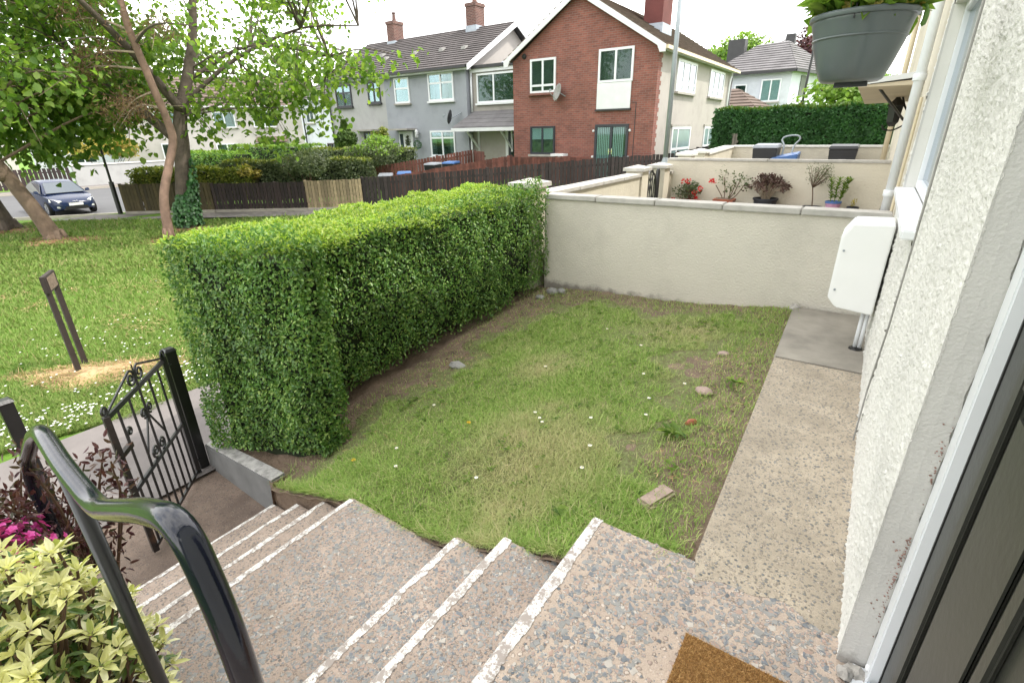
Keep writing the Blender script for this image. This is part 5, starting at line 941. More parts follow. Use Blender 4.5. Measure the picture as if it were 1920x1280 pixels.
# ------------------------------------------------------------------ lamp posts
t = thing('street_lamp', 'tall grey galvanised lamp column in front of the cream side wall', 'lamp post', (-4.64, 14.0, -2.4)); MB().tube([(-4.64, 14, -2.4), (-4.64, 14, -.85)], .105, 12).build('base', 'galv', t, True); MB().lathe((-4.64, 14, -.85), [(.105, 0), (.10, .02), (.065, .14), (.065, .16)], 12).build('shoulder', 'galv', t, 'auto'); MB().tube([(-4.64, 14, -.7), (-4.64, 14, 4.6)], [.064, .05], 12).build('column', 'galv', t, True)
MB().tube(curve_pts([(-4.64,14,4.55),(-4.7,13.9,4.8),(-5.1,13.4,4.9)], 4), .035, 8).build('arm', 'galv', t); MB().box((-5.6, 13.0, 4.84), (-5.05, 13.45, 4.96)).build('lantern', 'galv', t)
t = thing('street_lamp', 'dark leaning lamp column by the white hipped house', 'lamp post', (-3.65, 31, -2)); MB().tube([(-3.68, 31, -2), (-3.62, 31, 1.2)], .09, 8).build('column', 'gutter', t); MB().tube([(-3.62, 31, 1.2), (-3.55, 31, 3.45)], .055, 8).build('upper_column', 'gutter', t); MB().tube([(-3.55, 31, 3.4), (-3.5, 30.9, 3.75)], .11, 8).build('lantern', 'galv', t, True); MB().lathe((-3.64, 31, .95), [(.095, 0), (.095, .15)], 8).build('band', 'gold', t)
t = thing('street_lamp', 'thin black lamp column at the corner near the dark car', 'lamp post', (-24.1, 7.95, -2.7)); MB().tube([(-24.1, 7.9, -2.7), (-24.1, 7.9, -1.5)], .085, 10).build('base', 'black_iron', t); MB().tube([(-24.1, 7.9, -1.5), (-24.1, 7.9, 2.6)], .045, 8).build('column', 'black_iron', t); MB().lathe((-24.1, 7.9, 2.6), [(.06, 0), (.16, .25), (.2, .3), (.05, .4)], 8).build('lantern', 'black_iron', t)
# ------------------------------------------------------------------ timber sign in the grass
t = thing('sign', 'small brown timber sign edge on upon two posts in the grass', 'sign', (-7.75, 1.6, -2.72)); pa, pb = Vector((-7.74, 1.582, 0)), Vector((-8.04, 1.735, 0)); dd = (pb-pa).normalized()
for p in (pa, pb): MB().bar((p.x, p.y, -2.85), (p.x, p.y, -1.47), .055).build('post', 'sign_wood', t)
q = pa.lerp(pb, .5); MB().bar((pa-dd*.05)+Vector((0,0,-1.56)), (pb+dd*.05)+Vector((0,0,-1.56)), .05, .2).build('board', 'sign_wood', t, 'auto', .005); nn = Vector((dd.y, -dd.x, 0)); MB().bar(pa+nn*.029+Vector((0,0,-1.56)), pb+nn*.029+Vector((0,0,-1.56)), .004, .15).build('plate', 'crumb', t)
# ------------------------------------------------------------------ car
def car(x, y, z, yaw):
    t = thing('parked_car', 'dark blue hatchback car facing the green with pale number plate', 'car', (x, y, z)); c, s = math.cos(yaw), math.sin(yaw)
    T = lambda px, py, pz: Vector((x+px*c-py*s, y+px*s+py*c, z+pz))
    # side profile stations: (x, half width at sill, sill z, half width shoulder, shoulder z)   front = +x
    st = [(-2.05,.62,.42,.70,.80),(-1.95,.80,.30,.82,.92),(-1.3,.86,.22,.87,.93),(0,.87,.20,.885,.90),(.9,.87,.2,.88,.88),(1.5,.86,.22,.85,.82),(1.95,.78,.24,.76,.70),(2.18,.60,.30,.58,.60),(2.24,.45,.34,.42,.54)]
    m_ = MB()
    for X, w0, z0, w1, z1 in st: m_.v += [T(X,-w0*.9,z0),T(X,-w0,(z0+z1)/2),T(X,-w1,z1),T(X,-w1*.6,z1+.035),T(X,0,z1+.05),T(X,w1*.6,z1+.035),T(X,w1,z1),T(X,w0,(z0+z1)/2),T(X,w0*.9,z0)]
    k = 9
    for i in range(len(st)-1):
        for j in range(k): a = i*k+j; b = i*k+(j+1) % k; m_.f.append((a, b, b+k, a+k))
    m_.f += [tuple(range(k)), tuple((len(st)-1)*k+j for j in range(k))]; body = m_.build('body', 'paint_car', t, 'auto')
    rf = [(-1.85,.60,.98),(-1.45,.60,1.30),(-.8,.60,1.44),(0,.60,1.46),(.45,.58,1.38)]; bs = [(-1.95,.80,.93),(-1.3,.84,.93),(-.8,.85,.92),(.3,.85,.91),(1.25,.78,.90)]
    m_ = MB()
    for (X, w, z1), (X2, w2, z2) in zip(rf, bs): m_.v += [T(X2,-w2,z2),T(X,-w,z1-.03),T(X,-w*.7,z1),T(X,w*.7,z1),T(X,w,z1-.03),T(X2,w2,z2)]
    for i in range(4):
        for j in range(5): a = i*6+j; m_.f.append((a, a+1, a+7, a+6))
    m_.f += [(0,1,2,3,4,5), tuple(24+j for j in range(6))]; m_.build('roof', 'paint_car', t, 'auto')
    m_ = MB().add([T(.50,-.53,1.355),T(.50,.53,1.355),T(1.22,.70,.935),T(1.22,-.70,.935),T(.53,-.53,1.375),T(.53,.53,1.375),T(1.25,.70,.955),T(1.25,-.70,.955)], [(0,1,2,3),(7,6,5,4),(0,4,5,1),(1,5,6,2),(2,6,7,3),(3,7,4,0)]); m_.build('windscreen', 'car_glass', t)
    for sy in (-1, 1):
        m_ = MB()
        for dy in (.0, .012): m_.v += [T(.95,sy*(.825+dy),.955),T(.42,sy*(.635+dy),1.32),T(-.75,sy*(.655+dy),1.385),T(-1.3,sy*(.70+dy),1.24),T(-1.45,sy*(.825+dy),.965)]
        m_.f = [(0,1,2,3,4),(9,8,7,6,5)]+[(i,(i+1)%5,5+(i+1)%5,5+i) for i in range(5)]; m_.build('side_window', 'car_glass', t)
        MB().hull([T(.78,sy*.86,.93),T(.92,sy*.86,.93),T(.92,sy*1.03,.95),T(.78,sy*1.03,.95)], [T(.80,sy*.88,1.05),T(.88,sy*.88,1.05),T(.88,sy*1.02,1.07),T(.80,sy*1.02,1.07)]).build('wing_mirror', 'paint_car', t, 'auto', .015)
        MB().hull([T(1.86,sy*.80,.62),T(2.16,sy*.48,.58),T(2.18,sy*.46,.66),T(1.80,sy*.80,.75)], [T(1.80,sy*.83,.62),T(2.20,sy*.58,.58),T(2.17,sy*.58,.66),T(1.72,sy*.80,.77)]).build('headlight', 'headlamp', t, 'auto', .01)
        MB().hull([T(2.16,sy*.42,.36),T(2.10,sy*.68,.36),T(2.10,sy*.68,.43),T(2.16,sy*.42,.43)], [T(2.22,sy*.42,.36),T(2.15,sy*.68,.36),T(2.15,sy*.68,.43),T(2.22,sy*.42,.43)]).build('fog_light', 'headlamp', t)
        for X in (1.38, -1.3):
            wl = MB().lathe(T(X, sy*.80, .315), [(.20, -.1), (.30, -.1), (.315, -.07), (.315, .06), (.30, .085), (.21, .085)], 22, (-s*sy, c*sy, 0)).build('wheel', 'tyre', t, 'auto')
            r_ = MB()
            for q in range(7): a = q*2*math.pi/7; cpt = T(X, sy*.885, .315); e = Vector((c, s, 0))*math.cos(a)+Vector((0,0,1))*math.sin(a); r_.bar(cpt+e*.03, cpt+e*.2, .05, .03)
            r_.lathe(T(X, sy*.87, .315), [(.2, .0), (.215, .0), (.215, .02), (.2, .02)], 22, (-s*sy, c*sy, 0)); r_.lathe(T(X, sy*.86, .315), [(.05, 0), (.05, .03)], 10, (-s*sy, c*sy, 0)); r_.build('rim', 'alloy', wl)
    MB().hull([T(2.15,-.5,.27),T(2.15,.5,.27),T(2.15,.45,.42),T(2.15,-.45,.42)], [T(2.255,-.42,.27),T(2.255,.42,.27),T(2.255,.40,.42),T(2.255,-.40,.42)]).build('lower_grille', 'black', t, 'auto', .01)
    MB().hull([T(2.2,-.26,.445),T(2.2,.26,.445),T(2.2,.26,.555),T(2.2,-.26,.555)], [T(2.262,-.26,.445),T(2.262,.26,.445),T(2.262,.26,.555),T(2.262,-.26,.555)]).build('number_plate', 'plate', t)
    MB().tube(curve_pts([T(2.245,-.09,.62),T(2.262,-.045,.64),T(2.266,0,.605),T(2.262,.045,.64),T(2.245,.09,.62)], 5), .012, 6).build('badge', 'chrome', t)
car(-31.75, 8.15, RZ, -.02)
# ------------------------------------------------------------------ trees
def limb(b, p, d, L_, r, g, depth, tips, bend=.25, up=.15):
    n = 6; pts = [Vector(p)]; d = Vector(d).normalized()
    for i in range(n): d = (d+Vector(g.normal(size=3))*bend*.35+Vector((0,0,up*.2))).normalized(); pts.append(pts[-1]+d*L_/n)
    b.tube(pts, [r*(1-.75*i/n) for i in range(n+1)], 7 if r > .04 else 5); tips.append((pts[-1], d))
    if depth > 0:
        for k in range(g.integers(3, 5)):
            i = int(g.integers(2, n+1)); e = Vector(g.normal(size=3)); e = (d*.55+e*.6).normalized(); limb(b, pts[i], e, L_*g.uniform(.45, .7), r*.5*(1-.4*i/n)+.004, g, depth-1, tips, bend, up)
def tree(label, name, base, trunk, rad, crown_c, crown_r, nclus, per, lsz, leaf, bark, seed, clus_r=.8, zmin=None, droop=.5, asp=.75, keep=None, extra=None):
    g = np.random.default_rng(seed); t = thing(name, label, 'tree', base); b = MB(); pts = curve_pts(trunk, 6); n = len(pts); rr = np.interp(np.linspace(0, 1, n), np.linspace(0, 1, len(rad)), rad); b.tube(pts, list(rr), 14)
    a = np.linspace(0, 6.28, 7)[:-1]
    for q in a: b.tube([Vector(base)+Vector((math.cos(q)*rad[0]*.6, math.sin(q)*rad[0]*.6, .3)), Vector(base)+Vector((math.cos(q)*rad[0]*1.15, math.sin(q)*rad[0]*1.15, -.1))], [rad[0]*.35, rad[0]*.3], 6)
    for e in (extra or []): b.tube(curve_pts(e[0], 5), list(np.interp(np.linspace(0, 1, len(curve_pts(e[0], 5))), np.linspace(0, 1, len(e[1])), e[1])), 10)
    b.build('trunk', bark, t, True); bb = MB()
    C, N = shell(crown_c, crown_r, nclus, .45)
    if keep is not None: C = C[[keep(p) for p in C]]
    top = [Vector(p) for p in trunk[1:]]+([Vector(p) for e in (extra or []) for p in e[0][1:]])
    for p in C:
        p = Vector(p); o = min(top, key=lambda q: (q-p).length+ (0 if q.z < p.z+.5 else 2)); mdl = o.lerp(p, .5)+Vector(g.normal(size=3))*.3+Vector((0,0,.35)); L_ = (o-p).length
        if L_ < 4.2: bb.tube(curve_pts([o, mdl, p], 4), [max(.008, .011*L_*(1-.1*k)) for k in range(9)], 5)
        for k in range(3): e = p+Vector(g.normal(size=3))*clus_r*.7; bb.tube([p, e], [.012, .004], 4)
    if len(bb.v): kind(bb.build('branches', bark, t), 'stuff')
    P = np.repeat(C, per, 0)+g.normal(size=(len(C)*per, 3))*clus_r*np.array([.55,.55,.42]); m_ = len(P)
    D = unit(g.normal(size=(m_, 3))*.8+np.array([0,0,-droop])); Nn = unit(g.normal(size=(m_, 3))*.6+np.array([0,0,.8])); sz = lsz*g.uniform(.6, 1.25, m_)
    leaf_part('crown', leaf, t, P, D, Nn, sz, sz*asp); return t
tree('ivy stemmed sycamore with a wide fresh green crown near the street corner', 'sycamore_tree', (-17.9, 7.62, -2.7), [(-17.9,7.62,-2.75),(-17.85,7.7,-1.6),(-17.8,7.95,-.3),(-17.75,8.1,.6),(-17.6,8.6,1.9),(-17.5,9.0,3.2),(-17.3,9.3,5.2)], [.29,.235,.205,.18,.145,.11,.07],
     (-17.6, 8.6, 4.0), (5.6, 5.8, 3.6), 190, 84, .165, 'sycamore', 'bark', 21, .72, keep=lambda p: p[2] > .55 and not (p[2] < 1.2 and abs(p[0]+17.6) < 1.2) and not (math.hypot(p[0], p[1]) < 18.6 and abs(math.atan2(p[1], -p[0])-.385) < .11),
     extra=[([(-17.82,7.9,-.1),(-18.6,7.3,.9),(-19.6,6.7,1.9),(-20.6,6.2,3.4)], [.15,.12,.09,.05]), ([(-17.7,8.3,1.0),(-16.6,9.6,2.2),(-15.2,11.0,3.0),(-14.0,12.2,3.1)], [.07,.055,.035,.018]), ([(-17.7,8.2,.7),(-17.2,7.0,2.2),(-16.4,5.6,3.4)], [.14,.1,.06]), ([(-17.6,8.5,1.6),(-16.8,10.2,2.6),(-15.6,12.2,2.4),(-14.9,13.2,2.0)], [.06,.045,.03,.012])])
# low sprays hanging in front of the terraces
tA = [o for o in bpy.data.objects if o.name == 'sycamore_tree'][0]; C = []
for a, bb_, n in (((-17.5,8.6,.9),(-14.2,12.6,2.2),26), ((-17.6,8.4,.4),(-16.6,10.4,.0),8), ((-16.8,10.2,.8),(-15.7,12.0,.25),18), ((-14.6,12.4,2.0),(-13.4,13.4,1.6),8), ((-18.5,7.4,.6),(-20.4,6.0,.2),16)):
    for i in range(n): C.append(np.array(a)+(np.array(bb_)-np.array(a))*rng.uniform()+rng.normal(size=3)*np.array([.5,.5,.38]))
C = np.array(C); P = np.repeat(C, 20, 0)+rng.normal(size=(len(C)*20, 3))*np.array([.3,.3,.2]); D = unit(rng.normal(size=P.shape)*.8+np.array([0,0,-.6])); N = unit(rng.normal(size=P.shape)*.6+np.array([0,0,.8])); sz = .2*rng.uniform(.6, 1.25, len(P)); leaf_part('hanging_sprays', 'sycamore', tA, P, D, N, sz, sz*.8)
b = MB()
for c_ in C[::2]:
    o = min([Vector((-17.7,8.2,.8)), Vector((-16.6,9.6,2.2)), Vector((-15.2,11,2.9)), Vector((-18.6,7.3,1.0)), Vector((-15.6,12.2,2.4))], key=lambda q: (q-Vector(c_)).length); b.tube(curve_pts([o, o.lerp(Vector(c_), .5)+Vector((0,0,.25)), Vector(c_)], 3), [.03,.026,.022,.018,.014,.01,.006], 4)
kind(b.build('branches', 'bark', tA), 'stuff')
IV = thing('ivy', 'glossy ivy climbing the lower trunk of the sycamore', 'ivy', (-17.9, 7.6, -2.7)); n = 2600; a = rng.uniform(0, 6.28, n); zz = rng.uniform(0, 1, n)**.9*(.62+.28*np.sin(a*2+.6)+.12*np.sin(a*5)); ctr = np.stack([np.interp(zz*2.3, [0,1.1,2.4], [-17.9,-17.85,-17.8]), np.interp(zz*2.3, [0,1.1,2.4], [7.62,7.7,7.93]), -2.55+zz*2.0], 1); rr = np.interp(zz, [0,.3,.8,1], [.30,.28,.25,.20])
outd = np.stack([np.cos(a), np.sin(a), np.zeros(n)], 1); kp = (np.cos(a-.1) > -.5+.9*zz) & (np.sin(3*a+5*zz)*.4+rng.uniform(0, 1.2, n) > .25); P = ctr+outd*(rr+rng.uniform(0,.1,n))[:, None]; leaf_part('leaves', 'ivy', IV, P[kp], unit(outd*.3+np.array([0,0,-.8])+rng.normal(size=(n,3))*.35)[kp], outd[kp], .12, .11)
tree('slim pinkish pine with a bent bare trunk in front of the ivy tree', 'pine_tree', (-16.6, 6.45, -2.7), [(-16.6,6.45,-2.75),(-16.6,6.58,-1.6),(-16.6,6.95,-.7),(-16.6,7.22,-.05),(-16.6,7.2,.5),(-16.6,7.08,1.2),(-16.6,6.96,1.95),(-16.6,6.85,2.67),(-16.6,6.83,3.4),(-16.6,6.7,5.5)], [.135,.115,.108,.105,.10,.095,.09,.085,.08,.06],
     (-16.8, 6.0, 5.2), (2.2, 2.2, 1.6), 26, 120, .11, 'needle', 'bark_pine', 5, .5, asp=.14, droop=.1)
tP = [o for o in bpy.data.objects if o.name == 'pine_tree'][0]; b = MB(); dead = []
for (z, dx_, dy_, dz) in ((2.1,-1.2,-1.3,-.35),(2.6,-.9,-1.1,.1),(1.2,-.9,-.9,-.9),(.75,-.5,-.8,-.15),(2.4,.5,.8,.2),(1.7,-1.6,-1.6,-.2)):
    o = Vector((-16.6, np.interp(z, [.5,1.3,2.1,2.75], [7.2,7.07,6.94,6.84]), z)); e = o+Vector((dx_, dy_, dz)); pp = curve_pts([o, o.lerp(e, .5)+Vector((0,0,.18)), e], 5); b.tube(pp, [.035*(1-.08*k) for k in range(len(pp))], 5)
    for k in range(5): q = pp[4+k]; b.tube([q, q+Vector(rng.normal(size=3))*.35], [.01, .003], 4); dead.append(np.array(q)+rng.normal(size=3)*.15)
b.build('dead_branches', 'twig_pale', tP); C = np.array(dead); P = np.repeat(C, 70, 0)+rng.normal(size=(len(C)*70, 3))*.2; leaf_part('dead_needles', 'dead', tP, P, unit(rng.normal(size=P.shape)+np.array([0,0,-.4])), rand_dirs(len(P)), .13, .02)
tree('brown forked tree leaning left over the grass', 'leaning_tree', (-19.2, 4.55, -2.7), [(-19.2,4.55,-2.75),(-19.3,4.35,-1.9),(-19.45,4.1,-1.0),(-19.5,3.95,-.55),(-19.7,3.7,.1),(-19.9,3.4,1.0),(-20,3.0,3.0)], [.24,.195,.175,.165,.13,.10,.07],
     (-19.8, 4.6, 3.0), (4.4, 4.2, 3.2), 95, 62, .2, 'sycamore_dark', 'bark_warm', 31, .7, extra=[([(-19.45,4.05,-.9),(-19.7,3.5,-.55),(-20.0,2.8,-.2),(-20.2,2.0,.6)], [.18,.16,.14,.08])], keep=lambda p: p[2] > .35)
tree('dark trunked tree at the far left edge of the green', 'dark_tree', (-23.2, 4.25, -2.7), [(-23.2,4.25,-2.75),(-23.3,4.1,-1.6),(-23.4,4.0,-.3),(-23.6,4.2,1.5),(-23.8,4.4,4)], [.42,.34,.31,.26,.18], (-23.2, 5.6, 3.0), (4.8, 5.4, 3.4), 125, 66, .23, 'sycamore_dark', 'bark', 41, .8, keep=lambda p: p[2] > -.15)
# low drooping foliage around the leaning tree
tL = [o for o in bpy.data.objects if o.name == 'leaning_tree'][0]; C = np.stack([rng.uniform(-22, -18.8, 95), rng.uniform(3.0, 7.6, 95), rng.uniform(-.5, 1.7, 95)], 1); C = C[(C[:, 2] > -.55+.45*np.abs(C[:, 1]-5.6)) | (C[:, 2] > .6)]
P = np.repeat(C, 46, 0)+rng.normal(size=(len(C)*46, 3))*np.array([.42,.42,.3]); D = unit(rng.normal(size=P.shape)*.7+np.array([0,0,-.7])); N = unit(rng.normal(size=P.shape)*.6+np.array([0,0,.8])); sz = .21*rng.uniform(.6, 1.25, len(P)); leaf_part('drooping_foliage', 'sycamore_dark', tL, P, D, N, sz, sz*.75)
b = MB()
for c_ in C[::3]: o = Vector((-19.8,3.6,.6)); b.tube(curve_pts([o, o.lerp(Vector(c_), .5)+Vector((0,0,.5)), Vector(c_)], 3), [.04,.034,.028,.022,.016,.01,.006], 4)
kind(b.build('branches', 'bark_warm', tL), 'stuff')
# background trees
def far_tree(label, name, c, r, n, leaf, size, seed, zb_=-2.5, bark='bark'):
    t = thing(name, label, 'tree', (c[0], c[1], zb_)); P, N = lumpy(c, r, n, 22, seed); D = unit(N*.3+rng.normal(size=(n,3))*.7+np.array([0,0,-.2])); sz = size*rng.uniform(.6, 1.3, n); leaf_part('crown', leaf, t, P, D, unit(N+np.array([0,0,.5])), sz, sz*.75)
    b = MB(); b.tube([(c[0], c[1], zb_), (c[0]+.1, c[1], c[2])], [.3, .15], 8)
    for i in range(12): q = P[i*7]; b.tube(curve_pts([(c[0], c[1], c[2]-r[2]*.6), tuple((np.array(c)+q)/2+np.array([0,0,.2])), tuple(q)], 3), [.1,.09,.075,.06,.05,.035,.02], 5)
    b.build('trunk', bark, t, True); return t
far_tree('fresh green tree behind the white hipped house', 'background_tree', (-13.2, 58, 6.0), (3.4, 3, 2.7), 3600, 'lime', .34, 51); far_tree('copper purple tree to the right of the white hipped house', 'copper_beech', (-5.7, 55, 5.0), (3.4, 3, 3.4), 4200, 'copper', .32, 52); far_tree('bright yellow green tree above the tall dark hedge', 'background_tree', (-1.6, 30, .9), (2.2, 2, 1.7), 3200, 'lime', .2, 53)
far_tree('small green tree between the chimney and the copper tree', 'background_tree', (-8.3, 60, 5.4), (2.4, 2.2, 2), 1800, 'sycamore', .3, 54)
# ------------------------------------------------------------------ hedges and shrubs in the other gardens
def box_hedge(label, p0, p1, w, zb_, zt, mat, mat_top, n, size, name='hedge', rnd=.0, base_gap=0):
    p0, p1 = Vector((*p0, 0)), Vector((*p1, 0)); d = (p1-p0).normalized(); s = Vector((-d.y, d.x, 0)); Lh = (p1-p0).length; md = p0.lerp(p1, .5); t = thing(name, label, 'hedge', (md.x, md.y, zb_)); h = zt-zb_
    def pts(n_, side):
        u = rng.uniform(0, 1, n_)
        if side == 'top': v = rng.uniform(-1, 1, n_); o = v*w/2; z = np.full(n_, zt)+np.where(rnd > 0, -rnd*v**4, 0); N = np.tile([0,0,1.], (n_, 1))
        else: sg = -1 if side == 'f' else 1; o = np.full(n_, sg*w/2); z = zb_+h*rng.uniform(0, 1, n_); o = o*np.where((z > zt-rnd) & (rnd > 0), 1-.3*((z-zt+rnd)/max(rnd,.01))**2, 1); N = np.tile([s.x*sg, s.y*sg, .1], (n_, 1))
        o = o+.05*np.sin(u*Lh*2.1)+.04*np.sin(u*Lh*5.7+z*3)-np.sign(o)*rng.exponential(.04, n_); P = np.stack([p0.x+d.x*u*Lh+s.x*o, p0.y+d.y*u*Lh+s.y*o, z+.035*np.sin(u*Lh*3.1)+rng.normal(size=n_)*.025], 1); return P, N
    def ends(n_): v = rng.uniform(-1, 1, n_); u = np.where(rng.uniform(size=n_) < .5, 0., 1.); z = zb_+h*rng.uniform(0, 1, n_); sg = np.where(u > .5, 1, -1)[:, None]; return np.stack([p0.x+d.x*u*Lh+s.x*v*w/2, p0.y+d.y*u*Lh+s.y*v*w/2, z], 1)+rng.normal(size=(n_, 3))*.03, np.array([[d.x, d.y, 0]])*sg
    A, Bn = zip(pts(int(n*.5), 'f'), pts(int(n*.12), 'b'), ends(int(n*.1))); P, N = np.concatenate(A), np.concatenate(Bn); D = unit(N*.6+rng.normal(size=P.shape)*.5+np.array([0,0,.25])); sz = size*rng.uniform(.6, 1.3, len(P)); leaf_part('foliage', mat, t, P, D, N, sz, sz*.5)
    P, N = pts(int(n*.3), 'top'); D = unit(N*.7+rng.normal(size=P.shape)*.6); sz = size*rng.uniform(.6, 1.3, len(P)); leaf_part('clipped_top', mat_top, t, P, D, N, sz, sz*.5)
    a, b_ = p0+d*.08, p1-d*.08; q = s*(w/2-.09); up = lambda p, z: (p.x, p.y, z); MB().hull([up(a-q,zb_),up(b_-q,zb_),up(b_+q,zb_),up(a+q,zb_)], [up(a-q*.9,zt-.1),up(b_-q*.9,zt-.1),up(b_+q*.9,zt-.1),up(a+q*.9,zt-.1)]).build('shade_core', 'core', t); return t  # dark solid block whose colour stands for the hedge's inner shade
box_hedge('tall dark green conifer hedge beyond the last garden wall', (-5.4, 22.4), (.6, 22.0), 1.2, -1.9, .58, 'conifer', 'conifer_tip', 26000, .13)
box_hedge('brown sided hedge with yellow green top behind the corner board fence', (-24.1, 8.9), (-20.6, 11.6), 1.2, -2.3, -1.16, 'gold_green', 'gold_green', 7000, .12)
box_hedge('long dark hedge with yellow green top behind the chocolate fence', (-21.8, 11.2), (-17.6, 15.2), 1.0, -2.4, -.96, 'olive', 'gold_green', 9000, .12)
box_hedge('rounded bright green hedge behind the long dark hedge', (-30.4, 13.9), (-26.0, 14.3), 1.3, -2.9, -.72, 'privet', 'lime', 6000, .12, rnd=.35)
box_hedge('flat topped bright green hedge in front of the pale terrace', (-32.6, 17.6), (-25.6, 18.6), 1.0, -2.9, -.52, 'privet', 'lime', 6000, .12)
box_hedge('low olive hedge in front of the dark framed grey house', (-24.8, 17.6), (-18.9, 18.9), .9, -2.4, -.68, 'olive', 'gold_green', 6000, .11)
bush('grey_shrub', 'grey green shrub spilling over the chocolate brown fence', 'shrub', (-18.6, 12.9, -1.15), (1.0, 1.0, .75), 3800, 'olive', .1, 61, 14, base=-2.5)
bush('garden_shrub', 'large loose green shrub behind the three wheelie bins', 'shrub', (-18.3, 16.1, -.85), (1.5, 1.1, .85), 4200, 'olive', .11, 62, 16, base=-2.3, mat2='lime'); bush('upright_shrub', 'upright yellowish shrub in front of the grey terrace doors', 'shrub', (-18.8, 16.9, -.15), (.4, .4, .6), 900, 'gold_green', .1, 63, 6, base=-2.3)
bush('conifer_bush', 'pointed dark green conifer at the left end of the grey terrace', 'conifer', (-24.6, 19.6, -.5), (.75, .75, 1.0), 2200, 'conifer_tip', .14, 64, 10, base=-2.3); cb_ = [o for o in bpy.data.objects if o.name == 'conifer_bush'][0]
n = 1500; zz = rng.uniform(0, 1, n); a = rng.uniform(0, 6.28, n); r = (.62*(1-zz)+.06)*rng.uniform(.6, 1, n); P = np.stack([-24.6+r*np.cos(a), 19.6+r*np.sin(a), -1.0+zz*1.7], 1); leaf_part('spire', 'conifer_tip', cb_, P, unit(np.stack([np.cos(a)*.5, np.sin(a)*.5, np.full(n, .8)], 1)), rand_dirs(n), .15, .06)
bush('yellow_shrub', 'golden yellow shrub above the low white wall across the road', 'shrub', (-48.5, 15.9, -.7), (1.9, 2.4, 1.3), 4200, 'gold', .22, 65, 20, base=-2.9); bush('gold_shrub', 'small straw coloured shrub peeping over the chocolate fence', 'shrub', (-20.6, 11.4, -1.4), (.5, .5, .35), 900, 'gold', .09, 66, 8, base=-2.5)
bush('pink_bush', 'small pink flowering bush by the white house far left', 'shrub', (-41.5, 18.0, -1.15), (.5, .5, .35), 500, 'pink', .16, 67, 6, base=-3)
# ------------------------------------------------------------------ potted plants against the second wall
def pot(b, x, y, z, r, h, taper=.75): b.lathe((x, y, z), [(r*taper, 0), (r*.98, h-.03), (r*1.06, h-.03), (r*1.06, h), (r*.9, h), (r*.86, h-.04), (.01, h-.045)], 18)
gy, PY = -1.375, 10.25
t = thing('rose_bush', 'red flowering rose bush in a terracotta bowl beside the iron gate', 'potted plant', (-2.85, PY, gy)); b = MB(); pot(b, -2.85, PY, gy, .2, .1); b.build('pot', 'terracotta', t, 'auto'); P, N = lumpy((-2.88, PY, -1.15), (.30, .2, .24), 420, 10, 71); leaf_part('foliage', 'olive', t, P, unit(N+rand_dirs(420)*.7), N, .05, .03)
b = MB()
for i in range(12): b.tube(curve_pts([(-2.86, PY, -1.4), tuple((P[i*9]+np.array([-2.86, PY, -1.35]))/2), tuple(P[i*9])], 3), .006, 4)
b.build('stems', 'twig', t)
for (fx_, fz) in ((-3.12,-1.28),(-2.70,-1.18),(-2.62,-1.05),(-2.44,-.90),(-2.40,-.91),(-2.95,-.93),(-2.86,-.92),(-2.72,-1.12),(-3.0,-1.3),(-2.8,-1.3)): P, N = shell((fx_, PY-.15, fz), (.034, .034, .034), 22, .5); leaf_part('rose', 'red_petal', t, P, unit(N+rand_dirs(22)*.5), N, .034, .03, stuff=False)
t = thing('potted_shrub', 'sparse leggy shrub in a square terracotta trough', 'potted plant', (-2.2, PY, gy)); MB().hull([(-2.33,PY-.12,gy),(-2.07,PY-.12,gy),(-2.07,PY+.12,gy),(-2.33,PY+.12,gy)], [(-2.39,PY-.16,gy+.15),(-2.01,PY-.16,gy+.15),(-2.01,PY+.16,gy+.15),(-2.39,PY+.16,gy+.15)]).build('pot', 'terracotta', t, 'auto', .012); MB().box((-2.34, PY-.12, gy+.1502), (-2.06, PY+.12, gy+.154)).build('compost', 'soil', t)
b = MB(); tips = []
for (ex, ez) in ((-2.38,-.98),(-2.28,-.85),(-2.05,-.92),(-1.95,-.85),(-2.1,-1.0),(-1.88,-.95)): q = (ex, PY+rng.normal()*.06, ez); b.tube(curve_pts([(-2.2+.2*(ex+2.2), PY, gy+.12), ((ex-2.2)/2+.03, PY, (ez+gy)/2), q], 4), .008, 5); tips.append(q)
b.build('stems', 'twig', t); C = np.array(tips[1:]); P = np.repeat(C, 26, 0)+rng.normal(size=(len(C)*26, 3))*.07; leaf_part('foliage', 'olive', t, P, rand_dirs(len(P)), rand_dirs(len(P)), .05, .03)
t = thing('potted_hydrangea', 'hydrangea with dry brown flower heads in a black pot', 'potted plant', (-1.5, PY, gy)); b = MB(); pot(b, -1.5, PY, gy, .2, .2, .85); b.build('pot', 'pot_black', t, 'auto'); b = MB(); hd = []
for i in range(95):
    a = rng.uniform(0, 6.28); k = rng.uniform(.1, 1); q = Vector((-1.5+.42*k*math.cos(a), PY+.2*k*math.sin(a), gy+.22+.36*math.sqrt(max(0, 1-k*k*.8))*rng.uniform(.6, 1.05))); b.tube(curve_pts([(-1.5+.06*math.cos(a), PY+.05*math.sin(a), gy+.17), tuple(Vector((-1.5, PY, gy+.2)).lerp(q, .5)+Vector((0,0,.05))), tuple(q)], 3), .0035, 4); hd.append(q)
b.build('stems', 'twig_pale', t)
C = np.array([tuple(q) for q in hd]); P = np.repeat(C, 14, 0)+rng.normal(size=(len(C)*14, 3))*.02; leaf_part('flower_heads', 'hydrangea', t, P, rand_dirs(len(P)), rand_dirs(len(P)), .035, .026)
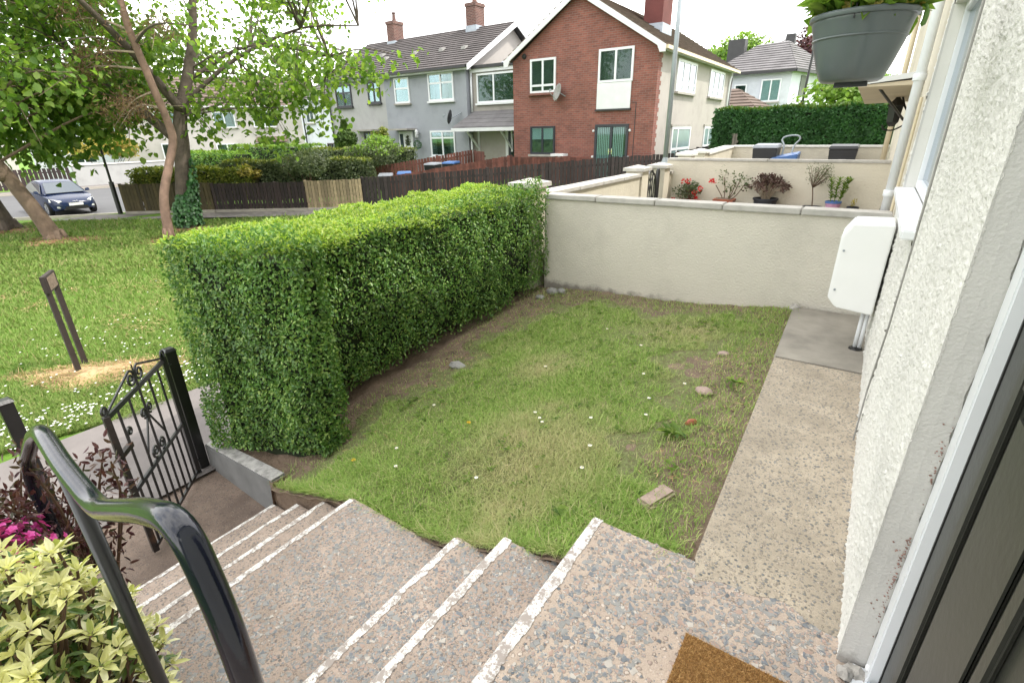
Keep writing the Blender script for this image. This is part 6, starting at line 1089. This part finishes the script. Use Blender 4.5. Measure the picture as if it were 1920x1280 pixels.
t = thing('seed_tray', 'flat orange red plastic tray on the neighbouring ground', 'tray', (-1.05, PY-.05, gy)); MB().hull([(-1.2,PY-.12,gy),(-.92,PY-.12,gy),(-.92,PY+.1,gy),(-1.2,PY+.1,gy)], [(-1.22,PY-.14,gy+.05),(-.9,PY-.14,gy+.05),(-.9,PY+.12,gy+.05),(-1.22,PY+.12,gy+.05)]).build('tray', 'terracotta', t, 'auto', .008)
t = thing('potted_standard', 'thin stemmed standard shrub with grey open crown', 'potted plant', (-.78, PY, gy)); b = MB(); pot(b, -.75, PY, gy, .15, .1, .85); b.build('pot', 'pot_black', t, 'auto'); MB().tube(curve_pts([(-.75,PY,gy+.08),(-.77,PY,gy+.25),(-.80,PY,gy+.42)], 4), .009, 6).build('stem', 'twig', t)
b = MB(); tp = []
for i in range(38): a = rng.uniform(0, 6.28); q = Vector((-.74+.20*math.cos(a)*rng.uniform(.5,1), PY+.12*math.sin(a), gy+.45+rng.uniform(.05,.3))); b.tube(curve_pts([(-.80,PY,gy+.40), tuple(Vector((-.8,PY,gy+.45)).lerp(q, .5)+Vector((0,0,-.02))), tuple(q)], 3), .003, 4); tp.append(tuple(q))
b.build('twigs', 'twig', t); P = np.repeat(np.array(tp), 12, 0)+rng.normal(size=(len(tp)*12, 3))*.035; leaf_part('foliage', 'olive', t, P, rand_dirs(len(P)), rand_dirs(len(P)), .03, .01)
def straps(name, label, c, n, L_, mat, w=.025): 
    t = thing(name, label, 'plant', c); a = rng.uniform(0, 6.28, n); V = []; F = []
    for i in range(n):
        d = Vector((math.cos(a[i]), math.sin(a[i]), 0)); k = L_*rng.uniform(.6, 1); s = Vector((-d.y, d.x, 0))*w/2; el = rng.uniform(.5, 1.2); b_ = len(V)
        for j, (u, q) in enumerate(((0,.6),(.4,1),(.75,.8),(1,.05))): p = Vector(c)+d*k*u*math.cos(el*(1-u*.6))+Vector((0,0,k*(u*math.sin(el)-.75*u*u*math.sin(el)))); V += [tuple(p-s*q), tuple(p+s*q)]
        F += [(b_+2*j, b_+2*j+1, b_+2*j+3, b_+2*j+2) for j in range(3)]
    fast('leaves', V, F, mat, t); return t
straps('spider_plant', 'bright green strappy plant at the foot of the standard shrub', (-.72, PY-.22, gy+.02), 46, .2, 'lime', .02)
t = thing('potted_lily', 'two leafy green lily stems in a pink and blue pot', 'potted plant', (-.45, PY, gy)); b = MB(); b.lathe((-.45,PY,gy), [(.085,0),(.115,.17),(.1,.17),(.09,.15),(.01,.15)], 18); b.build('pot', 'pot_pink', t, 'auto'); MB().lathe((-.45,PY,gy), [(.117,.171),(.123,.172),(.123,.205),(.105,.205),(.10,.171)], 18).build('pot_rim', 'bin_blue', t, 'auto')
for sx in (-.05, .01, .07, .09):
    MB().tube([(-.45+sx*.8,PY,gy+.15),(-.45+sx*1.9,PY,gy+.56)], .006, 5).build('stem', 'lime', t); n = 60; u = rng.uniform(.2, 1, n); a = rng.uniform(0, 6.28, n); P = np.stack([-.45+sx*(.8+1.1*u), np.full(n, PY), gy+.15+.42*u], 1); leaf_part('foliage', 'sycamore', t, P, unit(np.stack([np.cos(a), np.sin(a), np.full(n, .9)], 1)), np.tile([0,0,1.], (n, 1)), .075, .02)
t = thing('small_pot', 'small black pot with a withered shoot near the white downpipe', 'potted plant', (-.16, PY, gy)); b = MB(); pot(b, -.16, PY, gy, .085, .13, .85); b.build('pot', 'pot_black', t, 'auto'); P, N = shell((-.16, PY, gy+.18), (.04,.04,.07), 40, .3); leaf_part('shoot', 'gold', t, P, unit(rand_dirs(40)+np.array([0,0,1.])), N, .05, .012)
# ------------------------------------------------------------------ planting bed left of the steps
kind(grid('flower_bed', np.linspace(-4.2, -.72, 40), np.linspace(-1.6, YL+.0, 30), lambda x, y: -2.22+.04*math.sin(7*x+3*y)+.03*math.sin(13*y-5*x)-.34*sm((-x-1.4)/2.4), 'soil'), 'structure')
bed = lambda x: -2.2-.34*sm((-x-1.4)/2.4)
PR = thing('pieris_shrub', 'cream and yellow leaved pieris shrub beside the black handrail', 'shrub', (-1.85, -.05, -2.25)); g = np.random.default_rng(8)
heads = []
for i in range(420):
    x = g.uniform(-2.38, -1.45); y = g.uniform(-.34, .31); e = ((x+1.93)/.47)**2+((y-.02)/.31)**2
    if e > 1.05: continue
    z = -1.96+.70*math.sqrt(max(.02, 1.08-e))*g.uniform(.30, 1.08)-.10*(x+1.9); heads.append((x, y, min(z+.05, -1.15 if x > -2.02 else -1.36)))
heads += [(-1.95,.30,-1.55),(-1.84,.32,-1.66),(-2.1,.25,-1.50),(-1.78,.30,-1.80)]
P, D, N, SZ, GP, GD, GN, GS = [], [], [], [], [], [], [], []; b = MB()
for (x, y, z) in heads:
    ax = (Vector((x+1.85, (y-.05)*1.2, .6))+Vector(g.normal(size=3))*.18).normalized(); u = ax.orthogonal().normalized(); v = ax.cross(u); k = int(g.integers(8, 14)); o = Vector((x, y, z))
    for j in range(k):
        an = j*2.399+g.uniform(-.3, .3); op = .35+.75*j/k; d = (ax*math.cos(op*1.25)+(u*math.cos(an)+v*math.sin(an))*math.sin(op*1.25)); P.append(o+d*.008); D.append(d); N.append((ax-d*ax.dot(d)+Vector((0,0,.2)))); SZ.append(g.uniform(.032, .06))
    for j in range(int(g.integers(5, 9))):
        an = g.uniform(0, 6.28); d = (ax*.15+(u*math.cos(an)+v*math.sin(an))); q = o-ax*g.uniform(.03, .12); GP.append(q); GD.append(d); GN.append(ax); GS.append(g.uniform(.035, .065))
    b.tube(curve_pts([(-1.88+.1*g.normal(), -.05+.06*g.normal(), -2.25), tuple(Vector((-1.88, -.05, -2.1)).lerp(o, .55)+Vector(g.normal(size=3))*.04), tuple(o)], 4), [.012*(1-.08*q) for q in range(9)], 5)
b.build('stems', 'twig', PR); P, D, N = (np.array([tuple(q) for q in A]) for A in (P, D, N)); SZ = np.array(SZ); od = np.argsort(np.linalg.norm(P, axis=1)-.6*P[:, 2]); s_ = od[:300]; r_ = od[300:]
single_leaves('pieris', PR, P[s_], D[s_], N[s_], SZ[s_], .1, .25, asp=.30); leaf_part('leaf_mass', 'pieris', PR, P[r_], D[r_], N[r_], SZ[r_], SZ[r_]*.36, .1, .2); GP, GD, GN = (np.array([tuple(q) for q in A]) for A in (GP, GD, GN)); leaf_part('older_leaves', 'pieris_green', PR, GP, GD, GN, np.array(GS), np.array(GS)*.33, .1, .2)
MS = thing('maroon_shrub', 'open twiggy shrub with dark maroon leaves beside the handrail end', 'shrub', (-2.7, .10, -2.4)); b = MB(); tp = []
for i in range(44):
    q = Vector((g.uniform(-3.1, -2.4), g.uniform(-.1, .50), 0)); q.z = -1.34-.2*abs(q.y-.25)-.15*(q.x+2.3)**2+g.normal()*.10; pp = curve_pts([(-2.75+.08*g.normal(), .2+.05*g.normal(), -2.6), tuple(Vector((-2.75,.2,-2.2)).lerp(q, .55)+Vector(g.normal(size=3))*.06), tuple(q)], 5); b.tube(pp, [.009*(1-.06*k) for k in range(len(pp))], 5)
    for k in range(3, len(pp)):
        for _ in range(9): tp.append(tuple(pp[k]+Vector(g.normal(size=3))*.028))
b.build('stems', 'twig', MS); P = np.array(tp); leaf_part('foliage', 'maroon', MS, P, unit(rng.normal(size=P.shape)*.7+np.array([0,0,.6])), rand_dirs(len(P)), .042, .015)
AZ = thing('azalea', 'low magenta pink flowering azalea at the left edge', 'shrub', (-2.62, -.22, -2.3)); P, N = lumpy((-2.48, .08, -1.66), (.22, .2, .22), 800, 12, 81); leaf_part('foliage', 'pieris_green', AZ, P, unit(N+rand_dirs(800)*.6), N, .04, .016)
C, Nc = lumpy((-2.46, .10, -1.50), (.24, .17, .20), 170, 24, 82); P5 = []; D5 = []; N5 = []
for c_, n_ in zip(C, Nc):
    ax = Vector(n_); u = ax.orthogonal().normalized(); v = ax.cross(u)
    for j in range(5): an = j*1.2566; P5.append(c_); D5.append(tuple(u*math.cos(an)+v*math.sin(an)+ax*.35)); N5.append(tuple(ax))
leaf_part('flowers', 'pink', AZ, np.array(P5), np.array(D5), np.array(N5), .018, .015)
P, N = lumpy((-2.35, -.55, -1.95), (.5, .4, .3), 1500, 14, 83); t = thing('evergreen_shrub', 'dark green leafy ground shrub under the pieris', 'shrub', (-2.35, -.5, -2.3)); leaf_part('foliage', 'privet', t, P, unit(N+rand_dirs(1500)*.6), N, .05, .02)
# ------------------------------------------------------------------ grass blades
def blades(name, XY, zf, hgt, wid, mat, lean=.5, parent=None):
    n = len(XY); P = np.stack([XY[:, 0], XY[:, 1], zf], 1); a = rng.uniform(0, 6.28, n); d = np.stack([np.cos(a), np.sin(a), np.zeros(n)], 1); s = np.stack([-np.sin(a+rng.normal(size=n)*.5), np.cos(a), np.zeros(n)], 1); s = unit(s); h = hgt*rng.gamma(6, 1/6, n); ln = h*lean*rng.uniform(.2, 1.5, n); w = wid*rng.uniform(.6, 1.2, n)
    mid_ = P+d*(ln*.35)[:, None]+np.stack([0*h, 0*h, h*.62], 1); tip = P+d*(ln*1.15)[:, None]+np.stack([0*h, 0*h, h*.95], 1)
    V = np.stack([P-s*w[:, None], P+s*w[:, None], mid_-s*(w*.75)[:, None], mid_+s*(w*.75)[:, None], tip], 1).reshape(-1, 3); b_ = (np.arange(n)*5)[:, None]; F = np.concatenate([b_+np.array([[0,1,3]]), b_+np.array([[0,3,2]]), b_+np.array([[2,3,4]])]); o = fast(name, V, F, mat, parent); o['kind'] = 'stuff'; return o
gv = np.vectorize(gg); le = np.vectorize(lawn_edge)
n = 470000; XY = np.stack([rng.uniform(-3.3, -.3, n), rng.uniform(1.46, 5.3, n)], 1); dens = le(XY[:, 0], XY[:, 1])
pt = np.sin(2.3*XY[:, 0]+1.9*XY[:, 1])*.5+np.sin(5.1*XY[:, 0]-3.3*XY[:, 1]+1)*.35+np.sin(8.7*XY[:, 1]+4*XY[:, 0])*.25
keep = rng.uniform(size=n) < np.clip(dens*(.76+.2*pt)*np.interp(XY[:, 1], [1.4, 3, 5.3], [1., .9, .75])+.05+.14*(XY[:, 0] > -.75)+.05*(XY[:, 1] > 4.9), 0, 1); XY, pt = XY[keep], pt[keep]
hh = np.clip(.022+.008*pt, .012, .04)*np.interp(XY[:, 1], [1.4, 2.2, 5.3], [1.25, 1, .9]); blades('garden_grass', XY, gv(XY[:, 0], XY[:, 1])-.006, hh, .0018, 'blade', .95)
n = 5200; XY = np.stack([rng.uniform(-3.15, -.74, n), 1.47+rng.exponential(.03, n)], 1); blades('edge_grass', XY, gv(XY[:, 0], XY[:, 1])-.012, .036, .002, 'blade', 1.2)
n = 1800; XY = np.stack([rng.uniform(-.72, -.36, n), 1.665+rng.exponential(.03, n)], 1); blades('edge_grass', XY, gv(XY[:, 0], XY[:, 1])-.012, .034, .002, 'blade', 1.2)
# longer tufts along the steps
C = np.stack([rng.uniform(-3.1, -.45, 190), np.where(rng.uniform(size=190) < .3, rng.uniform(1.5, 1.85, 190), rng.uniform(1.6, 5.0, 190))], 1); C = C[le(C[:, 0], C[:, 1]) > .5]; XY = np.repeat(C, 60, 0)+rng.normal(size=(len(C)*60, 2))*.045; XY[:, 1] = np.maximum(XY[:, 1], 1.48); ok = ~((XY[:, 0] > -.74) & (XY[:, 1] < 1.68)); XY = XY[ok]; blades('long_grass_tuft', XY, gv(XY[:, 0], XY[:, 1])-.006, .042, .0019, 'blade', 1.1)
C = np.stack([rng.uniform(-3.0, -.45, 420), rng.uniform(1.5, 5.1, 420)], 1); C = C[(le(C[:, 0], C[:, 1]) > .1) & ~((C[:, 0] > -.8) & (C[:, 1] < 1.7))]; m_ = 7; P = np.repeat(C, m_, 0)+rng.normal(size=(len(C)*m_, 2))*.012; a = rng.uniform(0, 6.28, len(P)); leaf_part('clover_and_plantain', 'sycamore', None, np.stack([P[:, 0], P[:, 1], gv(P[:, 0], P[:, 1])+.012], 1), np.stack([np.cos(a), np.sin(a), rng.uniform(.2, .9, len(P))], 1), np.tile([0,0,1.], (len(P), 1)), np.repeat(rng.uniform(.016, .04, len(C)), m_), .014, .1, .25)
# lawn beyond the footpath
n = 200000; r = 2.2+13*rng.uniform(0, 1, n)**1.5; a = rng.uniform(.0, 1.35, n); XY = np.stack([-4.0-r*np.cos(a*.9-.12), .4+r*np.sin(a-.22)*.95], 1); XY = XY[(XY[:, 0] < -5.9+.05*np.sin(XY[:, 1]*5)) & (XY[:, 0] > -20)]
gv2 = np.vectorize(lambda x, y: gz(x, y)-.004+(.02*math.sin(.9*x+.3*y)+.02*math.sin(.5*y-1.3*x))*sm((-6.3-x)/2)); dist = np.hypot(XY[:, 0]+4, XY[:, 1]); blades('lawn_grass', XY, gv2(XY[:, 0], XY[:, 1])-.01, np.interp(dist, [2, 14], [.05, .075]), np.interp(dist, [2, 14], [.0035, .011]), 'blade_out', .8)
n = 60000; XY = np.stack([rng.uniform(-27, -13, n), rng.uniform(2, 12.5, n)], 1); q = (XY-np.array([[A_.x, A_.y]]))@np.array([nF.x, nF.y]); XY = XY[q > 1.5]; ok = ~((XY[:, 0] < -26.5) & (XY[:, 1] > 7)); XY = XY[ok]; blades('lawn_grass', XY, gv2(XY[:, 0], XY[:, 1])-.01, .075, .016, 'blade_out', .8)
# straw clippings heaps
def straw(label, cx, cy, rx, ry, n, rot=0., mat='straw_blade', name='straw_clippings', hgt=.05):
    a = rng.uniform(0, 6.28, n); k = np.sqrt(rng.uniform(0, 1, n))*(1+.25*np.sin(3*a)+.12*np.sin(7*a)); x_, y_ = rx*k*np.cos(a), ry*k*np.sin(a); X = cx+x_*math.cos(rot)-y_*math.sin(rot); Y = cy+x_*math.sin(rot)+y_*math.cos(rot); Z = gv2(X, Y)+.02+hgt*np.clip(1-k, 0, 1)*rng.uniform(.3, 1, n); D = unit(rng.normal(size=(n, 3))*np.array([1,1,.15])); t = thing(name, label, 'clippings', (cx, cy, gz(cx, cy))); q_ = [(cx+rx*.86*(1+.25*math.sin(3*u)+.12*math.sin(7*u))*math.cos(u)*math.cos(rot)-ry*.86*(1+.25*math.sin(3*u)+.12*math.sin(7*u))*math.sin(u)*math.sin(rot), cy+rx*.86*(1+.25*math.sin(3*u)+.12*math.sin(7*u))*math.cos(u)*math.sin(rot)+ry*.86*(1+.25*math.sin(3*u)+.12*math.sin(7*u))*math.sin(u)*math.cos(rot)) for u in np.linspace(0, 6.283, 41)[:-1]]; mb2 = MB().add([(cx, cy, float(gv2(cx, cy))+.075)]+[(u_, v_, float(gv2(u_, v_))+.012) for u_, v_ in q_], [(0, i+1, (i+1) % 40+1) for i in range(40)]); mb2.build('heap', 'straw' if mat == 'straw_blade' else 'mulch', t, True); leaf_part('strands', mat, t, np.stack([X, Y, Z], 1), D, np.tile([0,0,1.], (n, 1)), rng.uniform(.05, .13, n), .008, .0, .05); return t
straw('pale straw clippings spread round the brown sign posts', -7.55, 1.72, .95, .38, 5200, .75); straw('reddish mulch round the foot of the slim pine', -16.5, 6.4, .9, .7, 1600, 0, 'dead', hgt=.08); straw('reddish mulch round the foot of the ivy tree', -17.8, 7.6, 1.1, .8, 1500, 0, 'dead', hgt=.08); straw('reddish mulch round the foot of the leaning tree', -19.1, 4.6, 1.3, .8, 1600, .5, 'dead', hgt=.08); straw('reddish mulch round the foot of the dark left tree', -23, 4.3, 1.2, .9, 1400, 0, 'dead', hgt=.08)
P = []
for _ in range(34):
    cx, cy = rng.uniform(-13, -6.6), rng.uniform(1.6, 6.5); m_ = int(rng.integers(20, 70)); P.append(np.stack([cx+rng.normal(size=m_)*.22, cy+rng.normal(size=m_)*.16], 1))
P = np.concatenate(P); leaf_part('cut_grass_scraps', 'straw_blade', None, np.stack([P[:, 0], P[:, 1], gv2(P[:, 0], P[:, 1])+.045], 1), unit(rng.normal(size=(len(P), 3))*np.array([1,1,.1])), np.tile([0,0,1.], (len(P), 1)), .09, .012, 0, .05)
# daisies in the outer lawn: too many to count
n = 1500; X = np.concatenate([rng.normal(-6.4, .25, 300), rng.uniform(-9.5, -6.1, 100), rng.uniform(-13, -6.2, 80)]); Y = np.concatenate([rng.uniform(.55, 2.7, 300), rng.uniform(.3, 3.2, 100), rng.uniform(.5, 7, 80)]); k = X < -6.02; X, Y = X[k], Y[k]; b_p = []; b_d = []; b_n = []
for x, y in zip(X, Y):
    for j in range(4): an = j*1.57; b_p.append((x, y, gz(x, y)+.062)); b_d.append((math.cos(an), math.sin(an), .12)); b_n.append((0,0,1.))
leaf_part('daisies', 'white_petal', None, np.array(b_p), np.array(b_d), np.array(b_n), .013, .014, 0, .05)
# ------------------------------------------------------------------ little things lying in the garden
def daisy(x, y, r=.0085, first=[]):
    z = gg(x, y)+.036
    if not first:
        t = thing('daisy', 'white daisy flower in the garden grass', 'flower', (x, y, z), 'daisies in the garden lawn'); an = np.arange(10)*.628; leaf_part('petals', 'white_petal', t, np.stack([x+.004*np.cos(an), y+.004*np.sin(an), np.full(10, z)], 1), np.stack([np.cos(an), np.sin(an), np.full(10, .15)], 1), np.tile([0,0,1.], (10, 1)), r, .006, 0, .05, False); MB().lathe((x, y, z-.001), [(.004, 0), (.0045, .002), (.001, .004)], 8).build('centre', 'yellow', t); MB().tube([(x, y, z-.04), (x, y, z)], .001, 4).build('stalk', 'lime', t); first.append(t); return
    src = first[0]; t = src.copy(); link(t); t.location = (x, y, z)
    for ch in src.children: c_ = ch.copy(); link(c_, t)
for (px, py) in ((-1.55,2.55),(-1.63,2.62),(-1.5,2.5),(-1.2,2.62),(-1.05,2.3),(-1.95,3.3),(-1.35,3.9),(-.95,3.0),(-.88,2.75),(-2.35,1.95),(-1.12,3.35),(-1.0,2.1),(-2.5,2.5),(-2.2,1.8),(-1.6,1.9),(-.8,3.3),(-1.8,4.2)): daisy(px, py)
def dandelion(x, y, label): z = gg(x, y)+.04; t = thing('dandelion', label, 'flower', (x, y, z)); P, N = shell((x, y, z), (.006,.006,.003), 40, .2); leaf_part('florets', 'yellow', t, P, unit(N*np.array([1,1,.3])+np.array([0,0,.3])), N, .013, .004, stuff=False); MB().tube([(x, y, z-.05), (x, y, z)], .0015, 4).build('stalk', 'lime', t)
dandelion(-2.02, 2.35, 'yellow dandelion flower in the middle of the lawn left of the daisies'); dandelion(-2.62, 1.78, 'yellow dandelion flower near the hedge block corner')
def stone(x, y, s, label, mat, nm='stone', z=None, rz=0., flat=.5):
    bm = bmesh.new(); bmesh.ops.create_icosphere(bm, subdivisions=2, radius=1); gq = np.random.default_rng(int(abs(x*1000)+abs(y*77)))
    for v in bm.verts: v.co *= gq.uniform(.82, 1.12); v.co = Vector((v.co.x*s[0]*math.cos(rz)-v.co.y*s[1]*math.sin(rz), v.co.x*s[0]*math.sin(rz)+v.co.y*s[1]*math.cos(rz), max(-.5, v.co.z)*s[2]))+Vector((x, y, (gg(x, y) if z is None else z)))
    b = MB().add([v.co for v in bm.verts], [tuple(v.index for v in f.verts) for f in bm.faces]); bm.free(); o = b.build(nm, mat); o.data.transform(Matrix.Translation((-x, -y, 0))); o.location = (x, y, 0); tag(o, label, 'stone'); return o
bk = MB().hull([(-.63,1.93,-1.70),(-.54,1.90,-1.70),(-.47,2.09,-1.70),(-.56,2.12,-1.70)], [(-.625,1.933,-1.645),(-.545,1.905,-1.645),(-.475,2.085,-1.64),(-.555,2.115,-1.64)]).build('brick', 'stone', None, 'auto', .012); tag(bk, 'broken pinkish brick half buried in the grass near the landing corner', 'brick')
stone(-.664, 3.30, (.06,.05,.03), 'flat pinkish stone in the grass beside the path, middle of the lawn edge', 'stone'); stone(-.70, 4.0, (.05,.04,.025), 'small pinkish stone far along the lawn edge by the grey patch', 'stone'); stone(-.61, 2.80, (.04,.02,.025), 'small dark red brick chip standing on edge by the lawn border', 'terracotta', 'brick_chip', rz=.8)
stone(-2.98, 5.20, (.085,.06,.05), 'pale stone at the foot of the wall by the hedge end, larger one', 'stone_grey'); stone(-2.86, 5.22, (.06,.05,.04), 'smaller pale stone beside the large one at the wall foot', 'stone_grey'); stone(-3.05, 5.02, (.07,.05,.03), 'flat stone under the far end of the hedge', 'stone_grey'); stone(-2.85, 3.2, (.09,.06,.03), 'grey stone in the bare soil under the middle of the hedge', 'stone_grey')
stone(-.35, 5.26, (.05,.04,.05), 'white plaster lump where the path meets the wall', 'rubble', z=-1.6)
n = 900; X = np.concatenate([rng.uniform(-3.15, -2.4, 380), rng.uniform(-.7, -.36, 330), rng.uniform(-2.8, -.4, 190)]); Y = np.concatenate([rng.uniform(1.9, 5.2, 380), rng.uniform(2.1, 5.2, 330), rng.uniform(4.95, 5.3, 190)]); b = MB()
for x, y in zip(X, Y):
    k = rng.gamma(2., .0022)+.002; z = gg(x, y)-.012; a = rng.uniform(0, 6.28); pp = [(x+math.cos(a+q)*k*rng.uniform(.7,1.2), y+math.sin(a+q)*k*rng.uniform(.6,1), z) for q in (0, 1.3, 2.6, 3.9, 5.1)]; b.hull(pp, [(p[0]*.7+x*.3, p[1]*.7+y*.3, z+k*.8) for p in pp])
kind(b.build('soil_crumbs', 'crumb'), 'stuff')
P = np.stack([X[:700]+rng.normal(size=700)*.1, Y[:700]+rng.normal(size=700)*.1], 1); P = P[(P[:, 0] < -.36) & (P[:, 1] < 5.33)]; leaf_part('dry_scraps', 'straw_blade', None, np.stack([P[:, 0], P[:, 1], gv(P[:, 0], P[:, 1])+.004], 1), unit(rng.normal(size=(len(P), 3))*np.array([1,1,.1])), np.tile([0,0,1.], (len(P), 1)), rng.uniform(.02, .06, len(P)), .006, 0, .1)
# weeds: broad leaved plants in the lawn border
def weed(x, y, r, n, label): t = thing('weed', label, 'weed', (x, y, gg(x, y))); a = rng.uniform(0, 6.28, n); P = np.tile([x, y, gg(x, y)+.006], (n, 1))+rng.normal(size=(n, 3))*np.array([.02,.02,0]); leaf_part('leaves', 'sycamore', t, P, np.stack([np.cos(a), np.sin(a), rng.uniform(.15, .8, n)], 1), np.tile([0,0,1.], (n, 1)), r*rng.uniform(.6, 1.1, n), r*.35, .1, .3, False)
for x, y, r, n_, lb in ((-.66,2.62,.10,16,'leafy dock weed by the lawn border near the brick chip'),(-.55,2.3,.06,12,'small weed rosette between the brick and the path'),(-.5,3.5,.07,14,'weed tuft in the bare strip beside the path'),(-.9,1.74,.07,16,'bright green weed rosette beside the landing side'),(-.95,2.55,.05,9,'small weed rosette right of the straw patch'),(-1.45,3.6,.05,10,'weed rosette in the upper middle of the lawn'),(-1.0,4.3,.06,12,'weed clump in the far right of the lawn')): weed(x, y, r, n_, lb)
